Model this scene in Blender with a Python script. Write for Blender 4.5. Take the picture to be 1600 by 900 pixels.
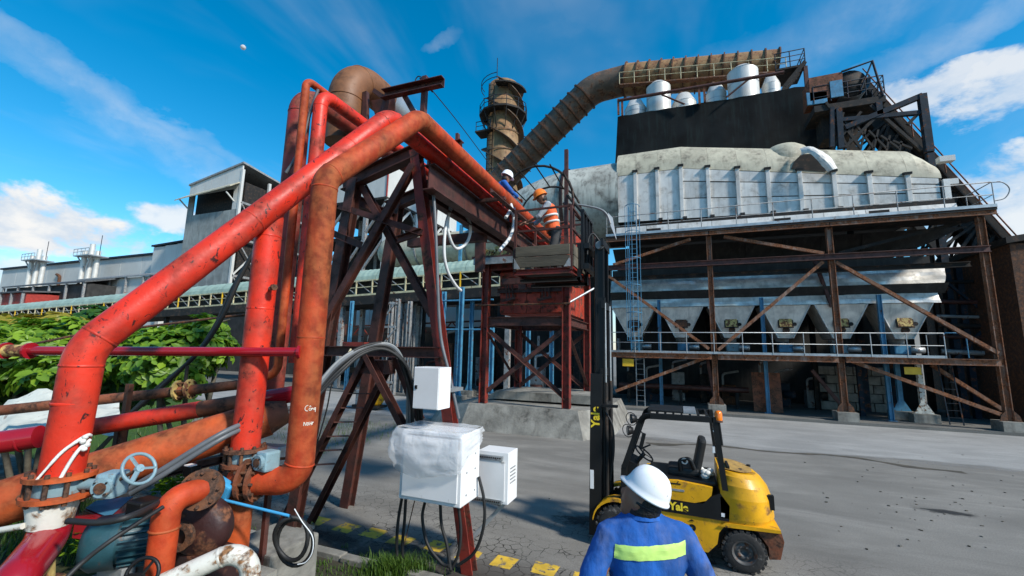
import bpy, bmesh, math, random
from mathutils import Vector as V, Matrix, Quaternion, noise
random.seed(7)
R_ = math.radians
for o in list(bpy.data.objects): bpy.data.objects.remove(o)
scene = bpy.context.scene
COL = scene.collection
# ------------------------------------------------------------------ camera
EYE = V((0, 0, 3.1)); FPX = 665.0
PITCH, ROLL, YAW = R_(8.5), R_(1.2), math.atan2(.365, .931)
hd = V((-math.sin(YAW), math.cos(YAW), 0)); r0 = V((math.cos(YAW), math.sin(YAW), 0)); zz = V((0, 0, 1))
FW = hd*math.cos(PITCH)+zz*math.sin(PITCH); u0 = -hd*math.sin(PITCH)+zz*math.cos(PITCH)
RT = r0*math.cos(ROLL)+u0*math.sin(ROLL); UP = -r0*math.sin(ROLL)+u0*math.cos(ROLL)
cd = bpy.data.cameras.new('camera'); cam = bpy.data.objects.new('camera', cd); COL.objects.link(cam)
cam.matrix_world = Matrix.Translation(EYE) @ Matrix((RT, UP, -FW)).transposed().to_4x4()
cd.sensor_width = 36; cd.lens = FPX/1600*36; cd.clip_start = .05; cd.clip_end = 6000
scene.camera = cam
scene.render.resolution_x, scene.render.resolution_y = 1024, 576
# survey helpers: sight lines measured on the photograph, each cut at a known plane or distance of the place
def ray(x, y): return FW+RT*((x-800)/FPX)+UP*((450-y)/FPX)
def D(x, y, d): q = ray(x, y); return EYE+q*(d/q.dot(hd))
def AX(x, y, k, val): q = ray(x, y); return EYE+q*((val-EYE[k])/q[k])
def PX(x, y, v): return AX(x, y, 0, v)
def PY(x, y, v): return AX(x, y, 1, v)
def PZ(x, y, v=0): return AX(x, y, 2, v)
# ------------------------------------------------------------------ light
SUN = V((.75, -.24, .64)).normalized()
el = math.asin(SUN.z); az = math.atan2(SUN.x, SUN.y)
ld = bpy.data.lights.new('sun', 'SUN'); ld.energy = 4.0; ld.angle = R_(5); ld.color = (1, .95, .87)
sun = bpy.data.objects.new('sun', ld); COL.objects.link(sun); sun.location = (20, -20, 40)
sun.rotation_euler = SUN.to_track_quat('Z', 'Y').to_euler()
w = bpy.data.worlds.new('World'); scene.world = w; w.use_nodes = True
nt = w.node_tree; nt.nodes.clear(); N = nt.nodes; L = nt.links
def nn(t, **k):
    n = N.new(t)
    for a, b in k.items(): setattr(n, a, b)
    return n
def wmath(op, a, b=None, c=None, clamp=False):
    n = nn('ShaderNodeMath', operation=op, use_clamp=clamp)
    for i, x in enumerate((a, b, c)):
        if x is None: continue
        if isinstance(x, (int, float)): n.inputs[i].default_value = x
        else: L.new(x, n.inputs[i])
    return n.outputs[0]
out = nn('ShaderNodeOutputWorld'); bg = nn('ShaderNodeBackground'); bg.inputs[1].default_value = .15
sky = nn('ShaderNodeTexSky', sky_type='NISHITA', sun_disc=False, sun_elevation=el, sun_rotation=az, altitude=0, air_density=1.0, dust_density=.35, ozone_density=2.2)
hs = nn('ShaderNodeHueSaturation'); hs.inputs['Saturation'].default_value = 1.48; hs.inputs['Value'].default_value = 1.0; hs.inputs['Hue'].default_value = .487
L.new(sky.outputs[0], hs.inputs['Color'])
tc = nn('ShaderNodeTexCoord'); dirv = tc.outputs['Generated']
sep = nn('ShaderNodeSeparateXYZ'); L.new(dirv, sep.inputs[0])
zc = wmath('ADD', wmath('MAXIMUM', sep.outputs[2], 0.0), .16)
pl = nn('ShaderNodeCombineXYZ'); L.new(wmath('DIVIDE', sep.outputs[0], zc), pl.inputs[0]); L.new(wmath('DIVIDE', sep.outputs[1], zc), pl.inputs[1])
def wnoise(vec, scale, detail, rough, dist=0, off=(0, 0, 0), sc=(1, 1, 1), rot=(0, 0, 0)):
    m = nn('ShaderNodeMapping'); m.inputs[1].default_value = off; m.inputs[2].default_value = rot; m.inputs[3].default_value = sc; L.new(vec, m.inputs[0])
    n = nn('ShaderNodeTexNoise'); n.inputs['Scale'].default_value = scale; n.inputs['Detail'].default_value = detail; n.inputs['Roughness'].default_value = rough; n.inputs['Distortion'].default_value = dist
    L.new(m.outputs[0], n.inputs['Vector']); return n.outputs['Fac']
puff = wnoise(dirv, 7.5, 6, .6, .15, (3.1, 1.7, .4), (1, 1, 1.7))
fine = wnoise(dirv, 22, 6, .6, .2)
# scattered fair-weather cumulus over the whole sky, low coverage
def mrange(x, a, b, c=0, d=1, smooth=True):
    n = nn('ShaderNodeMapRange', interpolation_type='SMOOTHSTEP' if smooth else 'LINEAR'); L.new(x, n.inputs[0])
    for i, q in enumerate((a, b, c, d)): n.inputs[i+1].default_value = q
    return n.outputs[0]
cov = wnoise(pl.outputs[0], .55, 3, .5, 0, (8.3, 2.2, 0))
gen = wmath('MULTIPLY', mrange(cov, .69, .8), mrange(puff, .5, .62))
mask = wmath('MULTIPLY', gen, .8)
# the cloud banks seen in the photograph: (direction pixel, half-widths, weight)
def lobe(px, py, ax, ay, wt):
    c = ray(px, py).normalized(); rx = c.cross(zz).normalized(); ry = rx.cross(c).normalized()
    def dt(v):
        n = nn('ShaderNodeVectorMath', operation='DOT_PRODUCT'); L.new(dirv, n.inputs[0]); n.inputs[1].default_value = v; return n.outputs['Value']
    a = wmath('DIVIDE', dt(rx), ax); b = wmath('DIVIDE', dt(ry), ay)
    e = wmath('SUBTRACT', 1.0, wmath('ADD', wmath('MULTIPLY', a, a), wmath('MULTIPLY', b, b)))
    front = wmath('GREATER_THAN', dt(c), .3)
    k = wmath('MULTIPLY', wmath('MAXIMUM', e, 0.0), front)
    t = wmath('ADD', wmath('MULTIPLY', k, .40), wmath('MULTIPLY', wmath('SUBTRACT', puff, .5), 1.5))
    t = wmath('ADD', t, wmath('MULTIPLY', wmath('SUBTRACT', fine, .5), .28))
    m = mrange(t, .1, .34)
    return wmath('MULTIPLY', wmath('MULTIPLY', m, mrange(k, 0, .12)), wt)
for a in [(60, 352, .20, .065, 1), (-40, 330, .16, .07, 1), (150, 372, .08, .03, .9), (268, 340, .075, .035, .85), (1470, 138, .12, .04, .75), (1580, 140, .12, .06, .8), (1400, 150, .05, .03, .6), (1590, 280, .11, .07, .8), (1630, 330, .17, .09, .85), (-60, 420, .3, .04, .8)]:
    mask = wmath('MAXIMUM', mask, lobe(*a))
# thin high cirrus streaks
cir = wnoise(pl.outputs[0], 1.5, 5, .6, .5, (4.0, 1.0, 0), (1.0, .32, 1), (0, 0, R_(58)))
mask = wmath('MAXIMUM', mask, wmath('MULTIPLY', mrange(cir, .5, .85), .24))
def wisp(px, py, ax, ay, rot, wt):
    c = ray(px, py).normalized(); rx = c.cross(zz).normalized(); ry = rx.cross(c).normalized(); rx, ry = rx*math.cos(rot)+ry*math.sin(rot), ry*math.cos(rot)-rx*math.sin(rot)
    def dt(v):
        n = nn('ShaderNodeVectorMath', operation='DOT_PRODUCT'); L.new(dirv, n.inputs[0]); n.inputs[1].default_value = v; return n.outputs['Value']
    a = wmath('DIVIDE', dt(rx), ax); b = wmath('DIVIDE', wmath('ADD', dt(ry), wmath('MULTIPLY', wmath('SUBTRACT', puff, .5), .1)), ay)
    e = wmath('SUBTRACT', 1.0, wmath('ADD', wmath('MULTIPLY', a, a), wmath('MULTIPLY', b, b)))
    k = wmath('MULTIPLY', wmath('MAXIMUM', e, 0.0), wmath('GREATER_THAN', dt(c), .3))
    return wmath('MULTIPLY', wmath('MULTIPLY', k, mrange(fine, .25, .75, .5, 1)), wt)
for a in [(190, 170, .42, .028, -.42, .32), (330, 235, .3, .02, -.36, .25), (90, 130, .3, .03, -.4, .22), (690, 60, .05, .02, .5, .15), (1290, 60, .3, .07, .3, .18), (1480, 60, .2, .03, .3, .25), (1120, 120, .2, .05, .2, .12)]:
    mask = wmath('MAXIMUM', mask, wisp(*a))
# pale band low over the horizon
mask = wmath('MAXIMUM', mask, mrange(sep.outputs[2], .20, -.03, 0, .55))
cc = nn('ShaderNodeMix', data_type='RGBA'); cc.inputs[6].default_value = (3.4, 3.9, 4.5, 1); cc.inputs[7].default_value = (4.9, 4.9, 4.85, 1)
L.new(mrange(puff, .42, .6), cc.inputs[0])
mx = nn('ShaderNodeMix', data_type='RGBA'); L.new(mask, mx.inputs[0]); L.new(hs.outputs[0], mx.inputs[6]); L.new(cc.outputs[2], mx.inputs[7])
L.new(mx.outputs[2], bg.inputs[0]); L.new(bg.outputs[0], out.inputs[0])
w.cycles.sampling_method = 'MANUAL'; w.cycles.sample_map_resolution = 256
vs = scene.view_settings; vs.view_transform = 'Standard'; vs.look = 'None'; vs.exposure = 0.36; vs.gamma = 1.0; vs.use_curve_mapping = False
# ------------------------------------------------------------------ materials
MATS = {}
def mk(name, base, rough=.5, metal=0., var=.25, vs_=3., rust=0., rustcol=(.12, .045, .02), rs=6., streak=0., scol=None, bump=.15, bs=30., spec=.5, chips=0., chipcol=(.02, .012, .01), coat=0., sx=(1, 1, 1), soft=.06, rsc=None, fade=None, ov=0.):
    if name in MATS: return MATS[name]
    m = bpy.data.materials.new(name); m.use_nodes = True; MATS[name] = m
    t = m.node_tree; nd = t.nodes; lk = t.links; b = nd['Principled BSDF']
    b.inputs['Roughness'].default_value = rough; b.inputs['Metallic'].default_value = metal; b.inputs['Specular IOR Level'].default_value = spec
    b.inputs['Coat Weight'].default_value = coat
    tc = nd.new('ShaderNodeTexCoord')
    oi = nd.new('ShaderNodeObjectInfo')
    ad = nd.new('ShaderNodeVectorMath'); ad.operation = 'MULTIPLY_ADD'; ad.inputs[1].default_value = sx
    lk.new(tc.outputs['Object'], ad.inputs[0]); 
    rn = nd.new('ShaderNodeVectorMath'); rn.operation = 'SCALE'; rn.inputs[0].default_value = (13., 7., 19.); lk.new(oi.outputs['Random'], rn.inputs['Scale'])
    lk.new(rn.outputs[0], ad.inputs[2]); P = ad.outputs[0]
    def noi(scale, det=5, ro=.55, sc=None, dist=0):
        n = nd.new('ShaderNodeTexNoise'); n.inputs['Scale'].default_value = scale; n.inputs['Detail'].default_value = det; n.inputs['Roughness'].default_value = ro; n.inputs['Distortion'].default_value = dist
        if sc:
            q = nd.new('ShaderNodeMapping'); q.inputs[3].default_value = sc; lk.new(P, q.inputs[0]); lk.new(q.outputs[0], n.inputs['Vector'])
        else: lk.new(P, n.inputs['Vector'])
        return n.outputs['Fac']
    def ramp(f, a, c, lo=0, hi=1):
        n = nd.new('ShaderNodeMapRange'); n.interpolation_type = 'SMOOTHSTEP'; lk.new(f, n.inputs[0])
        for i, q in enumerate((a, c, lo, hi)): n.inputs[i+1].default_value = q
        return n.outputs[0]
    def mix(f, a, c):
        n = nd.new('ShaderNodeMix'); n.data_type = 'RGBA'; lk.new(f, n.inputs[0])
        for i, q in ((6, a), (7, c)):
            if hasattr(q, 'links'): lk.new(q, n.inputs[i])
            else: n.inputs[i].default_value = (*q, 1)
        return n.outputs[2]
    dark = tuple(x*(1-var) for x in base); lite = tuple(min(1, x*(1+var*.7)) for x in base)
    c = mix(ramp(noi(vs_), .3, .7), dark, lite)
    if fade: c = mix(ramp(noi(1.3, 4, .6), .45, .75, 0, .55), c, fade)
    if streak:
        c = mix(ramp(noi(4.5, 6, .6, (1, 1, .1)), .48, .72, 0, streak), c, scol or tuple(x*.35 for x in base))
    if rust:
        f1 = ramp(noi(rs, 8, .62, rsc, .3), .70-.4*rust-soft, .70-.4*rust+soft)
        r2 = mix(ramp(noi(rs*5, 4), .35, .65), tuple(x*.45 for x in rustcol), tuple(min(1, x*1.6) for x in rustcol))
        c = mix(f1, c, r2)
        rr = nd.new('ShaderNodeMix'); lk.new(f1, rr.inputs[0]); rr.inputs[2].default_value = rough; rr.inputs[3].default_value = .85
        lk.new(rr.outputs[0], b.inputs['Roughness'])
        if metal:
            mm = nd.new('ShaderNodeMix'); lk.new(f1, mm.inputs[0]); mm.inputs[2].default_value = metal; mm.inputs[3].default_value = 0; lk.new(mm.outputs[0], b.inputs['Metallic'])
    if chips:
        c = mix(ramp(noi(16, 6, .7, (1, 1, .55), .8), .74-.2*chips, .78-.2*chips), c, chipcol)
    if ov:
        mr_ = nd.new('ShaderNodeMapRange'); lk.new(oi.outputs['Random'], mr_.inputs[0]); mr_.inputs[3].default_value = 1-ov; mr_.inputs[4].default_value = 1+ov*.6
        vm = nd.new('ShaderNodeVectorMath'); vm.operation = 'SCALE'; lk.new(c, vm.inputs[0]); lk.new(mr_.outputs[0], vm.inputs['Scale']); c = vm.outputs[0]
    lk.new(c, b.inputs['Base Color'])
    if bump:
        bp = nd.new('ShaderNodeBump'); bp.inputs['Strength'].default_value = bump; bp.inputs['Distance'].default_value = .02; lk.new(noi(bs, 5), bp.inputs['Height']); lk.new(bp.outputs[0], b.inputs['Normal'])
    return m
RUST = (.13, .05, .02)
M = dict(
 red=mk('red_pipe_paint', (.62, .03, .012), .42, var=.22, vs_=2.5, rust=.3, rustcol=(.2, .035, .02), rs=2.4, soft=.16, chips=.75, chipcol=(.06, .014, .012), bump=.14, bs=26, spec=.35, fade=(.6, .05, .022)),
 redrust=mk('rusty_red_pipe_paint', (.6, .05, .01), .5, var=.3, vs_=2, rust=.5, rustcol=(.17, .055, .017), rs=1.7, soft=.3, rsc=(1, 1, .45), chips=.45, streak=.45, scol=(.2, .06, .02), bump=.2, spec=.3, fade=(.56, .045, .008)),
 reddark=mk('dull_red_pipe_paint', (.33, .028, .016), .5, var=.3, rust=.5, rustcol=(.11, .032, .018), rs=2.6, soft=.18, chips=.2),
 crimson=mk('glossy_crimson_paint', (.30, .008, .016), .22, var=.12, vs_=2, bump=.03, chips=.12, chipcol=(.5, .42, .35), coat=.3),
 rustpipe=mk('brown_rusted_pipe', (.2, .058, .022), .7, var=.4, vs_=3, rust=.5, rustcol=(.10, .04, .02), rs=4, bump=.3),
 orange=mk('faded_orange_pipe_paint', (.5, .085, .02), .5, var=.3, vs_=2, rust=.44, rustcol=(.17, .055, .02), rs=2.6, soft=.2, chips=.35, spec=.3, fade=(.5, .055, .025)),
 brownel=mk('brown_primer_elbow', (.19, .075, .025), .55, var=.2, vs_=1.5, rust=.3, rustcol=(.12, .05, .02), rs=2, soft=.2, bump=.06),
 rust=mk('rusted_iron', RUST, .85, var=.5, vs_=9, rust=.5, rustcol=(.06, .03, .018), rs=7, bump=.4),
 oxide=mk('red_oxide_steel', (.075, .022, .015), .6, var=.4, vs_=4, rust=.3, rustcol=(.035, .016, .012), rs=5, soft=.12, streak=.3, bump=.15),
 oxidered=mk('red_primer_steel', (.2, .024, .015), .6, var=.35, vs_=3, rust=.34, rustcol=(.08, .03, .018), rs=4, streak=.4, bump=.12),
 redsheet=mk('scraped_red_sheet', (.42, .04, .016), .55, var=.35, vs_=3, rust=.4, rustcol=(.1, .03, .016), rs=3, streak=.55, scol=(.07, .018, .01)),
 rustbeam=mk('rust_streaked_beam', (.21, .095, .05), .75, var=.4, vs_=3, rust=.5, rustcol=(.17, .06, .022), rs=3, streak=.4, scol=(.5, .42, .36), bump=.25),
 galv=mk('galvanised_steel', (.42, .44, .45), .45, .7, var=.2, rust=.12, rs=5),
 greysteel=mk('weathered_grey_steel', (.3, .31, .31), .6, .25, var=.35, rust=.25, rs=3, streak=.3),
 silver=mk('silver_cladding', (.66, .635, .59), .5, .12, var=.12, vs_=1.2, streak=.42, scol=(.3, .28, .25), bump=.1, bs=4, ov=.13, rust=.12, rustcol=(.25, .23, .2), rs=1.6, soft=.2),
 silverwrap=mk('crumpled_silver_foil', (.78, .73, .65), .34, .3, var=.25, vs_=2, streak=.35, scol=(.2, .19, .17), bump=.5, bs=3.2),
 cream=mk('stained_cream_cladding', (.5, .46, .34), .6, .0, var=.2, vs_=.9, streak=.6, scol=(.3, .27, .2), bump=.06, bs=5, rust=.3, rustcol=(.25, .22, .165), rs=1.1, soft=.2, ov=.1),
 tank=mk('silver_tank_plate', (.62, .61, .57), .45, .2, var=.12, vs_=1, streak=.3, scol=(.4, .37, .33), bump=.05),
 duct=mk('stained_duct_cladding', (.5, .49, .42), .5, .1, var=.3, vs_=.5, streak=.75, scol=(.12, .11, .09), rust=.22, rustcol=(.05, .045, .04), rs=.8, soft=.15, bump=.08, bs=4),
 darkplate=mk('dark_shaded_plate', (.024, .024, .023), .8, var=.4, vs_=1.5, streak=.3, scol=(.09, .085, .08), bump=.3, bs=4),  # dark plate, its tone deepened to stand in for shade in the hall
 net=mk('black_shade_net', (.006, .008, .009), .9, var=.5, vs_=.7, streak=.5, scol=(.014, .026, .026), bump=.4, bs=2.2, spec=.2),
 brownduct=mk('brown_rusted_duct', (.3, .17, .07), .65, .1, var=.3, vs_=1.2, rust=.4, rustcol=(.17, .075, .03), rs=1.3, streak=.35, scol=(.1, .06, .035), bump=.12),
 darkduct=mk('grey_brown_duct', (.14, .1, .07), .65, .15, var=.4, vs_=1.2, rust=.45, rustcol=(.13, .06, .03), rs=1.2, streak=.2),
 chim=mk('rust_stained_chimney', (.25, .16, .075), .6, .1, var=.3, vs_=.8, rust=.36, rustcol=(.2, .1, .045), rs=.7, soft=.15, streak=.7, scol=(.12, .055, .02)),
 blue=mk('blue_steel_paint', (.06, .22, .36), .5, var=.25, rust=.14, rs=4, streak=.2),
 navy=mk('dark_blue_grey_steel', (.01, .022, .036), .7, var=.35, spec=.25, rust=.22, rs=3),
 black=mk('black_paint', (.009, .009, .0095), .45, var=.3, spec=.35, chips=.05, chipcol=(.1, .09, .08), bump=.06),
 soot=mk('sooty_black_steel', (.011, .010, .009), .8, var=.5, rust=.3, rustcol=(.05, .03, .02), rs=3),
 rubber=mk('black_rubber', (.014, .014, .014), .6, var=.3, bump=.1),
 greyhose=mk('grey_conduit', (.11, .12, .13), .45, var=.2, bump=.05),
 tyre=mk('dusty_tyre_rubber', (.022, .021, .02), .85, var=.3, vs_=8, rust=.2, rustcol=(.13, .12, .11), rs=9, bump=.3),
 rim=mk('dusty_wheel_rim', (.1, .095, .09), .6, .4, var=.4, rust=.3, rs=9),
 yellow=mk('worn_yellow_truck_paint', (.72, .36, .008), .38, var=.2, vs_=3, rust=.2, rustcol=(.16, .07, .02), rs=4, soft=.1, chips=.6, chipcol=(.06, .035, .02), bump=.08),
 dustyellow=mk('dusty_brown_yellow_paint', (.42, .25, .06), .7, var=.3, vs_=4, rust=.35, rustcol=(.2, .12, .05), rs=5, soft=.15, chips=.5, chipcol=(.08, .05, .03)),
 ypaint=mk('yellow_road_paint', (.62, .39, .035), .8, var=.2, vs_=6, rust=.3, rustcol=(.13, .12, .1), rs=9),
 yellowplain=mk('yellow_plate', (.65, .4, .02), .5, var=.15),
 white=mk('white_enclosure_paint', (.78, .78, .77), .35, var=.04, bump=.02, rust=.03, rustcol=(.35, .33, .3), rs=4),
 whitedirty=mk('chipped_white_paint', (.62, .6, .53), .5, var=.15, rust=.34, rustcol=(.17, .08, .03), rs=7, chips=.34, chipcol=(.09, .03, .015)),
 palegrey=mk('pale_grey_metal_siding', (.56, .56, .53), .65, .1, var=.08, vs_=.3, streak=.25, scol=(.33, .33, .32), bump=.03, ov=.06),
 greyconc=mk('weathered_grey_siding', (.25, .27, .26), .8, var=.3, vs_=.5, streak=.5, scol=(.1, .11, .11)),
 greenroof=mk('pale_green_roofing', (.3, .4, .33), .6, var=.2, vs_=1, streak=.35, scol=(.4, .42, .33)),
 paleyel=mk('pale_yellow_rail_paint', (.5, .45, .28), .6, var=.25, rust=.2, rs=4),
 roofgrey=mk('dark_grey_roofing', (.08, .085, .09), .7, var=.3),
 redroof=mk('red_roof_sheet', (.33, .03, .02), .6, var=.2),
 conc=mk('weathered_concrete', (.25, .24, .21), .9, var=.3, vs_=1.7, rust=.26, rustcol=(.1, .092, .078), rs=1.4, soft=.2, streak=.5, scol=(.08, .075, .065), bump=.55, bs=14),
 valve=mk('blue_grey_valve_paint', (.2, .31, .35), .45, var=.2, rust=.2, rustcol=(.16, .09, .05), rs=8, chips=.2, chipcol=(.5, .5, .45)),
 lever=mk('bright_blue_valve_paint', (.05, .3, .55), .4, var=.12, rust=.08, rs=8),
 teal=mk('dark_teal_motor_paint', (.018, .07, .09), .42, var=.2, rust=.06, rs=8),
 maroon=mk('maroon_pump_casting', (.035, .012, .011), .5, var=.35, rust=.3, rs=5, chips=.2, chipcol=(.25, .2, .16)),
 bhose=mk('grey_white_hose', (.22, .23, .23), .45, var=.1, bump=.02),
 hose=mk('white_hose', (.66, .68, .68), .4, var=.06, bump=.02),
 rope=mk('white_cloth_strip', (.68, .67, .62), .85, var=.15, bump=.4, bs=60),
 tarp=mk('white_crumpled_sheet', (.62, .62, .54), .6, var=.15, streak=.2, rust=.14, rs=3, bump=.3, bs=8),
 wood=mk('grey_weathered_plank', (.1, .085, .06), .85, var=.4, vs_=5, bump=.4, sx=(.15, 1, 1)),
 glass=mk('dark_window_glass', (.02, .025, .03), .08, var=.1, bump=0),
 cloth=mk('blue_coverall_cloth', (.02, .11, .40), .85, var=.24, vs_=6, bump=.55, bs=15, spec=.15, rust=.12, rustcol=(.09, .1, .16), rs=4, soft=.2, sx=(1, 1, .5)),
 clothdk=mk('dark_navy_cloth', (.02, .04, .1), .85, var=.3, bump=.3),
 hivis=mk('lime_reflective_tape', (.55, .8, .2), .45, var=.06, vs_=12, bump=.06),
 orangecloth=mk('hi_vis_orange_cloth', (.85, .12, .02), .7, var=.1, bump=.2),
 tape=mk('silver_reflective_tape', (.7, .7, .68), .4, var=.1),
 trousers=mk('dark_grey_trousers', (.05, .05, .052), .9, var=.3, bump=.3),
 shirt=mk('grey_shirt_cloth', (.3, .33, .36), .85, var=.2),
 skin=mk('skin', (.23, .105, .062), .5, var=.08, bump=.03),
 hair=mk('black_hair', (.008, .007, .006), .6, bump=.5, bs=90),
 helmet=mk('white_helmet_shell', (.8, .81, .82), .28, var=.03, bump=.01, rust=.02, rustcol=(.4, .38, .35), rs=20),
 ohelmet=mk('orange_helmet_shell', (.85, .2, .015), .3, var=.04, bump=.01),
 beacon=mk('orange_beacon_lens', (.9, .2, .01), .15, var=.05, bump=0),
 lens=mk('lamp_lens', (.5, .5, .5), .1, .8, bump=0),
 soil=mk('dark_soil', (.07, .06, .045), .95, var=.4, vs_=3, bump=.6, bs=20),
 mark=mk('white_hand_paint', (.75, .72, .62), .7, var=.1, bump=0),
 decal=mk('yellow_lettering', (.85, .62, .03), .5, var=.03, bump=0),
 moss=mk('peeled_yellow_flange', (.5, .36, .12), .7, var=.4, vs_=8, rust=.45, rs=7),
 moonm=mk('moon_surface', (.42, .44, .46), .9, var=.25, bump=0),
)
def leafmat(name, c, c2):
    m = bpy.data.materials.new(name); m.use_nodes = True; t = m.node_tree; nd = t.nodes; lk = t.links; b = nd['Principled BSDF']
    g = nd.new('ShaderNodeNewGeometry'); oi = nd.new('ShaderNodeObjectInfo'); a = nd.new('ShaderNodeMath'); a.operation = 'ADD'; lk.new(g.outputs['Random Per Island'], a.inputs[0]); lk.new(oi.outputs['Random'], a.inputs[1])
    fr = nd.new('ShaderNodeMath'); fr.operation = 'FRACT'; lk.new(a.outputs[0], fr.inputs[0])
    mx = nd.new('ShaderNodeMix'); mx.data_type = 'RGBA'; lk.new(fr.outputs[0], mx.inputs[0]); mx.inputs[6].default_value = (*c, 1); mx.inputs[7].default_value = (*c2, 1)
    lk.new(mx.outputs[2], b.inputs['Base Color']); b.inputs['Roughness'].default_value = .45
    tr = nd.new('ShaderNodeBsdfTranslucent'); lk.new(mx.outputs[2], tr.inputs[0]); ms = nd.new('ShaderNodeMixShader'); ms.inputs[0].default_value = .35
    lk.new(b.outputs[0], ms.inputs[1]); lk.new(tr.outputs[0], ms.inputs[2]); lk.new(ms.outputs[0], nd['Material Output'].inputs[0]); return m
M['leaf'] = leafmat('bright_green_leaf', (.06, .16, .01), (.24, .39, .025))
M['leafdk'] = leafmat('deep_green_leaf', (.02, .08, .012), (.06, .15, .018))
M['leafyel'] = leafmat('yellow_green_leaf', (.2, .2, .02), (.38, .3, .03))
M['grass'] = leafmat('grass_blade', (.05, .12, .015), (.12, .2, .03))
sm_ = bpy.data.materials.new('dark_patch'); sm_.use_nodes = True; t = sm_.node_tree; b = t.nodes['Principled BSDF']; b.inputs['Base Color'].default_value = (.02, .019, .018, 1); b.inputs['Roughness'].default_value = .7
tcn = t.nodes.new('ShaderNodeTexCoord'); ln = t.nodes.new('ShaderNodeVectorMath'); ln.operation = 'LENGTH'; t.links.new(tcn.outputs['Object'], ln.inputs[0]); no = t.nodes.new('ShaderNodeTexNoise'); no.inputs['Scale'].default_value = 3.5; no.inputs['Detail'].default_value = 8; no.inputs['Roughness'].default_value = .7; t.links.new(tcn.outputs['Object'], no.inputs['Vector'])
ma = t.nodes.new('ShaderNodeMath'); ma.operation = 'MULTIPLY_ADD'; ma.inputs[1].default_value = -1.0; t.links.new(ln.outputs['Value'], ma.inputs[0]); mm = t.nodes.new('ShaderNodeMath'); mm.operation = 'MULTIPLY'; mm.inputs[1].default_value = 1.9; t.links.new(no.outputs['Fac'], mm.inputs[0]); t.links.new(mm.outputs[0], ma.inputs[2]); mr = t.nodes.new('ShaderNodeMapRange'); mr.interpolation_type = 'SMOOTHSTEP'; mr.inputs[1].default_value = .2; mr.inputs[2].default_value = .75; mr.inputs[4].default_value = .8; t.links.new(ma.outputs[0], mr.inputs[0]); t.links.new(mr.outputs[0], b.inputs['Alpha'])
M['darkpatch'] = sm_
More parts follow.
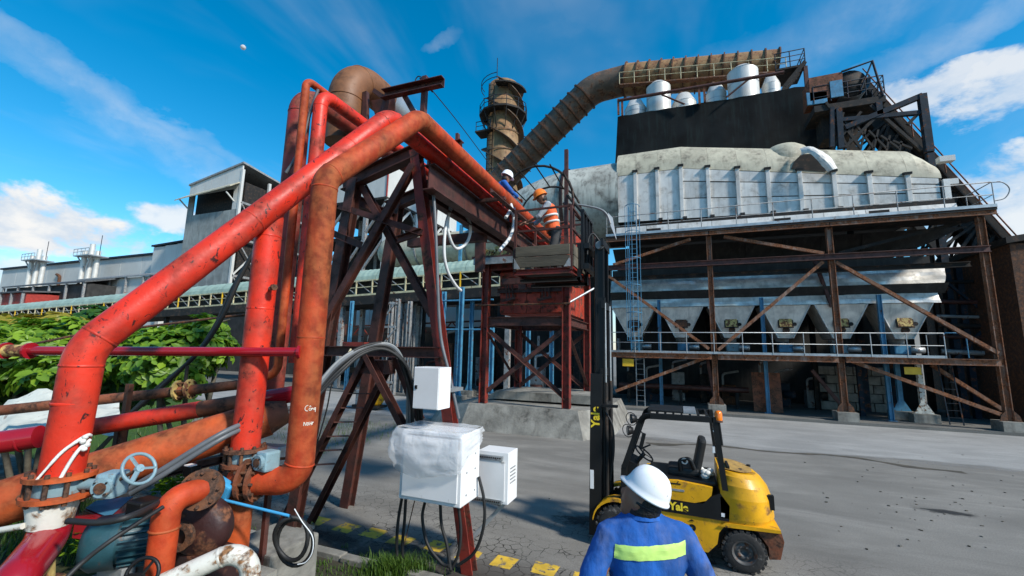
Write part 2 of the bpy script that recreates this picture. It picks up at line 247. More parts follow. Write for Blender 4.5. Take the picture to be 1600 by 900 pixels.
# wrapping film: thin translucent plastic
fm = bpy.data.materials.new('clear_plastic_film'); fm.use_nodes = True; t = fm.node_tree; b = t.nodes['Principled BSDF']
b.inputs['Base Color'].default_value = (.85, .87, .9, 1); b.inputs['Roughness'].default_value = .22; b.inputs['Alpha'].default_value = .46
no = t.nodes.new('ShaderNodeTexNoise'); no.inputs['Scale'].default_value = 5; no.inputs['Detail'].default_value = 6; no.inputs['Distortion'].default_value = 2.2
bp = t.nodes.new('ShaderNodeBump'); bp.inputs['Strength'].default_value = .45; bp.inputs['Distance'].default_value = .03
tcn = t.nodes.new('ShaderNodeTexCoord'); t.links.new(tcn.outputs['Object'], no.inputs['Vector']); t.links.new(no.outputs['Fac'], bp.inputs['Height']); t.links.new(bp.outputs[0], b.inputs['Normal'])
M['film'] = fm
def groundmat(name, c1, c2, c3, cracks=0., fade=None):
    m = bpy.data.materials.new(name); m.use_nodes = True; t = m.node_tree; nd = t.nodes; lk = t.links; b = nd['Principled BSDF']; b.inputs['Roughness'].default_value = .9; b.inputs['Specular IOR Level'].default_value = .25
    tc = nd.new('ShaderNodeNewGeometry'); P = tc.outputs['Position']
    def noi(s, d=6, r=.6, sc=None, di=0):
        n = nd.new('ShaderNodeTexNoise'); n.inputs['Scale'].default_value = s; n.inputs['Detail'].default_value = d; n.inputs['Roughness'].default_value = r; n.inputs['Distortion'].default_value = di
        if sc: q = nd.new('ShaderNodeMapping'); q.inputs[3].default_value = sc; lk.new(P, q.inputs[0]); lk.new(q.outputs[0], n.inputs['Vector'])
        else: lk.new(P, n.inputs['Vector'])
        return n.outputs['Fac']
    def ramp(f, a, c, lo=0, hi=1):
        n = nd.new('ShaderNodeMapRange'); n.interpolation_type = 'SMOOTHSTEP'; lk.new(f, n.inputs[0])
        for i, q in enumerate((a, c, lo, hi)): n.inputs[i+1].default_value = q
        return n.outputs[0]
    def mix(f, a, c):
        n = nd.new('ShaderNodeMix'); n.data_type = 'RGBA'; lk.new(f, n.inputs[0])
        for i, q in ((6, a), (7, c)):
            if hasattr(q, 'links'): lk.new(q, n.inputs[i])
            else: n.inputs[i].default_value = (*q, 1)
        return n.outputs[2]
    def mul(a, b_):
        n = nd.new('ShaderNodeMath'); n.operation = 'MULTIPLY'; lk.new(a, n.inputs[0]); lk.new(b_, n.inputs[1]); return n.outputs[0]
    c = mix(ramp(noi(.35), .35, .68), c1, c2)
    c = mix(ramp(noi(1.1, 7, .65, (.35, 1, 1), .4), .42, .72, 0, .75), c, c3)          # dusty tyre-dragged streaks along the yard
    c = mix(ramp(noi(2.2, 6, .6, (.5, 1, 1)), .5, .9, 0, .3 if cracks else .55), c, tuple(x*.55 for x in c1))   # oil stains
    c = mix(ramp(noi(45, 4, .7), .3, .7, 0, .6), c, tuple(x*.55 for x in c1))                  # aggregate
    sp = noi(5.5, 3, .5); c = mix(ramp(sp, .755, .775, 0, .8), c, (.015, .013, .012))
    h = noi(80, 3)
    if cracks:
        vo = nd.new('ShaderNodeTexVoronoi'); vo.feature = 'DISTANCE_TO_EDGE'; vo.inputs['Scale'].default_value = 6.5
        wv = nd.new('ShaderNodeTexNoise'); wv.inputs['Scale'].default_value = 3; wv.inputs['Detail'].default_value = 5; lk.new(P, wv.inputs['Vector'])
        av = nd.new('ShaderNodeMix'); av.data_type = 'VECTOR'; av.inputs[0].default_value = .16; lk.new(P, av.inputs[4]); lk.new(wv.outputs['Color'], av.inputs[5]); lk.new(av.outputs[1], vo.inputs['Vector'])
        sepx = nd.new('ShaderNodeSeparateXYZ'); lk.new(P, sepx.inputs[0])
        edge = mul(ramp(vo.outputs['Distance'], .05, .01), ramp(noi(2.4, 4, .6), .3, .44))
        area = mul(ramp(sepx.outputs[1], 9.0, 7.0), ramp(noi(.62, 5, .65), .41, .5))
        cr = mul(edge, area); c = mix(cr, c, (.012, .011, .01))
        soil = mul(ramp(sepx.outputs[1], 7.0, 5.6), ramp(noi(1.2, 6, .65), .34, .5)); c = mix(soil, c, (.05, .042, .036))
    c = mix(ramp(noi(.9, 8, .7, (.12, 1, 1), .2), .5, .72, 0, .5), c, tuple(x*.6 for x in c1))       # long dark wheel-drag streaks
    c = mix(ramp(noi(14, 8, .75), .56, .74, 0, .5), c, tuple(x*.5 for x in c1))
    c = mix(ramp(noi(9, 8, .75, (.6, 1, 1)), .6, .78, 0, .6), c, tuple(min(1, x*1.25) for x in c3))
    lk.new(c, b.inputs['Base Color'])
    bp = nd.new('ShaderNodeBump'); bp.inputs['Strength'].default_value = .5; bp.inputs['Distance'].default_value = .01; lk.new(h, bp.inputs['Height']); lk.new(bp.outputs[0], b.inputs['Normal'])
    if fade:
        sy = nd.new('ShaderNodeSeparateXYZ'); lk.new(P, sy.inputs[0]); ma = nd.new('ShaderNodeMath'); ma.operation = 'MULTIPLY_ADD'; lk.new(noi(.8, 8, .65, (.25, 1, 1)), ma.inputs[0]); ma.inputs[1].default_value = 3.2; lk.new(sy.outputs[1], ma.inputs[2]); lk.new(ramp(ma.outputs[0], fade[0], fade[1]), b.inputs['Alpha'])
    return m
M['asphalt'] = groundmat('worn_asphalt', (.185, .174, .155), (.25, .235, .208), (.34, .32, .284), 1)
M['apronm'] = groundmat('dusty_pale_concrete', (.28, .275, .26), (.37, .362, .342), (.43, .42, .395), fade=(18.4, 19.3))
M['slabm'] = groundmat('dirty_concrete_slab', (.13, .126, .115), (.2, .193, .175), (.25, .24, .215))
M['bankm'] = groundmat('grassy_earth', (.05, .06, .025), (.075, .085, .03), (.085, .07, .05))
M['vergem'] = groundmat('weedy_soil', (.045, .04, .03), (.06, .062, .03), (.075, .066, .05))
M['lawnm'] = groundmat('lawn_ground', (.04, .09, .015), (.07, .14, .02), (.06, .1, .02))
# ------------------------------------------------------------------ mesh helpers
def isec(h, w_, t): a, b = w_/2, h/2; s = t/2; return [(-a, -b), (a, -b), (a, -b+t), (s, -b+t), (s, b-t), (a, b-t), (a, b), (-a, b), (-a, b-t), (-s, b-t), (-s, -b+t), (-a, -b+t)]
def csec(h, w_, t): a, b = w_/2, h/2; return [(-a, -b), (a, -b), (a, -b+t), (-a+t, -b+t), (-a+t, b-t), (a, b-t), (a, b), (-a, b)]
def lsec(w_, t): a = w_/2; return [(-a, -a), (a, -a), (a, -a+t), (-a+t, -a+t), (-a+t, a), (-a, a)]
def bsec(w_, h): return [(-w_/2, -h/2), (w_/2, -h/2), (w_/2, h/2), (-w_/2, h/2)]
def frame(d, up=None):
    d = d.normalized(); up = up or (zz if abs(d.z) < .95 else V((0, 1, 0)))
    x = d.cross(up).normalized(); y = x.cross(d).normalized(); return x, y, d
def fillet(pts, rad, seg=8):
    pts = [V(p) for p in pts]; o = [pts[0]]
    for i in range(1, len(pts)-1):
        a, b, c = pts[i-1], pts[i], pts[i+1]; d1 = (a-b).normalized(); d2 = (c-b).normalized()
        r = rad[i-1] if isinstance(rad, (list, tuple)) else rad
        ang = d1.angle(d2)
        if ang > 3.1: o.append(b); continue
        tl = min(r/math.tan(ang/2), (a-b).length*.48, (c-b).length*.48); rr = tl*math.tan(ang/2)
        bis = (d1+d2).normalized(); ctr = b+bis*(rr/math.sin(ang/2)); p1 = b+d1*tl-ctr; p2 = b+d2*tl-ctr; th = p1.angle(p2)
        for k in range(seg+1):
            t_ = k/seg; o.append(ctr+(p1*math.sin((1-t_)*th)+p2*math.sin(t_*th))/math.sin(th))
    o.append(pts[-1]); return o
def spline(pts, n=8):
    pts = [V(p) for p in pts]; q = [pts[0]*2-pts[1]]+pts+[pts[-1]*2-pts[-2]]; o = []
    for i in range(1, len(q)-2):
        for k in range(n):
            t_ = k/n; a, b, c, d = q[i-1], q[i], q[i+1], q[i+2]
            o.append(.5*((2*b)+(c-a)*t_+(2*a-5*b+4*c-d)*t_*t_+(3*b-a-3*c+d)*t_**3))
    o.append(pts[-1]); return o
class MB:
    def __init__(s): s.v = []; s.f = []; s.sm = []; s.mi = []
    def add(s, vs, fs, smooth=False, mi=0):
        n = len(s.v); s.v += [V(x) for x in vs]
        for f in fs: s.f.append([n+i for i in f]); s.sm.append(smooth); s.mi.append(mi)
        return s
    def box(s, c, d, rot=None, mi=0, bev=0.0):
        c = V(c); hx, hy, hz = (x/2 for x in d); m = rot if rot is not None else Matrix.Identity(3)
        if bev > 0:
            bm = bmesh.new(); bmesh.ops.create_cube(bm, size=1); bmesh.ops.scale(bm, vec=d, verts=bm.verts); bmesh.ops.bevel(bm, geom=bm.edges[:], offset=bev, segments=2, affect='EDGES', profile=.6)
            bm.verts.index_update(); s.add([c+m@v.co for v in bm.verts], [[v.index for v in f.verts] for f in bm.faces], False, mi); bm.free(); return s
        vs = [c+m@V((sx*hx, sy*hy, sz*hz)) for sz in (-1, 1) for sy in (-1, 1) for sx in (-1, 1)]
        return s.add(vs, [(0, 2, 3, 1), (4, 5, 7, 6), (0, 1, 5, 4), (2, 6, 7, 3), (1, 3, 7, 5), (0, 4, 6, 2)], False, mi)
    def b2(s, a, b, mi=0, bev=0.0): a = V(a); b = V(b); return s.box((a+b)/2, [abs(x) for x in (b-a)], None, mi, bev)
    def beam(s, a, b, sec, up=None, mi=0):
        a = V(a); b = V(b); x, y, d = frame(b-a, up); n = len(sec)
        vs = [p+x*q[0]+y*q[1] for p in (a, b) for q in sec]
        return s.add(vs, [(i, (i+1) % n, n+(i+1) % n, n+i) for i in range(n)]+[tuple(range(n-1, -1, -1)), tuple(range(n, 2*n))], False, mi)
    def tube(s, pts, r, n=12, caps=True, mi=0, closed=False, smooth=True):
        pts = [V(p) for p in pts]; m = len(pts); vs = []; fs = []; x = None
        for i, p in enumerate(pts):
            if closed: t_ = pts[(i+1) % m]-pts[i-1]
            else: t_ = pts[min(i+1, m-1)]-pts[max(i-1, 0)]
            t_.normalize()
            if x is None: x, y, _ = frame(t_)
            else:
                x = (x-t_*x.dot(t_)).normalized(); y = x.cross(t_)
            rr = r[i] if isinstance(r, (list, tuple)) else r
            for k in range(n): a = 2*math.pi*k/n; vs.append(p+(x*math.cos(a)+y*math.sin(a))*rr)
        for i in range(m if closed else m-1):
            j = (i+1) % m
            for k in range(n): fs.append((i*n+k, i*n+(k+1) % n, j*n+(k+1) % n, j*n+k))
        s.add(vs, fs, smooth, mi)
        if caps and not closed:
            nb = len(s.v)-len(vs); s.add(s.v[nb:nb+n], [tuple(range(n-1, -1, -1))], False, mi); s.add(vs[-n:], [tuple(range(n))], False, mi)
        return s
    def lathe(s, prof, c, axis=zz, n=24, mi=0, smooth=True, a0=0, a1=2*math.pi):
        c = V(c); x, y, d = frame(V(axis)); full = abs(a1-a0-2*math.pi) < 1e-6; m = n if full else n+1; vs = []; fs = []
        for r, h in prof:
            for k in range(m): a = a0+(a1-a0)*k/n; vs.append(c+d*h+(x*math.cos(a)+y*math.sin(a))*r)
        for i in range(len(prof)-1):
            for k in range(n): fs.append((i*m+k, i*m+(k+1) % m, (i+1)*m+(k+1) % m, (i+1)*m+k))
        return s.add(vs, fs, smooth, mi)
    def disc(s, c, axis, r, t, n=20, mi=0, hole=0):
        axis = V(axis).normalized()
        if hole: return s.lathe([(hole, -t/2), (r, -t/2), (r, t/2), (hole, t/2), (hole, -t/2)], c, axis, n, mi, False)
        return s.lathe([(0.0001, -t/2), (r, -t/2), (r, t/2), (0.0001, t/2)], c, axis, n, mi, False)
    def ball(s, c, r, n=12, mi=0, rot=None):
        r = (r, r, r) if isinstance(r, (int, float)) else r; c = V(c); vs = []; fs = []; h = n//2+1; m = rot if rot is not None else Matrix.Identity(3)
        for i in range(h+1):
            t_ = math.pi*i/h
            for k in range(n): a = 2*math.pi*k/n; vs.append(c+m@V((r[0]*math.sin(t_)*math.cos(a), r[1]*math.sin(t_)*math.sin(a), r[2]*math.cos(t_))))
        for i in range(h):
            for k in range(n): fs.append((i*n+k, (i+1)*n+k, (i+1)*n+(k+1) % n, i*n+(k+1) % n))
        return s.add(vs, fs, True, mi)
    def quad(s, a, b, c, d, mi=0): return s.add([a, b, c, d], [(0, 1, 2, 3)], False, mi)
    def prism(s, poly, off, mi=0):
        n = len(poly); off = V(off); vs = [V(p) for p in poly]+[V(p)+off for p in poly]
        return s.add(vs, [(i, (i+1) % n, n+(i+1) % n, n+i) for i in range(n)]+[tuple(range(n-1, -1, -1)), tuple(range(n, 2*n))], False, mi)
    def build(s, name, mat, parent=None, label=None, cat=None, group=None, kind=None):
        me = bpy.data.meshes.new(name)
        if parent is not None: og = parent['_o']; og = V((og[0], og[1], og[2]))
        else:
            xs = [v.x for v in s.v]; ys = [v.y for v in s.v]; og = V(((min(xs)+max(xs))/2, (min(ys)+max(ys))/2, min(v.z for v in s.v)))
        me.from_pydata([v-og for v in s.v], [], s.f); me.polygons.foreach_set('use_smooth', s.sm); me.polygons.foreach_set('material_index', s.mi)
        for q in (mat if isinstance(mat, (list, tuple)) else [mat]): me.materials.append(M[q] if isinstance(q, str) else q)
        bm = bmesh.new(); bm.from_mesh(me); bmesh.ops.recalc_face_normals(bm, faces=bm.faces); bm.to_mesh(me); bm.free()
        o = bpy.data.objects.new(name, me); COL.objects.link(o); o['_o'] = tuple(og)
        if parent is None: o.location = og
        else: o.parent = parent
        tag(o, label, cat, group, kind); return o
def tag(o, label=None, cat=None, group=None, kind=None):
    if label: o['label'] = label
    if cat: o['category'] = cat
    if group: o['group'] = group
    if kind: o['kind'] = kind
    return o
def thing(name, loc, label, cat, group=None):
    o = bpy.data.objects.new(name, None); COL.objects.link(o); o.empty_display_size = .2; o.location = V(loc); o['_o'] = tuple(V(loc)); return tag(o, label, cat, group)
def member(par, name, a, b, sec, mat, up=None, label=None): return MB().beam(a, b, sec, up).build(name, mat, par, label)
def bolts(par, c, axis, R, n, r=.016, h=.06, mat='rust', ph=0, name='bolt'):
    c = V(c); x, y, d = frame(V(axis))
    for k in range(n):
        a = 2*math.pi*(k+ph)/n; p = c+(x*math.cos(a)+y*math.sin(a))*R
        MB().lathe([(.0001, -h/2), (r, -h/2), (r, h/2), (.0001, h/2)], p, d, 6, 0, False).build(name, mat, par)
def handrail(par, pts, hgt=1.1, step=1.5, r=.022, mat='galv', mids=1, posts=True, toe=False):
    pts = [V(p) for p in pts]
    for k in range(mids+1):
        q = [p+zz*hgt*(k+1)/(mids+1) for p in pts]; MB().tube(q, r*(1 if k == mids else .8), 6).build('rail', mat, par)
    for i in range(len(pts)-1):
        a, b = pts[i], pts[i+1]; n = max(1, round((b-a).length/step))
        for k in range(n+(1 if i == len(pts)-2 else 0)):
            p = a.lerp(b, k/n); MB().tube([p, p+zz*hgt], r*.95, 6).build('rail_post', mat, par)
        if toe: MB().beam(a+zz*.06, b+zz*.06, bsec(.01, .12)).build('toe_board', mat, par)
def text3d(par, s, size, loc, xdir, ydir, mat, bold=.0, ext=.002, name='lettering', label=None):
    cu = bpy.data.curves.new('t', 'FONT'); cu.body = s; cu.size = size; cu.offset = bold; cu.extrude = ext; cu.align_x = 'CENTER'; cu.align_y = 'CENTER'
    to = bpy.data.objects.new('t', cu); COL.objects.link(to); dg = bpy.context.evaluated_depsgraph_get(); me = bpy.data.meshes.new_from_object(to.evaluated_get(dg)); bpy.data.objects.remove(to)
    x = V(xdir).normalized(); y = V(ydir).normalized(); z_ = x.cross(y); og = V(par['_o'][:]) if not hasattr(par['_o'], 'to_list') else V(par['_o'].to_list())
    for v in me.vertices: c = v.co.copy(); v.co = V(loc)-og+x*c.x+y*c.y+z_*c.z
    me.materials.clear(); me.materials.append(M[mat]); o = bpy.data.objects.new(name, me); COL.objects.link(o); o.parent = par; o['_o'] = tuple(og); tag(o, label); return o
def ladder(par, a, b, wdir, wd=.4, step=.3, mat='blue', r=.02, cage=None, cdir=None):
    a = V(a); b = V(b); wv = V(wdir).normalized()*(wd/2)
    for s_ in (-1, 1): MB().beam(a+wv*s_, b+wv*s_, bsec(.05, .02)).build('stile', mat, par)
    n = int((b-a).length/step)
    for k in range(1, n): p = a.lerp(b, k/n); MB().tube([p-wv, p+wv], r*.6, 5).build('rung', mat, par)
    if cage:
        cdv = V(cdir).normalized(); z0, z1, R = cage; d = (b-a).normalized(); hoops = []
        m = max(2, int((z1-z0)/1.45)+1)
        for k in range(m):
            c = a+d*(z0+(z1-z0)*k/(m-1)); h = [c+wv.normalized()*math.cos(t_)*R+cdv*(math.sin(t_)*R*1.5) for t_ in [math.pi*i/10 for i in range(11)]]; hoops.append(h)
            MB().tube(h, .022, 5).build('cage_hoop', mat, par)
        for i in (1, 3, 5, 7, 9): MB().tube([hoops[0][i], hoops[-1][i]], .016, 5).build('cage_bar', mat, par)
# ================================================================== ground
def sheet(name, pts, z, mat, parent=None): return MB().add([V((x, y, z)) for x, y in pts], [tuple(range(len(pts)))]).build(name, mat, parent, kind=None if parent else 'structure')
sheet('yard_ground', [(-1200, -1200), (1200, -1200), (1200, 1200), (-1200, 1200)], 0, 'asphalt').name = 'ground'
rng = random.Random(3)
edge = []; x = -30.
while x < 60:
    yb = 15.2
    edge.append((x, yb)); x += .45
sheet('concrete_apron', edge+[(60, 25.6), (-30, 25.6)], .004, 'apronm')
# low ridge of swept dirt along the joint between apron and asphalt
db = MB(); prev = None
for x_, y_ in edge:
    y_ = 16.75+.3*math.sin(x_*.5)+.2*math.sin(x_*1.7)-max(0, x_-6)*.12
    if -1.5 < x_ < 7.5:
        h = max(.0, .09*noise.noise(V((x_*.9, 3, 0))))+.001; wd = .06+.7*max(0, noise.noise(V((x_*.9, 9, 1))))
        ring = [V((x_, y_-wd, .006)), V((x_, y_-wd*.3, .006+h)), V((x_, y_+.08, .008))]
        if prev: db.add(prev+ring, [(0, 1, 4, 3), (1, 2, 5, 4)], True)
        prev = ring
db.build('swept_dirt', 'soil', kind='stuff', label='dark swept dirt along the edge of the pale concrete', cat='dirt')
MB().b2((-5, 25.25, -.3), (40, 60, .14)).build('plant_slab', 'slabm', kind='structure')
MB().b2((-60, 24.6, -.3), (-5.02, 60, .1)).build('plant_slab', 'slabm', kind='structure')
sheet('lawn', [(-60, 6.5), (-12, 6.5), (-15, 9), (-24, 16.5), (-60, 24)], .006, 'lawnm')
# earth bank on which the pump set and the nearest man stand
bk = MB(); nx, ny = 60, 34; X0, X1, Y0, Y1 = -22., 6., -6., 5.3
for j in range(ny+1):
    for i in range(nx+1):
        x_ = X0+(X1-X0)*i/nx; y_ = Y0+(Y1-Y0)*j/ny
        yl = 2.9+.75*max(0, min(1, (-3.0-x_)/2.0)); ye = yl+1.0
        t_ = max(0, min(1, (ye-y_)/(ye-yl))); t_ = t_*t_*(3-2*t_)
        e_ = max(0, min(1, (6-x_)/2.5)); h = .85*t_*e_
        bk.v.append(V((x_, y_, h+(.02*noise.noise(V((x_*2, y_*2, 0)))*(1 if (abs(x_+.2) > .6 or abs(y_-2.46) > .6) else 0)+.004 if h > .05 else -.01))))
for j in range(ny):
    for i in range(nx): q = j*(nx+1)+i; bk.f.append((q, q+1, q+nx+2, q+nx+1)); bk.sm.append(True); bk.mi.append(0)
bk.build('grass_bank', 'bankm', kind='structure')
sheet('verge', [(-22, 3.2), (-1.2, 3.2), (-1.2, 5.36), (-22, 5.36)], .03, 'vergem')
kt = thing('kerb', (-6, 5.42, 0), 'low pale concrete kerb between the grass and the road', 'kerb')
for k in range(9):
    x_ = -9.6+k*.82; MB().b2((x_, 5.34+.01*(k % 3), -.1), (x_+.8, 5.5+.01*(k % 3), .1+.006*(k % 2)), 0, .012).build('kerb_stone', 'conc', kt)
g = bpy.data.objects['ground']
for k in range(10):
    x_ = -6.75+k*.6+rng.uniform(-.05, .05); y_ = 6.4+rng.uniform(-.04, .04); wv = rng.uniform(.3, .36)
    pts = [(x_-wv/2+rng.uniform(-.03, .03), y_-.17), (x_+wv/2+rng.uniform(-.03, .03), y_-.18), (x_+wv/2+rng.uniform(-.02, .04), y_+.16), (x_-wv/2, y_+.17)]
    sheet('painted_mark', pts, .004, 'ypaint', g)
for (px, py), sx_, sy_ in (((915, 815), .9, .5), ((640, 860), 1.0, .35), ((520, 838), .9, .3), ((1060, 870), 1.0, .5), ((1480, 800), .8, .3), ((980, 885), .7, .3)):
    c = PZ(px, py, .007); o_ = MB().add([V((-1.6, -1.6, 0)), V((1.6, -1.6, 0)), V((1.6, 1.6, 0)), V((-1.6, 1.6, 0))], [(0, 1, 2, 3)]).build('dark_patch', 'darkpatch', g); o_.location = c; o_.scale = (sx_, sy_, 1)  # irregular dark patches laid over the asphalt, fading out at ragged edges
# ================================================================== filter house on its steel frame
FY = 25.69
fh = thing('filter_house', (4.8, 29, 0.14), 'long silver clad filter house with cream rounded roof on rusty steel frame', 'filter house')
ux = [-16.75, -15.53, -14.17, -12.74, -11.2, -9.58, -8.0, -6.41, -4.8, -3.22, -1.58, -.2]
RX = [u+13.26 for u in ux]
def ztop(x): u = x-13.26; return 14.85 if u < -12.74 else 14.85-(u+12.74)*.187
def zbot(x): return 11.62-(x+3.5)*.027
yw = FY+2.0
for i in range(len(RX)-1):
    a, b = RX[i]+.06, RX[i+1]-.14
    rows = [0, 1] if i < 3 else [0, .4, .74, 1]
    for r in range(len(rows)-1):
        def q(x, t): return zbot(x)+(ztop(x)-zbot(x))*t
        dy = rng.uniform(-.012, .012)
        t0, t1 = rows[r], rows[r+1]; g_ = .03
        vs = [V((a, yw+dy, q(a, t0)+g_)), V((b, yw+dy+rng.uniform(-.01, .01), q(b, t0)+g_)), V((b, yw+dy, q(b, t1)-g_)), V((a, yw+dy+rng.uniform(-.01, .01), q(a, t1)-g_))]
        MB().prism(vs, (0, .05, 0)).build('cladding_panel', 'silver', fh)
for i, x_ in enumerate(RX[1:-1]):
    rb = MB().b2((x_-.15, yw-.14, zbot(x_)-.05), (x_+.07, yw+.02, ztop(x_)+.1), 0, .015).build('stiffener_rib', 'silver', fh)
    MB().box((x_-.04, yw-.1, ztop(x_)+.16), (.34, .24, .13), Matrix.Rotation(.25, 3, 'X')).build('rib_cap', 'darkplate', rb)
    MB().box((x_+.1, yw-.16, zbot(x_)+.02), (.24, .16, .14)).build('rib_foot', 'darkplate', rb)
# body core and rounded roof, one sheet per bay
co = MB(); co.prism([(RX[0]+.02, yw+.06, zbot(RX[0])), (RX[-1]-.02, yw+.06, zbot(RX[-1])), (RX[-1]-.02, yw+.06, ztop(RX[-1])), (RX[4], yw+.06, ztop(RX[4])), (RX[0]+.02, yw+.06, ztop(RX[0]))], (0, 8, 0)); co.build('casing', 'darkplate', fh)
def prof(x, n=9):
    zt = ztop(x); k = min(1, max(0, 13.35-x)/1.2)**.5 if x > 12.1 else 1; hh = 1.75*k+.35
    return [V((x, yw+.0+1.7*(1-math.cos(math.pi/2*i/n)), zt+hh*math.sin(math.pi/2*i/n))) for i in range(n+1)]+[V((x, yw+6, zt+hh))]
for i in range(len(RX)-1):
    a, b = RX[i]+(.004 if i else 0), RX[i+1]-.004; P_ = [prof(a+(b-a)*k/3) for k in range(4)]; m = len(P_[0]); mb = MB()
    for k in range(3):
        mb.add(P_[k]+P_[k+1], [(j, j+1, m+j+1, m+j) for j in range(m-1)], True)
    mb.build('roof_sheet', 'cream', fh)
endp = prof(RX[-1]-.02); MB().add(endp+[V((RX[-1]-.02, yw+6, ztop(RX[-1]))), V((RX[-1]-.02, yw, ztop(RX[-1])))], [tuple(range(len(endp)+2))]).build('end_wall', 'cream', fh)
MB().b2((RX[-1], yw-.1, zbot(RX[-1])-.1), (RX[-1]+.25, yw+7, ztop(RX[-1])-.1)).build('end_flashing', 'silver', fh)
for zz_ in (12.3, 13.6): MB().b2((RX[-1]+.26, yw+.5, zz_), (RX[-1]+.9, yw+.9, zz_+.3)).build('nozzle', 'palegrey', fh)
MB().ball((6.5, yw+1.6, 14.9), (1.5, 1.4, 1.3), 20).build('roof_dome', 'cream', fh)
# torn roof sheet lifting off
top_ = [(1249, 233, .05), (1258, 229, .15), (1268, 229, .35), (1282, 235, .55), (1298, 246, .6), (1309, 263, .6)]; low_ = [(1252, 243, .3), (1262, 239, .55), (1272, 245, .75), (1280, 254, .8), (1288, 263, .75), (1294, 269, .7)]
tb = MB(); A_ = spline([PY(x_, y_, yw-d_) for x_, y_, d_ in top_], 4); B_ = spline([PY(x_, y_, yw-d_) for x_, y_, d_ in low_], 4); m = len(A_); rows_ = []
for k in range(6): rows_.append([A_[i].lerp(B_[i], k/5)+V((0, -.18*math.sin(k/5*math.pi)+.05*noise.noise(V((i*.6, k, 2))), .04*noise.noise(V((i*.5, k*.8, 5))))) for i in range(m)])
for k in range(5): tb.add(rows_[k]+rows_[k+1], [(i, i+1, m+i+1, m+i) for i in range(m-1)], True)
tb.build('torn_sheet', 'silver', fh, 'crumpled torn roof sheet hanging loose')
MB().prism([PY(*p, yw-.02) for p in [(1236, 264), (1241, 252), (1252, 241), (1270, 240), (1284, 254), (1292, 268), (1262, 266)]], (0, .012, 0)).build('torn_gap', 'soot', fh)
# bottom strip with slots
for i in range(9):
    a = -3.5+i*1.86; b = a+1.84
    MB().prism([(a, yw-.72, 10.22), (b, yw-.72, 10.22), (b, yw-.55, 11.1-.02*i), (a, yw-.55, 11.12-.02*i)], (0, .05, 0)).build('skirt_panel', 'silver', fh)
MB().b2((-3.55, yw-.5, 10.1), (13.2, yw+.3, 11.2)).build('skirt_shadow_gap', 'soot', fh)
for x_ in (-1.65, 5.2, 9.6): MB().b2((x_, yw-.78, 10.56), (x_+.85, yw-.7, 10.83)).build('vent_slot', 'soot', fh)
# platform
MB().b2((-3.9, FY-.33, 9.98), (13.75, yw-.1, 10.1)).build('platform_deck', 'soot', fh)
for i in range(3):
    a = (-3.9, 1.78, 7.41)[i]; b = (1.74, 7.37, 13.75)[i]; MB().beam((a, FY-.3, 9.93), (b, FY-.3, 9.93), csec(.34, .1, .02)).build('edge_beam', 'rustbeam', fh)
MB().b2((-3.9, FY-.36, 10.1), (13.75, FY-.33, 10.24)).build('toe_plate', 'galv', fh)
hr = thing('platform_handrail', (5, FY-.3, 10.1), 'grey pipe handrail along the upper platform of the silver filter house', 'handrail')
handrail(hr, [(-3.85, FY-.3, 10.1), (13.7, FY-.3, 10.1), (13.7, FY+1.6, 10.1)], 1.2, 1.76, .026, 'greysteel', 1)
MB().tube(spline([(13.7, FY-.25, 11.3), (14.1, FY-.25, 11.25), (14.3, FY-.25, 10.9), (14.1, FY-.25, 10.5), (13.72, FY-.25, 10.4)]), .024, 6).build('rail_loop', 'greysteel', hr)
# dark trough below the platform
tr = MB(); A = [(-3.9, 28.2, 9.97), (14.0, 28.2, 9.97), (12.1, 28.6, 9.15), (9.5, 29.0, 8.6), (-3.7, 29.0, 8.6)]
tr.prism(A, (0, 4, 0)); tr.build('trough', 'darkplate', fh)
for k in range(1, 8): x_ = -3.6+k*1.9; MB().beam((x_, 28.25, 9.9), (x_, 28.9, 8.7), bsec(.06, .12)).build('trough_stiffener', 'darkplate', fh)
# columns, beams, braces
cx = [1.76, 7.39, 13.26]
for x_ in cx:
    c = MB().beam((x_, FY, .55), (x_, FY, 9.76), isec(.26, .24, .03), V((1, 0, 0))).build('column', 'rustbeam', fh)
    for s_ in (-1, 1): MB().prism([(x_+s_*.12, FY-.14, .56), (x_+s_*.36, FY-.14, .56), (x_+s_*.3, FY-.14, .8), (x_+s_*.12, FY-.14, 1.02)], (0, .03, 0)).build('gusset', 'rust', c)
    MB().prism([(x_-.42, FY-.42, .56), (x_+.42, FY-.42, .56), (x_+.42, FY+.42, .56), (x_-.42, FY+.42, .56)], (0, 0, -.7)).build('pedestal', 'conc', fh)
    MB().beam((x_, FY+4.4, .15), (x_, FY+4.4, 9.0), isec(.26, .24, .03), V((1, 0, 0))).build('column', 'soot', fh)
def fbrace(p, q, y=FY-.02, sec=None, mat='rustbeam', nm='brace'): return member(fh, nm, PY(*p, y), PY(*q, y), sec or isec(.17, .16, .025), mat, V((0, 1, 0)))
MB().beam((-4.2, FY-.13, 8.2), (13.4, FY-.13, 8.2), isec(.3, .2, .03)).build('tie_beam', 'oxide', fh)
MB().beam((-4.2, FY+.6, 7.65), (13.0, FY+.6, 7.65), isec(.25, .2, .03)).build('tie_beam', 'soot', fh)
for p, q in [((958, 414), (1079, 374)), ((1131, 370), (1287, 396)), ((946, 428), (1108, 545)), ((1122, 547), (1286, 409)), ((1306, 410), (1559, 552)), ((962, 611), (1100, 560)), ((1332, 565), (1565, 648))]: fbrace(p, q)
fbrace((1310, 396), (1500, 348), FY+.9, None, 'soot'); fbrace((1455, 570), (1566, 640), FY+1.2); fbrace((1268, 578), (1312, 630), FY+1.2, None, 'oxide')
fbrace((1270, 400), (1300, 480), FY+1.3, None, 'oxide'); fbrace((1105, 560), (1117, 625), FY+1.0, None, 'oxide')
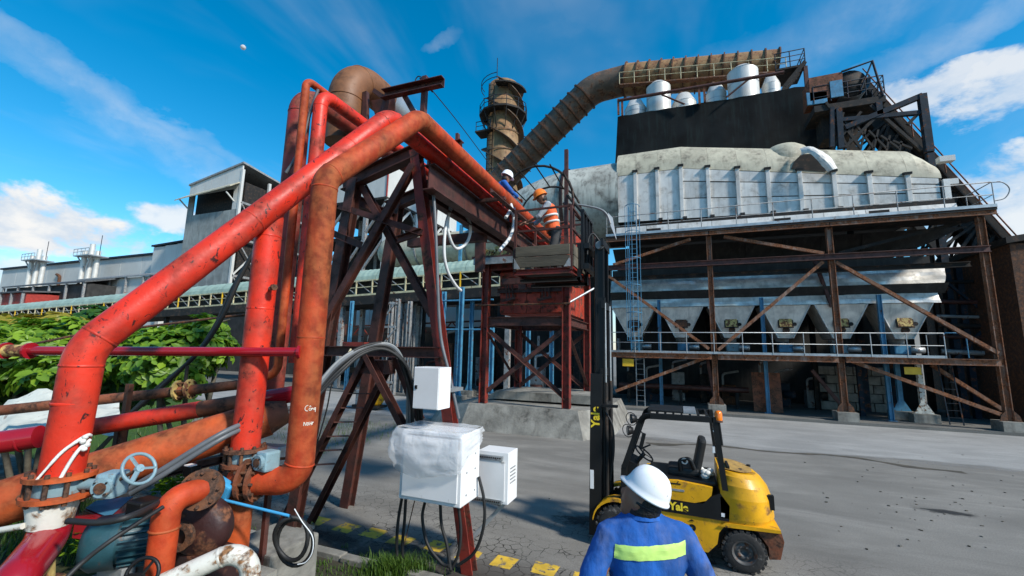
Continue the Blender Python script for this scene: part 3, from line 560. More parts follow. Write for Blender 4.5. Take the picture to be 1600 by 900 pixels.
# crumpled foil-wrapped bands above the hoppers
def band(za, zb, ya, yb, x0, x1, mat, nm, amp, nx=60, sl=0):
    mb = MB(); P_ = []
    for k in range(5):
        t_ = k/4; z_ = za+(zb-za)*t_; r = []
        for i in range(nx+1):
            x_ = x0+(x1-sl*(1-t_)-x0)*i/nx; d = amp*noise.noise(V((x_*1.3, z_*3, 5)))+amp*.6*noise.noise(V((x_*4, z_*5, 1))); r.append(V((x_, ya+(yb-ya)*t_+d, z_+d*.4)))
        P_.append(r)
    for k in range(4): mb.add(P_[k]+P_[k+1], [(i, i+1, nx+2+i, nx+1+i) for i in range(nx)], True)
    return mb.build(nm, mat, fh)
band(6.86, 7.75, FY+1.25, FY+1.75, -3.9, 12.6, 'silverwrap', 'foil_wrap', .14, 60, .3)
band(6.42, 6.88, FY+1.6, FY+1.1, -3.9, 12.4, 'darkplate', 'hopper_collar', .03)
band(5.94, 6.44, FY+1.35, FY+1.55, -3.85, 12.1, 'silverwrap', 'foil_wrap', .07)
MB().b2((-3.85, FY+1.9, 5.98), (12.1, FY+5, 8.4)).build('hopper_box', 'darkplate', fh)
HX = [(-17.08, -14.55), (-14.3, -11.88), (-11.61, -9.24), (-8.92, -6.59), (-6.39, -4.06), (-3.71, -1.43)]
for i, (a, b) in enumerate(HX):
    a += 13.26; b += 13.26; m = (a+b)/2-.0; yt = FY+1.45; mb = MB(); n = 6
    hp = mb.prism([(a, yt, 5.93), (b, yt, 5.93), (m+.36, yt+.38, 4.15), (m-.36, yt+.38, 4.15)], (0, 1.9, 0)).build('hopper', 'silverwrap', fh)
    for s_, xa, xb in ((1, b, m+.36), (-1, a, m-.36)): MB().beam((xa, yt-.03, 5.93), (xb, yt+.35, 4.15), bsec(.06, .05)).build('edge_trim', 'silver', hp)
    hz = 5.0; hy = yt+.38*(5.93-hz)/1.78-.03; rot = Matrix.Rotation(-.21, 3, 'X')
    MB().box((m, hy, hz), (.72, .06, .6), rot).build('hatch_frame', 'soot', hp); MB().box((m, hy-.03, hz), (.6, .05, .48), rot).build('hatch_cover', 'moss' if i not in (0, 1) else 'rust', hp)
    MB().disc((m+.42, hy-.02, hz-.1), (0, 1, 0), .1, .08, 12).build('hatch_lug', 'soot', hp)
    MB().disc((m+.03, hy+.1, hz-.42), (0, 1, -.4), .17, .14, 14).build('poke_hole', 'rust', hp)
    MB().lathe([(.34, 0), (.34, -.22), (.22, -.24), (.22, -.7)], (m, yt+1.3, 4.15), zz, 14).build('outlet', 'greysteel', hp)
    rv = MB().box((m+.1, yt+1.2, 3.62), (.7, .6, .5), None, 0, .06).build('rotary_valve', 'blue' if i % 2 else 'valve', fh)
    MB().lathe([(.001, -.35), (.17, -.35), (.17, .2), (.001, .2)], (m+.75, yt+.9, 3.6), V((1, 0, 0)), 14).build('gear_motor', 'galv', rv)
# walkway at the hopper outlets
for a, b in ((-3.7, 1.62), (1.9, 7.25), (7.53, 13.15)): MB().beam((a, FY-.3, 3.05), (b, FY-.3, 3.05), csec(.28, .1, .02)).build('walkway_beam', 'rustbeam', fh)
MB().b2((-3.7, FY-.28, 3.17), (13.1, FY+3.6, 3.21)).build('walkway_deck', 'soot', fh)
hw = thing('walkway_handrail', (3.5, FY-.3, 3.2), 'grey pipe handrail along the walkway below the silver hoppers', 'handrail')
handrail(hw, [(-3.7, FY-.3, 3.2), (11.3, FY-.3, 3.2), (11.3, FY+1.2, 3.2)], 1.14, 1.42, .024, 'galv', 1, toe=True)
for k, (x_, nm) in enumerate(((-1.04, 'beside the caged ladder'), (4.33, 'below the middle hoppers'), (9.56, 'below the rightmost hopper gap'))):
    t_ = thing('blue_column', (x_, FY+1.1, .14), f'bright blue steel column standing {nm}', 'column', 'blue columns under the filter house')
    MB().beam((x_, FY+1.1, .16), (x_, FY+1.1, 6.35), isec(.18, .18, .02), V((1, 0, 0))).build('shaft', 'blue', t_); MB().b2((x_-.18, FY+.92, .14), (x_+.18, FY+1.28, .17)).build('base_plate', 'blue', t_)
t_ = thing('caged_ladder', (-2.3, FY-.75, 3.2), 'blue caged ladder climbing to the upper platform of the filter house', 'ladder')
ladder(t_, (-2.3, FY-.62, 3.25), (-2.3, FY-.62, 11.7), (1, 0, 0), .42, .28, 'blue', .022, (.6, 8.45, .42), (0, -1, 0))
for p_ in (4.6, 7.2, 9.6): MB().b2((-2.55, FY-.62, p_), (-2.5, FY-.15, p_+.05)).build('bracket', 'blue', t_); 
t_ = thing('fixed_ladder', (-2.15, FY+.5, .14), 'grey ladder from the slab up to the hopper walkway at the left end', 'ladder'); ladder(t_, (-2.15, FY+.5, .15), (-2.15, FY+.5, 3.15), (1, 0, 0), .45, .3, 'galv')
t_ = thing('fixed_ladder', (11.6, FY+1.0, .14), 'dark blue ladder below the right end of the hopper walkway', 'ladder'); ladder(t_, (11.9, FY+.9, .15), (11.7, FY+.9, 3.4), (1, 0, 0), .5, .3, 'navy')
MB().tube(fillet([(11.7, FY+.6, 3.25), (11.7, FY+.6, 4.4), (12.5, FY+.6, 4.4), (12.5, FY+.6, 3.25)], .1), .025, 6).build('gate_hoop', 'blue', t_)
# signs
MB().box((-2.75, FY-.2, 2.62), (.62, .03, .42)).build('sign_plate', 'yellowplain', label='small yellow plate hung under the walkway left of the ladder', cat='sign')
MB().box((10.15, FY-.0, 2.6), (.62, .03, .34)).build('sign_plate', 'yellowplain', label='small yellow plate hung under the walkway at the right end', cat='sign')
# things standing under the walkway
t_ = thing('cross_pipe', (0, 28, .14), 'dull red pipe lying low behind the first rusty column', 'pipe')
MB().tube([(-3.6, 28, 1.2), (3.6, 28, 1.2)], .16, 14).build('pipe', 'oxide', t_); [MB().b2((x_-.08, 27.9, .14), (x_+.08, 28.1, 1.04)).build('stand', 'soot', t_) for x_ in (-3, 0, 3)]
for x_, lb in ((4.0, 'rusty sheet panel leaning left of the blue column'), (4.75, 'rusty sheet panel leaning right of the blue column')): MB().box((x_, 27.2, 1.2), (.62, .06, 2.1), Matrix.Rotation(-.1, 3, 'X')).build('leaning_panel', 'rustpipe', label=lb, cat='panel')
t_ = thing('stone_wall', (9.3, 30.6, .14), 'pale stone block wall in the dark under the walkway', 'wall')
for r in range(5):
    for k in range(4): MB().b2((7.6+k*.86+(.4 if r % 2 else 0), 30.4+rng.uniform(-.03, .03), .16+r*.5), (8.42+k*.86+(.4 if r % 2 else 0), 30.8, .63+r*.5), 0, .03).build('stone', 'conc', t_)
for p_, mt, lb in (((1410, 655), 'blue', 'short pale blue post on a concrete foot under the walkway'), ((1445, 660), 'whitedirty', 'short white post on a concrete foot under the walkway')):
    b_ = PZ(p_[0], p_[1], .14); t_ = thing('stub_post', b_, lb, 'post')
    MB().prism([b_+V((-.5, -.3, 0)), b_+V((.5, -.3, 0)), b_+V((.5, .3, 0)), b_+V((-.5, .3, 0))], (0, 0, .4)).build('footing', 'conc', t_)
    MB().beam(b_+V((0, 0, .41)), b_+V((0, 0, 3.0)), isec(.2, .2, .03)).build('shaft', mt, t_)
    for s_ in (-1, 1): MB().prism([b_+V((s_*.1, -.1, .41)), b_+V((s_*.38, -.1, .41)), b_+V((s_*.1, -.1, .95))], (0, .03, 0)).build('gusset', mt, t_)
t_ = thing('steel_bench', PZ(1375, 640, .14), 'low dark steel trestle standing on the slab edge', 'trestle'); b_ = PZ(1360, 632, .14); c_ = PZ(1400, 643, .14)
MB().beam(b_+zz*.5, c_+zz*.5, bsec(.12, .1)).build('top_bar', 'soot', t_); [MB().b2(q+V((-.06, -.06, 0)), q+V((.06, .06, .45))).build('leg', 'soot', t_) for q in (b_, c_)]
for k, (x_, y_, h_) in enumerate(((8.9, 28.3, 3.0), (10.3, 28.2, 3.0))):
    MB().beam((x_, y_, .15), (x_, y_, h_), isec(.2, .2, .03)).build('dark_column', 'navy', label=('dark blue steel column just right of the second rusty column', 'dark blue steel column further right beside the stone wall')[k], cat='column')
MB().b2((-4.5, 33.5, .13), (13.5, 34, 9.5)).build('dark_backing', 'darkplate', label='dark backing wall added behind the hoppers to keep the space dark', cat='wall')  # added dark enclosure that keeps the space under the platform dark
rg2 = random.Random(12)
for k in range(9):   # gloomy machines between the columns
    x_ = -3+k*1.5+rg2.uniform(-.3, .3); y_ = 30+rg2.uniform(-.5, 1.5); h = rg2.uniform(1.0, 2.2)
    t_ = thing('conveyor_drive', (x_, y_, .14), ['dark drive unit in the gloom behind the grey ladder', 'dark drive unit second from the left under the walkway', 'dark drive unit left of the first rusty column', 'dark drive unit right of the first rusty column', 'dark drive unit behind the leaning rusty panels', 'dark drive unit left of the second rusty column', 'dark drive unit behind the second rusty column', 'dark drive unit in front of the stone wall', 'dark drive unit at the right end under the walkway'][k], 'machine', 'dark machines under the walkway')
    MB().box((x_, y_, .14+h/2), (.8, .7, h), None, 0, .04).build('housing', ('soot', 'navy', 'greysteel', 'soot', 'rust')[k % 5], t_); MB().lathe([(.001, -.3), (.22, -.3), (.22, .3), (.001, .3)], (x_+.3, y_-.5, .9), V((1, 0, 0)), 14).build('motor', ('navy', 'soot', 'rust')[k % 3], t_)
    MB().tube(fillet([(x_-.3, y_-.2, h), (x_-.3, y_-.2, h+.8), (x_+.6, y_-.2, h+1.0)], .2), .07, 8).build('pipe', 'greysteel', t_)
# round inlet duct at the left end of the filter house
t_ = thing('inlet_duct', (-7, 30.6, 9), 'stained cream and silver round duct feeding the left end of the filter house', 'duct')
cz = 13.7; MB().lathe([(3.05, -3.4), (3.0, -7.2)], (0, 30.4, cz), V((1, 0, 0)), 40).build('barrel', 'duct', t_)
MB().lathe([(3.1, -7.15), (3.1, -7.4), (3.02, -7.4)], (0, 30.4, cz), V((1, 0, 0)), 40).build('band', 'oxide', t_)
MB().lathe([(3.0, -7.3), (2.75, -8.8), (2.3, -10.4), (1.75, -11.8), (1.4, -14)], (0, 30.4, cz-.0), V((1, 0, 0)), 40).build('cone', 'duct', t_)
MB().b2((-7, 29, 9.9), (-6.6, 31.8, 11)).build('saddle', 'soot', t_); MB().b2((-7, 30.2, .14), (-6.6, 30.6, 9.9)).build('support', 'soot', t_)
# ================================================================== upper works behind
bn = thing('shade_net_screen', (2, FY+8, 14), 'black shade netting hung over the upper works behind the filter house', 'netting')
yn = FY+8; P_ = [V((-4.66, yn, 14)), V((-4.1, yn, 22.6)), V((9.1, yn, 22.4)), V((9.2, yn, 21.5)), V((10.4, yn, 17.6)), V((10.6, yn, 14))]
nx = 40; nz = 14; mb = MB()
for k in range(nz+1):
    for i in range(nx+1):
        t1 = i/nx; t2 = k/nz; xl = -4.66+.56*t2; xr = 10.6-1.5*max(0, t2-.3)/.7; zt = 22.6-.2*t1; x_ = xl+(xr-xl)*t1; z_ = 14+(zt-14)*t2
        mb.v.append(V((x_, yn+.10*noise.noise(V((x_*.6, z_*.25, 2)))+.05*noise.noise(V((x_*2.2, z_*.5, 4)))-(.25 if .1 < abs(t2-.62) < .13 else 0)*.3, z_+(.08*noise.noise(V((x_*1.5, 0, 8))) if k == nz else 0))))
for k in range(nz):
    for i in range(nx): q = k*(nx+1)+i; mb.f.append((q, q+1, q+nx+2, q+nx+1)); mb.sm.append(True); mb.mi.append(0)
mb.build('net_sheet', 'net', bn)
for x_ in (-4.0, 0.6, 4.8, 8.8): MB().beam((x_, yn+.4, 14), (x_, yn+.4, 22.3), bsec(.2, .2)).build('post', 'soot', bn)
MB().beam((-4.1, yn+.3, 22.2), (9.0, yn+.3, 22.2), bsec(.15, .2)).build('top_rail', 'oxide', bn)
MB().b2((-4.3, yn+.7, 14), (9.5, yn+6, 21.2)).build('boiler_casing', 'soot', label='dark casing behind the black shade netting', cat='casing')
def tank(px0, px1, pyt, pyb, y, lb, cone=.45):
    a = PY(px0, (pyt+pyb)/2, y); b = PY(px1, (pyt+pyb)/2, y); r = abs(b.x-a.x)/2; cxx = (a.x+b.x)/2; zt = PY((px0+px1)/2, pyt, y).z; zb = 20.5
    t_ = thing('silver_tank', (cxx, y+r, zb), lb, 'tank', 'silver tanks above the black netting')
    MB().lathe([(r, zb), (r, zt-cone)], (cxx, y+r, 0), zz, 32).build('shell', 'tank', t_); MB().lathe([(r*1.02, zt-cone-.01), (r*.55, zt-.05), (.2, zt), (.001, zt)], (cxx, y+r, 0), zz, 32).build('roof', 'tank', t_)
    for q in (.35, .7): MB().lathe([(r*1.012, zb+(zt-zb)*q-.03), (r*1.012, zb+(zt-zb)*q+.03)], (cxx, y+r, 0), zz, 32).build('seam_band', 'galv', t_)
    MB().lathe([(.18, zt-.1), (.18, zt+.25), (.001, zt+.27)], (cxx-.2, y+r, 0), zz, 10).build('vent', 'rust', t_)
tank(974, 1009, 148, 180, FY+9, 'low silver tank at the left end above the black netting', .9)
tank(1009, 1048, 119, 170, FY+8.6, 'tall silver tank second from left above the black netting')
tank(1049, 1089, 138, 165, FY+10, 'low silver tank right of the tall left tank', .9)
tank(1103, 1137, 124, 160, FY+10, 'low silver tank left of the largest tank', .9)
tank(1139, 1190, 92, 150, FY+8.6, 'largest silver tank near the right end above the netting')
tank(1192, 1222, 112, 140, FY+10, 'low silver tank right of the largest tank', .8)
t_ = thing('tank_guard_frame', (2, yn, 22), 'rust red pipe rail on posts in front of the silver tanks', 'rail')
MB().tube([PY(967, 157, yn-.3), PY(1225, 113, yn-.3)], .13, 8).build('rail', 'oxide', t_); MB().tube([PY(1034, 148, yn-.3), PY(1070, 163, yn-.3)], .07, 6).build('strut', 'oxide', t_); MB().tube([PY(1172, 122, yn-.3), PY(1135, 152, yn-.3)], .07, 6).build('strut', 'oxide', t_)
for p in ((966, 155), (972, 156), (1092, 137), (1100, 133)): q = PY(*p, yn-.25); MB().beam(q, V((q.x, q.y, q.z-1.4)), bsec(.16, .16)).build('post', 'rustpipe', t_)
# big ringed duct along the top, bending down to the left
yd = FY+13
a = (PY(978, 105, yd)+PY(978, 146, yd))/2; b = (PY(1212, 79, yd)+PY(1212, 112, yd))/2; rd = (PY(978, 104, yd)-PY(978, 148, yd)).length/2; b.z = a.z-1.75
t_ = thing('ringed_duct', (a.x, yd, 24), 'wide brown rusted duct with ring stiffeners above the silver tanks', 'duct')
MB().tube([a, b], rd, 32).build('barrel', 'brownduct', t_)
n = 12
for k in range(n+1):
    p = a.lerp(b, k/n); MB().lathe([(rd, -.05), (rd+.16, -.05), (rd+.16, .05), (rd, .05)], p, b-a, 32, 0, False).build('ring', 'rust', t_)
e1 = (PY(930, 122, yd)+PY(950, 168, yd))/2; lo = (PY(775, 258, yd+1)+PY(815, 292, yd+1))/2; e0 = V((a.x-3.2, yd, a.z-.2))
path = fillet([a, e0, V((lo.x, yd+.6, lo.z)), V((lo.x-3, yd+.8, lo.z-2.6))], 3.2, 6)
MB().tube(path, rd*.94, 28).build('down_leg', 'darkduct', t_)
dl = (path[-2]-path[-3]).normalized(); L0 = path[-3]; LL = (path[-2]-path[-3]).length; i0 = 7
st = path[7]; en = path[-2]; 
for k in range(12):
    p = st.lerp(en, k/11.); MB().lathe([(rd*.94, -.05), (rd*.94+.14, -.05), (rd*.94+.14, .05), (rd*.94, .05)], p, (en-st), 28, 0, False).build('ring', 'rust', t_)
for x_ in (a.x+2, a.x+7, b.x-1): MB().beam((x_, yd, 14), (x_, yd, b.z-rd+.2), bsec(.35, .35)).build('support', 'soot', t_)
t_ = thing('duct_walkway', (a.x+5, yd-rd, a.z-rd), 'narrow railed catwalk slung along the front of the ringed duct', 'walkway')
q0 = V((a.x-.4, yd-rd-.1, a.z-rd*.98)); q1 = V((b.x+.3, yd-rd-.1, b.z-rd*.98)); MB().beam(q0-zz*.05, q1-zz*.05, bsec(.5, .1)).build('deck', 'rustbeam', t_); handrail(t_, [q0-V((0, .22, 0)), q1-V((0, .22, 0))], 1.15, 1.3, .035, 'paleyel', 1)
MB().beam((a.x+2, yd-rd+.2, 21), (a.x+2, yd-rd+.2, q0.z-.15), bsec(.2, .2)).build('hanger', 'soot', t_); MB().beam((b.x-2, yd-rd+.2, 21), (b.x-2, yd-rd+.2, q1.z+.05), bsec(.2, .2)).build('hanger', 'soot', t_)
# end platform with stair at the right end of the duct
t_ = thing('stair_platform', (9.4, yd-2, 22), 'dark railed stair platform at the right end of the ringed duct', 'platform')
ys = yd-2.4
P0 = PY(1212, 108, ys); P1 = PY(1258, 95, ys); MB().b2((P0.x, ys, P0.z-.15), (P1.x, ys+2.5, P0.z)).build('deck', 'soot', t_); handrail(t_, [(P0.x, ys, P0.z), (P1.x, ys, P0.z), (P1.x, ys+2.5, P0.z)], 1.3, 1.0, .04, 'navy', 2)
s0 = PY(1258, 96, ys); s1 = PY(1226, 135, ys)
for dy in (0, 1.1): MB().beam(s0+V((0, dy, 0)), s1+V((0, dy, 0)), bsec(.08, .3)).build('stringer', 'soot', t_)
for k in range(9): p = s0.lerp(s1, (k+.5)/9); MB().box(p+V((0, .55, 0)), (.36, 1.0, .05)).build('tread', 'greysteel', t_)
MB().beam((P1.x, ys+.1, 15), (P1.x, ys+.1, P0.z-.2), bsec(.25, .25)).build('post', 'oxide', t_); MB().beam((P0.x, ys+2.4, 15), (P0.x, ys+2.4, P0.z-.2), bsec(.25, .25)).build('post', 'soot', t_)
# ================================================================== inclined conveyor and head house at right
yc = 33.0
def inc(px, py): return PY(px, py, yc)
t_ = thing('inclined_conveyor', (18, yc, 0), 'long black lattice conveyor climbing behind the right end of the filter house', 'conveyor')
ta, tb_ = inc(1345, 130), inc(1612, 425); ba, bb = inc(1300, 195), inc(1606, 545)
tb_ = tb_+(tb_-ta)*.5; bb = ba+(tb_-ta)*(1.0)
for dy in (0, 2.2):
    for p, q in ((ta, tb_), (ba, bb)): MB().beam(p+V((0, dy, 0)), q+V((0, dy, 0)), bsec(.3, .4)).build('chord', 'soot', t_)
    n = 22
    for k in range(n):
        p = ta.lerp(tb_, k/n)+V((0, dy, 0)); q = ba.lerp(bb, k/n)+V((0, dy, 0)); q2 = ba.lerp(bb, (k+1)/n)+V((0, dy, 0)); p2 = ta.lerp(tb_, (k+1)/n)+V((0, dy, 0))
        MB().beam(p, q, bsec(.15, .15)).build('web_post', 'soot', t_); MB().beam(*((p, q2) if k % 2 else (q, p2)), bsec(.14, .14)).build('web_diagonal', 'soot', t_)
MB().prism([ta+V((0, -.35, -.35)), tb_+V((0, -.35, -.35)), tb_+V((0, -.35, .45)), ta+V((0, -.35, .45))], (0, 2.9, 0)).build('hood', 'soot', t_)
MB().add([ta+V((0, .1, -.1)), tb_+V((0, .1, -.1)), tb_+V((0, .1, -2.3)), ta+V((0, .1, -2.3))], [(0, 1, 2, 3)]).add([ta+V((0, 2.1, -.5)), tb_+V((0, 2.1, -.5)), tb_+V((0, 2.1, -1.5)), ta+V((0, 2.1, -1.5))], [(0, 1, 2, 3)]).build('side_sheet', 'soot', t_)
MB().prism([ta+V((0, .1, -.7)), tb_+V((0, .1, -.7)), tb_+V((0, 2.1, -.7)), ta+V((0, 2.1, -.7))], (0, 0, -.15)).build('belt_deck', 'soot', t_)
for s_ in range(7): 
    p = ta.lerp(tb_, .08+s_*.13)+V((0, -.5, 0)); MB().tube([p-zz*.3, p+zz*.75], .04, 5).build('rail_post', 'rustpipe', t_)
MB().tube([ta+V((0, -.5, .75)), tb_+V((0, -.5, .75))], .04, 5).build('rail', 'rustpipe', t_); MB().tube([ta+V((0, -.5, .3)), tb_+V((0, -.5, .3))], .035, 5).build('rail', 'rustpipe', t_)
for tt in (.35, .62, .9):
    p = ba.lerp(bb, tt); MB().beam((p.x, yc+.2, .14), p+V((0, .2, 0)), bsec(.3, .3)).build('bent_leg', 'soot', t_); MB().beam((p.x, yc+2, .14), p+V((0, 2, 0)), bsec(.3, .3)).build('bent_leg', 'soot', t_)
t_ = thing('head_house', (11, 30, 10), 'blue and rusty conveyor head house with railed gallery on dark steel legs', 'head house')
yh = 30.5
def H(px, py, dy=0): return PY(px, py, yh)+V((0, dy, 0))
MB().prism([H(1264, 122), H(1316, 112), H(1318, 148), H(1266, 158)], (0, 1.6, 0)).build('hood_panel', 'rustpipe', t_)
MB().prism([H(1260, 145), H(1292, 143), H(1293, 160), H(1262, 164)], (0, .1, 0)).build('side_panel', 'blue', t_); MB().b2(H(1296, 128)-V((0, .05, 0)), H(1318, 150)+V((0, .05, 0))).build('patch_panel', 'blue', t_)
mb = MB(); q = H(1330, 128); mb.lathe([(1.0, 0), (1.0, 1.8)], q, V((0, 1, 0)), 20, a0=math.pi*1.0, a1=math.pi*2.1); mb.build('drum_cover', 'galv', t_); MB().lathe([(.001, .1), (.85, .1), (.85, 1.6), (.001, 1.6)], q, V((0, 1, 0)), 20).build('head_drum', 'soot', t_)
MB().b2(H(1272, 166), H(1385, 158)+V((0, 2.4, -.0))).build('gallery_deck', 'soot', t_)
d0 = H(1272, 162); d1 = H(1383, 150); d1.z = d0.z-.3; handrail(t_, [d0, V((d1.x, d1.y, d0.z)), V((d1.x, d1.y+2.4, d0.z))], 1.15, .9, .035, 'navy', 2)
MB().tube([H(1315, 112), H(1363, 95), H(1380, 150)], .07, 6).build('davit', 'navy', t_); MB().tube([H(1363, 95), H(1345, 140)], .05, 6).build('davit', 'navy', t_)
for p, q, s_ in [((1320, 200), (1440, 150), .3), ((1310, 188), (1440, 176), .24), ((1440, 148), (1452, 238), .36), ((1440, 172), (1418, 195), .18), ((1310, 170), (1314, 232), .3), ((1372, 160), (1374, 180), .3), ((1300, 168), (1300, 230), .22), ((1320, 230), (1372, 180), .16), ((1345, 175), (1300, 232), .14), ((1360, 165), (1440, 235), .16), ((1290, 160), (1345, 232), .14)]: MB().beam(H(*p), H(*q), bsec(s_, s_)).build('frame_member', 'navy' if s_ > .2 else 'soot', t_)
for x_, zt in ((H(1314, 232).x, 15.2), (H(1452, 238).x, 15.0)): MB().beam((x_, yh, .14), (x_, yh, zt), bsec(.32, .32)).build('leg', 'navy', t_)
for k in range(6):   # ragged lattice below the gallery
    p = H(1318+k*18, 176+k*9); q = H(1304+k*20, 232+k*2); MB().beam(p, q, bsec(.1, .1)).build('lattice_bar', 'soot', t_); MB().beam(H(1300+k*19, 180+k*8), H(1325+k*20, 232), bsec(.1, .1)).build('lattice_bar', 'soot', t_)
MB().b2(H(1290, 170)+V((0, .8, 0)), H(1350, 200)+V((0, 2.2, 0))).build('chute', 'soot', t_)
# right edge: dark shed, blue-black steel and far lattice
t_ = thing('dark_shed', (21, 28, 0), 'rust black shed wall at the right edge of the picture', 'shed')
a = PY(1574, 362, 27); MB().b2((a.x, 27, .1), (a.x+14, 36, a.z-.6)).build('wall', 'rust', t_)
MB().prism([(a.x-.2, 26.8, a.z-.6), (a.x+14, 26.8, a.z+1.6), (a.x+14, 26.8, a.z+1.9), (a.x-.2, 26.8, a.z-.3)], (0, 9.4, 0)).build('roof', 'soot', t_)
t_ = thing('pipe_rack', (15, 30, 0), 'dark steel rack with pipes and sheets under the conveyor at far right', 'pipe rack')
for px in (1478, 1496, 1530, 1566): q = PY(px, 420, 30.2); MB().beam((q.x, 30.2, .14), (q.x, 30.2, 8.2), bsec(.26, .26)).build('post', 'navy', t_)
rk = PY(1475, 500, 30.2).x
for k, z_ in enumerate((3.0, 3.6, 4.4, 5.0, 5.5, 6.3, 7.4)): MB().tube([(rk-.4, 30.0, z_), (rk+5.5, 30.0, z_-.25)], .09+.04*(k % 2), 8).build('pipe', ('soot', 'greysteel', 'oxide')[k % 3], t_)
MB().beam((rk, 30, 3), (rk+3.8, 30, 7.6), bsec(.12, .12)).build('brace', 'navy', t_); MB().beam((rk, 30, 7.6), (rk+3.8, 30, 3), bsec(.12, .12)).build('brace', 'navy', t_)
t_ = thing('far_shed', (24, 48, 0), 'pale sided shed glimpsed between dark posts at the right', 'shed'); MB().b2((14, 46, .0), (40, 56, 9.2)).build('wall', 'palegrey', t_); MB().prism([(13.6, 45.6, 9.2), (13.6, 56.4, 9.2), (13.6, 51, 11)], (27, 0, 0)).build('roof', 'rustpipe', t_)
# ================================================================== chimney
yk = 45.0
L_ = PY(752, 215, yk); R2 = PY(800, 215, yk); rk_ = (R2.x-L_.x)/2; kx = (L_.x+R2.x)/2; ztp = PY(776, 122, yk).z
ch = thing('chimney', (kx, yk+2, 0), 'tall rust stained steel chimney with spiral strakes and ring platforms', 'chimney')
MB().lathe([(rk_*1.03, 0), (rk_, 20), (rk_*.93, ztp), (rk_*.8, ztp), (rk_*.8, ztp-3)], (kx, yk+2, 0), zz, 40).build('shaft', 'chim', ch)
for s_ in range(3):
    mb = MB(); n = 70; ri = rk_*.95; 
    for k in range(n+1):
        a_ = s_*2.094+k/n*6.283*1.6+.6; z_ = ztp-.3-k/n*17.; c_ = V((kx+ri*math.cos(a_), yk+2+ri*math.sin(a_), z_)); o_ = V((kx+(ri+.75)*math.cos(a_), yk+2+(ri+.75)*math.sin(a_), z_)); mb.v += [c_, o_, o_+zz*.08, c_+zz*.08]
        if k:
            q = (k-1)*4
            for e in range(4): mb.f.append((q+e, q+(e+1) % 4, q+4+(e+1) % 4, q+4+e)); mb.sm.append(False); mb.mi.append(0)
    mb.build('strake', 'darkduct', ch)
zp = PY(777, 172, yk).z
mb = MB().lathe([(rk_*.98, zp), (rk_*1.5, zp), (rk_*1.5, zp+.25), (rk_*.98, zp+.25)], (kx, yk+2, 0), zz, 12, 0, False); pf = mb.build('ring_platform', 'soot', ch)
for k in range(12): a_ = k*math.pi/6; o_ = V((kx+rk_*1.47*math.cos(a_), yk+2+rk_*1.47*math.sin(a_), zp+.25)); MB().tube([o_, o_+zz*1.2], .05, 5).build('rail_post', 'navy', pf)
for h_ in (.65, 1.2): MB().tube([V((kx+rk_*1.47*math.cos(k*math.pi/6), yk+2+rk_*1.47*math.sin(k*math.pi/6), zp+.25+h_)) for k in range(12)], .045, 5, closed=True).build('rail', 'navy', pf)
for k in range(12): a_ = k*math.pi/6; MB().beam((kx+rk_*1.45*math.cos(a_), yk+2+rk_*1.45*math.sin(a_), zp-.02), (kx+rk_*.97*math.cos(a_), yk+2+rk_*.97*math.sin(a_), zp-2.2), bsec(.1, .1)).build('strut', 'soot', pf)
zt2 = ztp-1.2; mb = MB().lathe([(rk_*.96, zt2), (rk_*1.45, zt2), (rk_*1.45, zt2+.2), (rk_*.96, zt2+.2)], (kx, yk+2, 0), zz, 8, 0, False, math.pi*.95, math.pi*1.5); pf = mb.build('top_platform', 'soot', ch)
for h_ in (.7, 1.3): MB().tube([V((kx-rk_*1.42*math.cos(a_), yk+2-rk_*1.42*math.sin(a_), zt2+h_)) for a_ in [-.1+k*.25 for k in range(8)]], .05, 5).build('rail', 'navy', pf)
MB().tube([(kx-.6, yk+1, ztp-1), (kx-.6, yk+1, ztp+3.6)], .05, 5).build('lightning_rod', 'navy', ch)
zq = PY(757, 207, yk).z; sp = MB().b2((kx-rk_*1.35, yk-.4, zq), (kx-rk_*.3, yk+1.4, zq+.2)).build('landing', 'soot', ch); handrail(sp, [(kx-rk_*1.3, yk-.3, zq+.2), (kx-rk_*.35, yk-.3, zq+.2)], 1.2, 1, .05, 'navy', 1)
# ladder run up the shaft, in its own cage
for x_ in (-.35, .35): MB().tube([(kx-rk_*.45+x_, yk+.0, 20), (kx-rk_*.45+x_, yk+.15, ztp-.4)], .06, 5).build('ladder_stile', 'soot', ch)
for k in range(26): z_ = 21+k*.62; MB().tube([(kx-rk_*.45-.35, yk+.05, z_), (kx-rk_*.45+.35, yk+.05, z_)], .035, 4).build('ladder_rung', 'soot', ch)
for k in range(6): MB().lathe([(rk_*1.0, -.04), (rk_*1.03, -.04), (rk_*1.03, .04), (rk_*1.0, .04)], (kx, yk+2, 20+k*2.6), zz, 36, 0, False).build('shell_ring', 'darkduct', ch)
# ================================================================== green-roofed conveyor gallery
yg = 26.0
def gz(x): return 9.58+(x+12.4)*.0293
gl = thing('conveyor_gallery', (-40, yg, 0), 'long raised conveyor gallery with pale green roof and yellow lattice side', 'conveyor gallery')
def roofprof(x): return [V((x, yg-.1+1.1-1.1*math.cos(math.pi*.5*k/5), gz(x)-1.0+1.0*math.sin(math.pi*.5*k/5))) for k in range(6)]+[V((x, yg+3.2, gz(x)-.9))]
xs_ = [-8.0]
while xs_[-1] > -90: xs_.append(xs_[-1]-(1.9 if xs_[-1] > -40 else 4))
for i in range(len(xs_)-1):
    a, b = xs_[i]-.01, xs_[i+1]+.01; mb = MB(); n = 8; P_ = []
    for k in range(n+1):
        pr = roofprof(a+(b-a)*k/n); P_.append([p+V((0, -.0, .035*(k % 2))) for p in pr])
    for k in range(n): mb.add(P_[k]+P_[k+1], [(j, j+1, 8+j, 7+j) for j in range(6)], False)
    mb.build('roof_sheet', 'greenroof', gl)
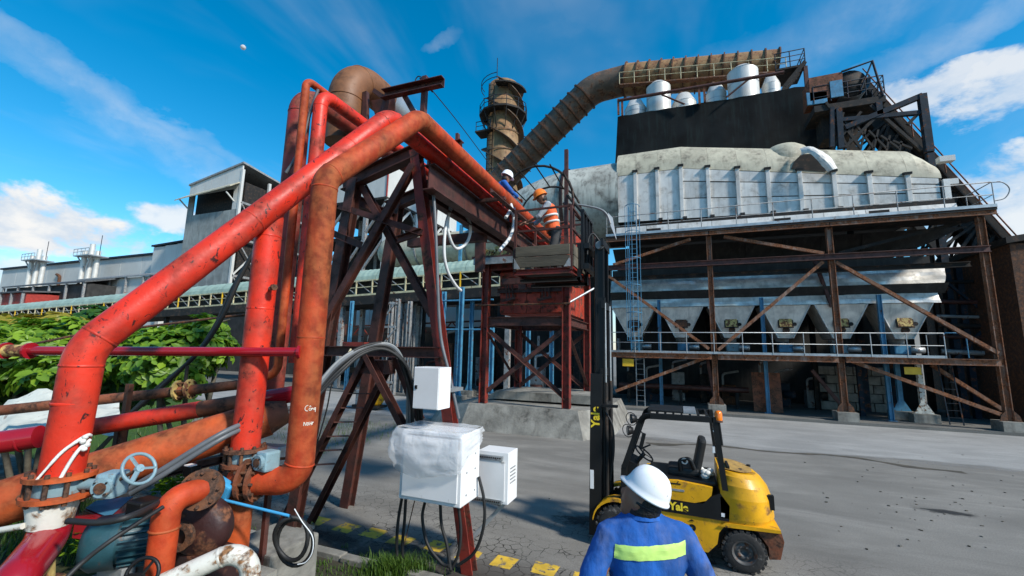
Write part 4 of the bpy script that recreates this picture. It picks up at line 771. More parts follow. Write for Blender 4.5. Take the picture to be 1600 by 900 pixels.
for zo, s_ in ((-1.05, .1), (-1.55, .06), (-2.15, .14)): MB().beam((-8, yg-.15, gz(-8)+zo), (-90, yg-.15, gz(-90)+zo), bsec(s_, s_)).build('side_rail', 'paleyel', gl)
x = -8.
k = 0
while x > -84:
    MB().beam((x, yg-.17, gz(x)-2.15), (x, yg-.17, gz(x)-1.0), bsec(.09, .09)).build('side_post', 'paleyel' if k % 4 else 'yellowplain', gl)
    MB().beam((x, yg-.12, gz(x)-2.12), (x-1.5, yg-.12, gz(x)-1.1), bsec(.06, .06)).build('side_diagonal', 'greysteel', gl); x -= 1.5; k += 1
MB().add([V((-8, yg+.6, gz(-8)-1)), V((-90, yg+.6, gz(-90)-1)), V((-90, yg+.6, gz(-90)-2.2)), V((-8, yg+.6, gz(-8)-2.2))], [(0, 1, 2, 3)]).build('belt_line', 'darkplate', gl)
MB().prism([(-8, yg-.3, gz(-8)-2.25), (-90, yg-.3, gz(-90)-2.25), (-90, yg-.3, gz(-90)-2.9), (-8, yg-.3, gz(-8)-2.9)], (0, 3.2, 0)).build('floor_girder', 'soot', gl)
for x_ in (-10.5, -19, -24.5, -34, -46, -60, -76):
    for dy in (.2, 2.5): MB().beam((x_, yg+dy, .1), (x_, yg+dy, gz(x_)-2.9), bsec(.32, .32)).build('leg', 'greysteel' if x_ > -30 else 'soot', gl)
# mill hall beneath and behind the gallery: dark back wall, grey lattice columns, blue columns
MB().b2((-62, 36, .0), (-5.2, 37, 10.5)).build('hall_wall', 'darkplate', label='dark open mill hall wall behind the conveyor gallery', cat='wall')
t_ = thing('hall_cladding', (-20, 34, 5), 'strip of pale ribbed sheeting high inside the dark mill hall', 'cladding')
for k in range(9): MB().b2((-30+k*1.62, 34+.03*(k % 2), 5.2), (-28.42+k*1.62, 34.06+.03*(k % 2), 7.0-.15*(k % 3))).build('sheet', 'palegrey', t_)
t_ = thing('roof_truss', (-22, 32, 4.3), 'dark red low truss seen under the gallery between the trestle legs', 'truss')
for z_ in (4.3, 5.1): MB().beam((-30, 32, z_), (-14, 32, z_+.5), bsec(.14, .14)).build('chord', 'oxide', t_)
for k in range(10): MB().beam((-30+k*1.6, 32, 4.3+.05*k), (-30+k*1.6+(.8 if k % 2 else -.8), 32, 5.15+.05*k), bsec(.09, .09)).build('web', 'oxidered', t_)
for x_ in (-29, -15): MB().beam((x_, 32, .1), (x_, 32, 4.4), bsec(.25, .25)).build('post', 'soot', t_)
t_ = thing('lattice_column', (-18, 24, .1), 'grey steel lattice tower under the gallery between the trestle legs', 'column')
qa = PY(588, 545, 24.2); qb = PY(618, 545, 24.2); zt = gz(-18)-2.9
for q in (qa, qb):
    for dy in (0, 1.4): MB().beam((q.x, 24.2+dy, .1), (q.x, 24.2+dy, zt), isec(.26, .24, .03), V((1, 0, 0))).build('chord', 'greysteel', t_)
for z_ in (.9, 2.7, 4.6, 6.2):
    MB().beam((qa.x, 24.1, z_), (qb.x, 24.1, z_), bsec(.14, .14)).build('batten', 'greysteel', t_)
    if z_ < 6: MB().beam((qa.x, 24.1, z_), (qb.x, 24.1, z_+1.8), bsec(.1, .1)).build('lacing', 'greysteel', t_)
for k, px in enumerate((545, 632, 645, 660)):
    q = PY(px, 545, 25.2+k*.8); MB().beam((q.x, q.y, .1), (q.x, q.y, 6.6), isec(.22, .2, .03), V((1, 0, 0))).build('steel_column', ('blue', 'greysteel', 'greysteel', 'soot')[k], label=['pale blue steel column left of the grey lattice tower', 'grey steel column just right of the lattice tower', 'second grey steel column right of the lattice tower', 'black steel column left of the leaning trestle leg'][k], cat='column')
bl = [(690, 24.8, 'behind the leaning trestle leg'), (718, 23.2, 'first left of the red tower'), (735, 26.5, 'second left of the red tower'), (768, 25.2, 'seen just inside the red tower'), (808, 27.5, 'seen left of centre through the red tower'), (825, 25.2, 'seen in the centre of the red tower'), (862, 27.0, 'seen at right through the red tower')]
for px, y_, w_ in bl:
    q = PY(px, 560, y_); t_ = thing('blue_column', (q.x, y_, .1), f'blue steel column {w_}', 'column', 'blue columns of the mill hall')
    MB().beam((q.x, y_, .45), (q.x, y_, 7.0 if px < 760 else 4.6), isec(.24, .22, .03), V((1, 0, 0))).build('shaft', 'blue', t_); MB().b2((q.x-.4, y_-.35, .1), (q.x+.4, y_+.35, .44)).build('footing', 'conc', t_)
    for s_ in (-1, 1): MB().prism([(q.x+s_*.1, y_-.12, .45), (q.x+s_*.28, y_-.12, .45), (q.x+s_*.1, y_-.12, .95)], (0, .03, 0)).build('gusset', 'blue', t_)
t_ = thing('hall_rail', (-13, 24.5, 4), 'thin pale blue pipe rails between the blue columns', 'rail')
for z_ in (4.45, 6.35): MB().tube([PY(690, 500, 24.6)*V((1, 0, 0)).x if False else V((PY(690, 500, 24.6).x, 24.6, z_)), V((PY(770, 500, 24.6).x, 24.6, z_))], .06, 6).build('rail', 'blue', t_)
MB().tube([V((PY(690, 500, 24.6).x, 24.6, 4.45)), V((PY(690, 500, 24.6).x, 24.6, 6.35))], .05, 6).build('rail_post', 'blue', t_)
rg3 = random.Random(5)
for k in range(14):
    x_ = -30+k*1.9+rg3.uniform(-.5, .5); y_ = 30+rg3.uniform(-1, 2.5); h = rg3.uniform(1.2, 3.6)
    t_ = thing('hall_machine', (x_, y_, .1), ['dark machine', 'rusty machine', 'grey machine'][k % 3]+' in the mill hall, '+['first', 'second', 'third', 'fourth', 'fifth', 'sixth', 'seventh', 'eighth', 'ninth', 'tenth', 'eleventh', 'twelfth', 'thirteenth', 'last'][k]+' from the left of its row', 'machine', 'machines in the dark mill hall')
    MB().box((x_, y_, .1+h/2), (rg3.uniform(.7, 1.4), .9, h), None, 0, .05).build('housing', ('soot', 'rust', 'greysteel')[k % 3], t_)
    MB().tube(fillet([(x_, y_-.3, h), (x_, y_-.3, h+.9), (x_+1.1, y_-.3, h+1.1), (x_+1.1, y_-.3, h+2.2)], .25), .11, 8).build('pipe', ('oxide', 'greysteel', 'galv')[k % 3], t_)
    MB().lathe([(.001, -.4), (.3, -.4), (.3, .4), (.001, .4)], (x_+.2, y_-.7, .6), V((1, 0, 0)), 14).build('motor', ('navy', 'soot', 'oxide')[k % 3], t_)
# horizontal silver vessel
t_ = thing('silver_vessel', (-18, 31.4, 10), 'large stained silver horizontal vessel above the gallery roof', 'vessel'); cv = V((0, 31.4, 11.75))
MB().lathe([(.001, -25.3), (.8, -25.15), (1.3, -24.6), (1.45, -23.8), (1.45, -9)], cv, V((1, 0, 0)), 32).build('shell', 'cream', t_)
for x_ in (-20.8, -16.0, -12): MB().lathe([(1.46, x_-.08), (1.52, x_-.08), (1.52, x_+.08), (1.46, x_+.08)], cv, V((1, 0, 0)), 32, 0, False).build('band', 'greysteel', t_)
for x_ in (-23, -14): MB().b2((x_-.3, 31, .1), (x_+.3, 31.8, 10.4)).build('saddle_post', 'soot', t_)
t_ = thing('vessel_frame', (-16.5, 29, 9), 'pale blue steel post with inclined brace in front of the silver vessel', 'frame'); q = PY(721, 352, 29.2)
MB().beam((q.x, 29.2, .1), q, bsec(.22, .22)).build('post', 'blue', t_); MB().beam(q, PY(765, 374, 29.2), bsec(.14, .14)).build('brace', 'navy', t_); MB().beam(q, PY(752, 351, 29.2), bsec(.1, .1)).build('arm', 'navy', t_)
# ================================================================== far buildings
t_ = thing('tall_mill_building', (-40, 50, 0), 'tall white clad mill block on dark frames seen through the trestle', 'building'); X0, X1, z0, z1 = -50., -36.1, 23.5, 31.6
for k in range(7): a = X0+k*1.985; MB().b2((a, 45, z0), (a+1.965, 45.2, z1)).build('wall_panel', 'palegrey', t_)
for k in range(8): a = 45.22+k*2.4; MB().b2((X1-.2, a, z0), (X1, a+2.38, z1)).build('wall_panel', 'palegrey', t_)
MB().b2((X0, 45.3, z0-.1), (X1-.3, 64, z1-.1)).build('core', 'darkplate', t_); MB().b2((X0-.2, 44.8, z1), (X1+.2, 64.5, z1+.25)).build('roof', 'roofgrey', t_); MB().b2((X1-.08, 44.9, z0), (X1+.08, 45.05, z1)).build('corner_flashing', 'redroof', t_)
MB().b2((X0-.1, 44.7, z0-.45), (X1+.1, 64.5, z0-.12)).build('floor_edge', 'soot', t_)
for k in range(5):
    for y_ in (45.2, 52, 60): x_ = X0+.3+k*3.4; MB().beam((x_, y_, 0), (x_, y_, z0-.4), bsec(.5, .5)).build('column', 'palegrey' if k == 4 else 'greysteel', t_)
for z_ in (8, 13, 18): MB().b2((X0, 45.6, z_), (X1, 63.5, z_+.5)).build('floor_slab', 'soot', t_)
for k in range(4):
    for z_ in (13.5, 18.5): x_ = X0+.3+k*3.4; MB().beam((x_, 45.1, z_), (x_+3.4, 45.1, z_+4.4), bsec(.25, .25)).build('frame_brace', 'greysteel', t_)
for k in range(4): y_ = 46+k*4.4; MB().beam((X1, y_, 18.5), (X1, y_+4.4, 23), bsec(.25, .25)).build('frame_brace', 'palegrey', t_); MB().beam((X1, y_+4.4, 18.5), (X1, y_, 23), bsec(.2, .2)).build('frame_brace', 'greysteel', t_)
MB().b2((X0+1, 52, 0), (X1-1, 63, 18)).build('dark_core', 'darkplate', t_)
gt = thing('grey_tower_building', (-70, 50, 0), 'tall weathered grey tower building with dark opening under a slanted awning', 'building'); X0, X1 = -77.6, -65.0
for k in range(7):
    a = X0+k*1.8; b = a+1.77; za = 30.2+(a-X0)*.165; zb = 30.2+(b-X0)*.165
    MB().prism([(a, 45, 28.4), (b, 45, 28.4), (b, 45, zb), (a, 45, za)], (0, .2, 0)).build('wall_panel', 'palegrey', gt)
    MB().prism([(a, 45, 0), (b, 45, 0), (b, 45, 24.8), (a, 45, 24.8)], (0, .2, 0)).build('wall_panel', 'greyconc', gt)
MB().b2((X0, 45, 24.82), (X0+1.4, 45.2, 28.38)).build('pier', 'greyconc', gt); MB().b2((X1-1.5, 45, 24.82), (X1, 45.2, 28.38)).build('pier', 'palegrey', gt)
MB().b2((X0+.2, 46.2, 0), (X1-.6, 62, 29.8)).build('dark_interior', 'soot', gt)
MB().prism([(X0-1, 43.4, 27.1), (X1-.2, 43.4, 28.0), (X1-.2, 43.4, 28.2), (X0-1, 43.4, 27.3)], (0, 1.7, 1.3)).build('awning', 'cream', gt)
for x_ in (X0, X1-1.2): MB().beam((x_, 43.6, 27.3), (x_, 45, 26.2), bsec(.18, .18)).build('awning_strut', 'palegrey', gt)
MB().prism([(X0-.2, 44.8, 30.2), (X1+.3, 44.8, 32.4), (X1+.3, 44.8, 32.7), (X0-.2, 44.8, 30.5)], (0, 18, -2.2)).build('roof', 'greysteel', gt)
for y_ in (45.1, 50, 55, 61): MB().beam((X1, y_, 0), (X1, y_, 31.5-(y_-45)*.12), bsec(.4, .4)).build('side_column', 'palegrey', gt)
for z_ in (8, 14, 20, 26): MB().beam((X1+.05, 45, z_), (X1+.05, 61, z_), bsec(.25, .35)).build('side_beam', 'greysteel', gt)
for k, z_ in enumerate((8, 14, 20)): MB().beam((X1+.1, 45.2, z_), (X1+.1, 50, z_+6), bsec(.2, .2)).build('side_brace', 'palegrey', gt); MB().beam((X1+.1, 50, z_), (X1+.1, 45.2, z_+6), bsec(.2, .2)).build('side_brace', 'greysteel', gt)
wh = thing('long_warehouse', (-120, 60, 0), 'long pale grey warehouse with blue roof edge at far left', 'building')
for k in range(9): a = -153+k*6.9; MB().b2((a, 50, 0), (a+6.82, 50.3, 20.2)).build('wall_panel', 'palegrey', wh)
MB().b2((-153, 50.35, 0), (-91, 80, 20.1)).build('core', 'greyconc', wh); MB().prism([(-153.4, 49.6, 20.22), (-90.6, 49.6, 20.22), (-90.6, 49.6, 20.6), (-153.4, 49.6, 20.6)], (0, 31, 1.5)).build('roof', 'navy', wh)
t_ = thing('stepped_warehouse', (-85, 50, 0), 'pale warehouse block between the long warehouse and the grey tower', 'building')
for k in range(4): a = -91+k*3.4; MB().b2((a, 48, 0), (a+3.36, 48.3, 21.0+.12*k)).build('wall_panel', 'palegrey', t_)
MB().b2((-91, 48.35, 0), (-77.5, 70, 20.9)).build('core', 'greyconc', t_); MB().prism([(-91.3, 47.7, 21.1), (-77.4, 47.7, 21.6), (-77.4, 47.7, 21.9), (-91.3, 47.7, 21.4)], (0, 22, 1)).build('roof', 'navy', t_)
for px, lb in ((52, 'cluster of slim silver vent stacks nearest the left edge'), (134, 'cluster of slim silver vent stacks nearer the grey tower')):
    y_ = 46.; q = PY(px, 420, y_); t_ = thing('vent_stack', (q.x, y_, 0), lb, 'vent stacks', 'vent stacks before the warehouse'); zt = PY(px, 405 if px < 100 else 398, y_).z
    for i, dx in enumerate((-.9, 0, .9)): MB().tube([(q.x+dx*1.3, y_+i*.5, 8), (q.x+dx*1.3, y_+i*.5, zt+(2.2 if i == 1 else .8))], .42, 10).build('stack', 'tank', t_)
    MB().b2((q.x-2.4, y_-1.2, zt-.5), (q.x+2.8, y_+2, zt-.3)).build('platform', 'galv', t_); handrail(t_, [(q.x-2.4, y_-1.2, zt-.3), (q.x+2.8, y_-1.2, zt-.3)], 1.2, 1.3, .06, 'galv', 1)
    for s_ in (-1, 1): MB().beam((q.x+s_*2.3, y_-.5, zt-.5), (q.x+s_*.6, y_-.1, zt-2.6), bsec(.18, .18)).build('bracket', 'galv', t_)
    MB().tube([(q.x+1.6, y_+1, zt), (q.x+1.6, y_+1, zt+4)], .06, 5).build('rod', 'navy', t_)
    MB().b2((q.x-2.6, y_-1, 0), (q.x+2.8, y_+2, 8)).build('plinth', 'greysteel', t_)
q = PY(87, 425, 49); t_ = thing('gooseneck_vent', (q.x, 49, 12), 'thin rusty gooseneck vent pipe on the long warehouse wall', 'vent pipe'); MB().tube(fillet([(q.x, 49.8, 13), (q.x, 49.8, 17.4), (q.x-1.4, 49.8, 17.9)], .7), .3, 8).build('pipe', 'rust', t_)
def shed(nm, lb, px0, px1, pyt, y, h, dep, wall, roof, over=.6):
    a = PY(px0, pyt, y); b = PY(px1, pyt, y); z_ = a.z; t_ = thing(nm, ((a.x+b.x)/2, y, 0), lb, 'shed')
    MB().b2((a.x+.4, y, 0), (b.x-.4, y+dep, z_-h)).build('wall', wall, t_); MB().prism([(a.x, y-over, z_-h), (b.x, y-over, z_-h), (b.x, y-over, z_-h+.25), (a.x, y-over, z_-h+.25)], (0, dep+over, h)).build('roof', roof, t_)
    for k in range(6): x_ = a.x+.4+(b.x-a.x-.8)*k/5; MB().beam((x_, y-over+.2, 0), (x_, y-over+.2, z_-h), bsec(.3, .3)).build('post', 'greysteel', t_)
shed('low_shed', 'low shed with dark grey roof in front of the long warehouse', 12, 140, 438, 40, 1.6, 5, 'darkplate', 'roofgrey')
shed('red_shed', 'small red sheeted shed at the left edge above the gallery', -40, 44, 457, 36, .6, 5, 'redroof', 'roofgrey')
shed('pale_shed', 'low pale shed below the warehouse nearer the slanted pipe', 128, 260, 428, 44, 1.4, 4, 'palegrey', 'greysteel')
# ================================================================== red tower on its plinth
pl_ = thing('concrete_plinth', (-6.5, 18.5, 0), 'raised weathered concrete plinth under the red steel tower', 'plinth')
MB().add([V(p) for p in [(-10.4, 16.9, 0), (-8.3, 15.7, 0), (-3.3, 15.7, 0), (-2.4, 17.5, 0), (-2.4, 22.6, 0), (-10.4, 22.6, 0), (-10.1, 17.2, .62), (-8.1, 16.1, .98), (-3.6, 16.1, .98), (-2.8, 17.7, .9), (-2.8, 22.4, .9), (-10.1, 22.4, .7)]], [(0, 1, 7, 6), (1, 2, 8, 7), (2, 3, 9, 8), (3, 4, 10, 9), (4, 5, 11, 10), (5, 0, 6, 11), (6, 7, 8, 9, 10, 11)]).build('base', 'conc', pl_)
MB().prism([(-8.4, 18.4, .96), (-3.2, 18.4, .96), (-3.2, 18.4, 1.32), (-7.9, 18.4, 1.32)], (0, 3, 0)).build('upstand', 'conc', pl_)
rt = thing('red_tower', (-5.9, 18.5, .98), 'dark red steel tower with braced legs carrying a red chute', 'tower')
tx = (-7.65, -4.12); ty = (16.5, 20.6); ic = isec(.3, .3, .03)
for x_ in tx:
    for y_ in ty: MB().beam((x_, y_, .98 if y_ < 18 else 1.33), (x_, y_, 7.0), ic, V((1, 0, 0))).build('leg', 'oxidered', rt)
for y_ in ty:
    for z_, s_ in ((4.35, .36), (6.75, .4)): MB().beam((tx[0]+.17, y_, z_), (tx[1]-.17, y_, z_), isec(s_, .2, .03)).build('beam', 'oxide' if z_ < 5 else 'oxidered', rt)
    MB().beam((tx[0], y_-.05, 4.1), (tx[1], y_-.05, 1.35), lsec(.16, .02)).build('brace', 'oxide', rt); MB().beam((tx[1], y_+.05, 4.1), (tx[0], y_+.05, 1.35), lsec(.16, .02)).build('brace', 'oxide', rt)
for x_ in tx:
    for z_ in (4.35, 6.75): MB().beam((x_, ty[0]+.17, z_), (x_, ty[1]-.17, z_), isec(.34, .2, .03)).build('beam', 'oxide', rt)
    MB().beam((x_, ty[0], 4.1), (x_, ty[1], 1.6), lsec(.14, .02)).build('brace', 'oxide', rt)
MB().tube([(tx[0]-.4, 16.3, 5.02), (tx[1]+.2, 16.3, 5.02)], .04, 6).build('tie_rod', 'rust', rt); MB().tube([(tx[1], 16.4, 5.0), (-3.0, 18.0, 6.0)], .05, 6).build('strut', 'galv', rt)
for k in range(5):
    a = -7.2+k*.62; MB().prism([(a, 17.0, 4.75), (a+.6, 17.0, 4.75), (a+.6, 16.9, 6.5), (a, 16.9, 6.5)], (0, .06, 0)).build('chute_sheet', 'redsheet', rt)
MB().prism([(-7.2, 17.08, 4.7), (-4.2, 17.08, 4.7), (-4.2, 17.08, 8.6), (-7.2, 17.08, 7.6)], (0, 3.2, 0)).build('chute_body', 'redsheet', rt)
MB().beam((-7.3, 16.85, 5.7), (-4.3, 16.85, 5.7), csec(.2, .1, .02)).build('chute_rail', 'oxide', rt)
for x_ in (-6.8, -5.2):
    for dx in (0, .14, .3): MB().beam((x_+dx, 16.75, 5.3), (x_+dx-.05, 16.7, 5.95-.1*dx), bsec(.05, .03)).build('bracket_tine', 'oxide', rt)
    MB().box((x_+.1, 16.72, 5.3), (.6, .06, .1), Matrix.Rotation(-.2, 3, 'Y')).build('bracket', 'oxide', rt)
MB().b2((-8.1, 15.9, 6.98), (-3.2, 20.8, 7.06)).build('deck', 'oxide', rt); MB().b2((-8.0, 15.86, 6.7), (-6.2, 15.94, 6.97)).build('deck_plate', 'greysteel', rt)
rgi = random.Random(8); mb = MB()
for k in range(16): mb.box((-7.9+rgi.uniform(0, 1.3), 16.3+rgi.uniform(-.2, .3), 7.1+rgi.uniform(0, .35)), (.2, .12, .35), Matrix.Rotation(rgi.uniform(-.6, .6), 3, 'Y'))
mb.build('loose_insulation', 'moss', rt)
handrail(rt, [(-8.0, 16.0, 7.06), (-3.3, 16.0, 7.06), (-3.3, 20.6, 7.06)], 1.2, 1.2, .025, 'oxide', 1)
hc = thing('barrel_hoop_cage', (-5, 16, 7), 'dark rebar barrel cage of hoops on top of the red tower', 'cage')
def arc(y_, x0, x1, zb, h): return [V(((x0+x1)/2-(x1-x0)/2*math.cos(math.pi*k/14), y_, zb+h*math.sin(math.pi*k/14))) for k in range(15)]
h0 = arc(15.2, -6.55, -3.55, 8.9, 1.5); h1 = arc(18.4, -6.9, -3.9, 9.3, 1.5)
MB().tube(h0, .05, 6).build('hoop', 'soot', hc); MB().tube(h1, .05, 6).build('hoop', 'soot', hc)
for k in range(1, 14, 2): MB().tube([h0[k]+(h0[k]-h1[k])*.12, h1[k]], .03, 5).build('bar', 'soot', hc)
for p in (h0[0], h0[-1]): MB().tube([p, V((p.x, p.y+.3, 7.06))], .05, 6).build('foot', 'oxide', hc)
q = PY(884, 255, 15.4); MB().beam((q.x, 15.5, 7.06), (q.x, 15.5, q.z+.6), bsec(.14, .14)).build('post', 'oxide', hc); MB().tube([(q.x, 15.5, 9.2), (q.x+1.0, 14.9, 7.9), (q.x+1.0, 14.9, 7.1)], .06, 6).build('prop', 'soot', hc)
t_ = thing('bent_white_pipe', (-3.0, 17, 8), 'curved white pipe with torn tail above the forklift mast', 'pipe')
pp = [PY(*p, 15.6) for p in ((880, 317), (905, 320), (935, 326), (948, 335), (954, 350))]; MB().tube(spline(pp), .04, 8).build('pipe', 'bhose', t_)
q = [PY(*p, 15.6) for p in ((950, 332), (957, 340), (963, 374), (953, 350))]; MB().prism(q, (0, .05, 0)).build('torn_tail', 'hose', t_)
MB().tube([pp[0], V((-3.35, 16.0, 8.2))], .05, 6).build('stay', 'oxide', t_)
# yellow motor on the far pavement
q = PZ(577, 636, .1); t_ = thing('yellow_motor', q, 'small yellow and grey motor lying on the pavement far behind the trestle', 'motor')
MB().lathe([(.001, -.3), (.4, -.3), (.42, .35), (.3, .45), (.001, .45)], q+V((.25, 0, .5)), V((1, -.3, 0)), 18).build('yellow_casing', 'yellow', t_); MB().box(q+V((-.35, 0, .5)), (.6, .7, .75), None, 0, .05).build('gearbox', 'greysteel', t_); MB().b2(q+V((-.8, -.4, 0)), q+V((.8, .4, .12))).build('bed', 'soot', t_)
# ================================================================== pipe trestle
TY = 5.9
def T(px, py, dy=0): q = PY(px, py, TY); return V((q.x, TY+dy, q.z))
tt_ = thing('pipe_trestle', (-4.3, TY, 0), 'tall dark red steel A-frame trestle carrying the red pipes', 'trestle')
legR0, legR1 = T(650, 236), T(735, 905); legR1 = legR0+(legR1-legR0)*((legR0.z-.0)/(legR0.z-legR1.z))
legL0, legL1 = T(556, 280), T(505, 560); legL1 = legL0+(legL1-legL0)*(legL0.z/(legL0.z-legL1.z))
for dy, m_ in ((0, 'oxidered'), (1.3, 'oxide')):
    o_ = V((0, dy, 0))
    if dy == 0: MB().beam(legR0+o_, legR1+o_, isec(.17, .17, .018), V((0, 1, 0))).build('leg', m_, tt_)
    MB().beam(legL0+o_, legL1+o_, isec(.2, .2, .02), V((0, 1, 0))).build('leg', 'oxide', tt_)
    MB().beam(T(536, 290)+o_, T(662, 232)+o_, isec(.24, .18, .02)).build('cap_beam', 'oxide', tt_)
    if dy == 0:
        MB().beam(T(652, 262)+o_*1.02-V((0, .1, 0)), T(476, 572)+o_-V((0, .1, 0)), isec(.13, .12, .015), V((0, 1, 0))).build('brace', 'oxide', tt_); MB().beam(T(560, 286)+o_+V((0, .1, 0)), T(672, 492)+o_+V((0, .1, 0)), isec(.13, .12, .015), V((0, 1, 0))).build('brace', 'oxide', tt_)
MB().beam(T(534, 324, -.13), T(664, 366, -.13), lsec(.11, .012)).build('cross_angle', 'oxide', tt_)
MB().beam(T(626, 377, -.1), T(664, 364, -.1), csec(.12, .06, .012)).build('stub_beam', 'oxide', tt_); MB().beam(T(520, 364, -.1), T(570, 385, -.1), csec(.12, .06, .012)).build('stub_beam', 'oxide', tt_)
for x_, z_ in ((legL0.x-.05, 5.95), (legR0.x, 6.1)): MB().beam((x_, TY+.1, z_-.14), (x_, TY+1.2, z_-.14), isec(.2, .15, .02)).build('tie_beam', 'oxide', tt_)
MB().beam(T(505, 548, -.06), T(692, 551, -.06), isec(.17, .15, .015)).build('cross_beam', 'oxide', tt_); MB().b2(T(544, 541, -.14), T(578, 535, -.02)+V((0, 0, 0))).build('stop_plate', 'oxidered', tt_)
for p, q, dy in (((572, 558), (478, 745), 0), ((594, 560), (503, 742), .35), ((580, 556), (640, 672), -.1), ((602, 560), (640, 660), .3)):
    a = T(*p, dy); b = T(*q, dy)
    if b.x < a.x: b = a+(b-a)*((a.z-.02)/(a.z-b.z))
    MB().beam(a, b, csec(.14, .09, .014), V((0, 1, 0))).build('raker', 'oxide', tt_)
for k in range(6): a = T(572, 558).lerp(T(478, 745), .3+k*.12); MB().beam(a, a+V((.22, .3, -.02)), bsec(.07, .015)).build('batten', 'oxide', tt_)
MB().b2(T(565, 562, -.02), T(600, 585, .3)).build('gusset_plate', 'oxide', tt_)
MB().beam(T(598, 148), T(692, 127), csec(.17, .12, .015)).build('head_beam', 'oxide', tt_)
MB().beam(T(656, 200, .08), T(661, 116, .08), bsec(.09, .09)).build('mast_post', 'oxide', tt_)
for p, q in (((626, 143), (648, 182)), ((600, 150), (590, 178)), ((566, 140), (566, 190)), ((580, 138), (598, 150))): MB().beam(T(*p, .1), T(*q, .1), bsec(.1, .08)).build('bracket', 'oxide', tt_)
MB().prism([T(566, 146, .25), T(604, 138, .25), T(604, 162, .25), T(572, 168, .25)], (0, .02, 0)).build('web_plate', 'oxide', tt_)
MB().beam(T(664, 240, .05), T(720, 226, .05), isec(.2, .15, .015)).build('outrigger', 'oxide', tt_); MB().beam(T(712, 230, .05), T(713, 207, .05), bsec(.05, .07)).build('stop_lug', 'oxide', tt_)
MB().tube([T(692, 240, -.05), T(696, 220, -.05), T(706, 216, -.05)], .018, 6).build('u_bolt', 'greysteel', tt_)
for q in (legL1,): MB().b2(q+V((-.25, -.25, -.05)), q+V((.25, .25, .05))).build('footing', 'conc', tt_)
# long runway beams under the pipes toward the red tower
rb = thing('runway_beam', (-3.6, 11, 5.9), 'long dark girder under the two red pipes leading to the tower', 'girder')
MB().beam((-3.62, TY-.4, 5.83), (-3.62, 16.3, 5.83), isec(.42, .2, .02)).build('girder', 'oxide', rb); MB().beam((-3.95, TY+.1, 5.83), (-3.95, 16.3, 5.83), isec(.38, .16, .02)).build('girder', 'oxide', rb)
MB().beam((-3.05, TY+.8, 5.98), (-3.05, 13, 5.98), lsec(.09, .012)).build('angle', 'oxide', rb)
for k in range(6): y_ = 7.2+k*1.6; MB().beam((-4.0, y_, 6.0), (-3.0, y_, 6.0), bsec(.08, .06)).build('pipe_saddle', 'oxide', rb)
# ================================================================== big pipes
def pipe(nm, lb, pts, r, mat, rad=.4, n=24, seams=(), parent=None, grp=None, seg=9):
    P_ = fillet(pts, rad, seg); t_ = thing(nm, P_[0], lb, 'pipe', grp) if parent is None else parent
    MB().tube(P_, r, n).build('pipe_wall', mat, t_)
    for i in seams:
        i = max(1, min(len(P_)-2, i)); MB().lathe([(r*.99, -.012), (r*1.035, -.005), (r*1.035, .005), (r*.99, .012)], P_[i], P_[i+1]-P_[i-1], n).build('weld_seam', mat, t_)
    return t_, P_
PR = .137
p1, P1 = pipe('red_pipe', 'thick bright red pipe slanting up from the lower left valve', [(-4.58, 2.02, 2.08), (-4.56, 2.03, 3.06), (-3.67, 4.52, 6.3), (-3.67, 17.6, 6.2), (-4.3, 17.6, 6.2)], PR, 'red', [.42, .3, .3], 32, (1, 9, 11, 19))
for t_q in (.42, .8): q = V((-4.56, 2.03, 3.06)).lerp(V((-3.67, 4.52, 6.3)), t_q); MB().lathe([(PR*.99, -.012), (PR*1.03, -.005), (PR*1.03, .005), (PR*.99, .012)], q, V((.89, 2.49, 3.24)), 32).build('weld_seam', 'red', p1)
MB().tube([V((-3.99, 3.62, 5.0)), V((-3.86, 3.5, 4.96))], .02, 8).build('drain_nipple', 'rust', p1)
MB().lathe([(PR*.99, -.012), (PR*1.03, 0), (PR*.99, .012)], (-4.575, 2.02, 2.62), zz, 32).build('weld_seam', 'red', p1)
p2, P2 = pipe('red_pipe', 'rust stained red pipe rising from the flanged elbow and over the trestle', [(-3.98, 3.27, 1.78), (-3.6, 3.43, 1.78), (-3.6, 3.43, 4.95), (-3.32, 4.72, 6.33), (-3.32, 17.0, 6.22), (-4.3, 17.0, 6.22)], PR, 'redrust', [.34, .28, .3, .3], 32, (9, 11, 20, 29))
MB().lathe([(PR*.99, -.012), (PR*1.04, 0), (PR*.99, .012)], (-3.6, 3.43, 3.2), zz, 32).build('weld_seam', 'redrust', p2)
p3, P3 = pipe('red_pipe', 'vertical red riser joining the slanted pipe from below', [(-4.21, 3.29, 2.06), (-4.21, 3.29, 4.66)], PR*.98, 'red', .3, 32)
for z_ in (3.5, 4.3): MB().lathe([(PR*.97, -.012), (PR*1.02, 0), (PR*.97, .012)], (-4.21, 3.29, z_), zz, 32).build('weld_seam', 'red', p3)
MB().tube([(-4.12, 3.29, 3.72), (-3.98, 3.24, 3.72)], .022, 8).build('nipple', 'greysteel', p3); MB().lathe([(.035, 0), (.035, .05), (.001, .05)], (-4.0, 3.24, 3.72), V((1, -.3, 0)), 6, 0, False).build('plug', 'rust', p3)
pA, _ = pipe('red_pipe', 'thick dull red riser behind the others bending away at the top', [(-5.42, 4.54, 2.5), (-5.42, 4.54, 7.08), (-5.42, 17.5, 7.08)], .16, 'reddark', .36, 28, (1, 10))
pB, _ = pipe('red_pipe', 'medium red riser turning away below the topmost thin pipe', [(-4.62, 4.2, 2.9), (-4.62, 4.2, 6.68), (-4.62, 16.5, 6.68)], .095, 'red', .2, 20, (1, 10))
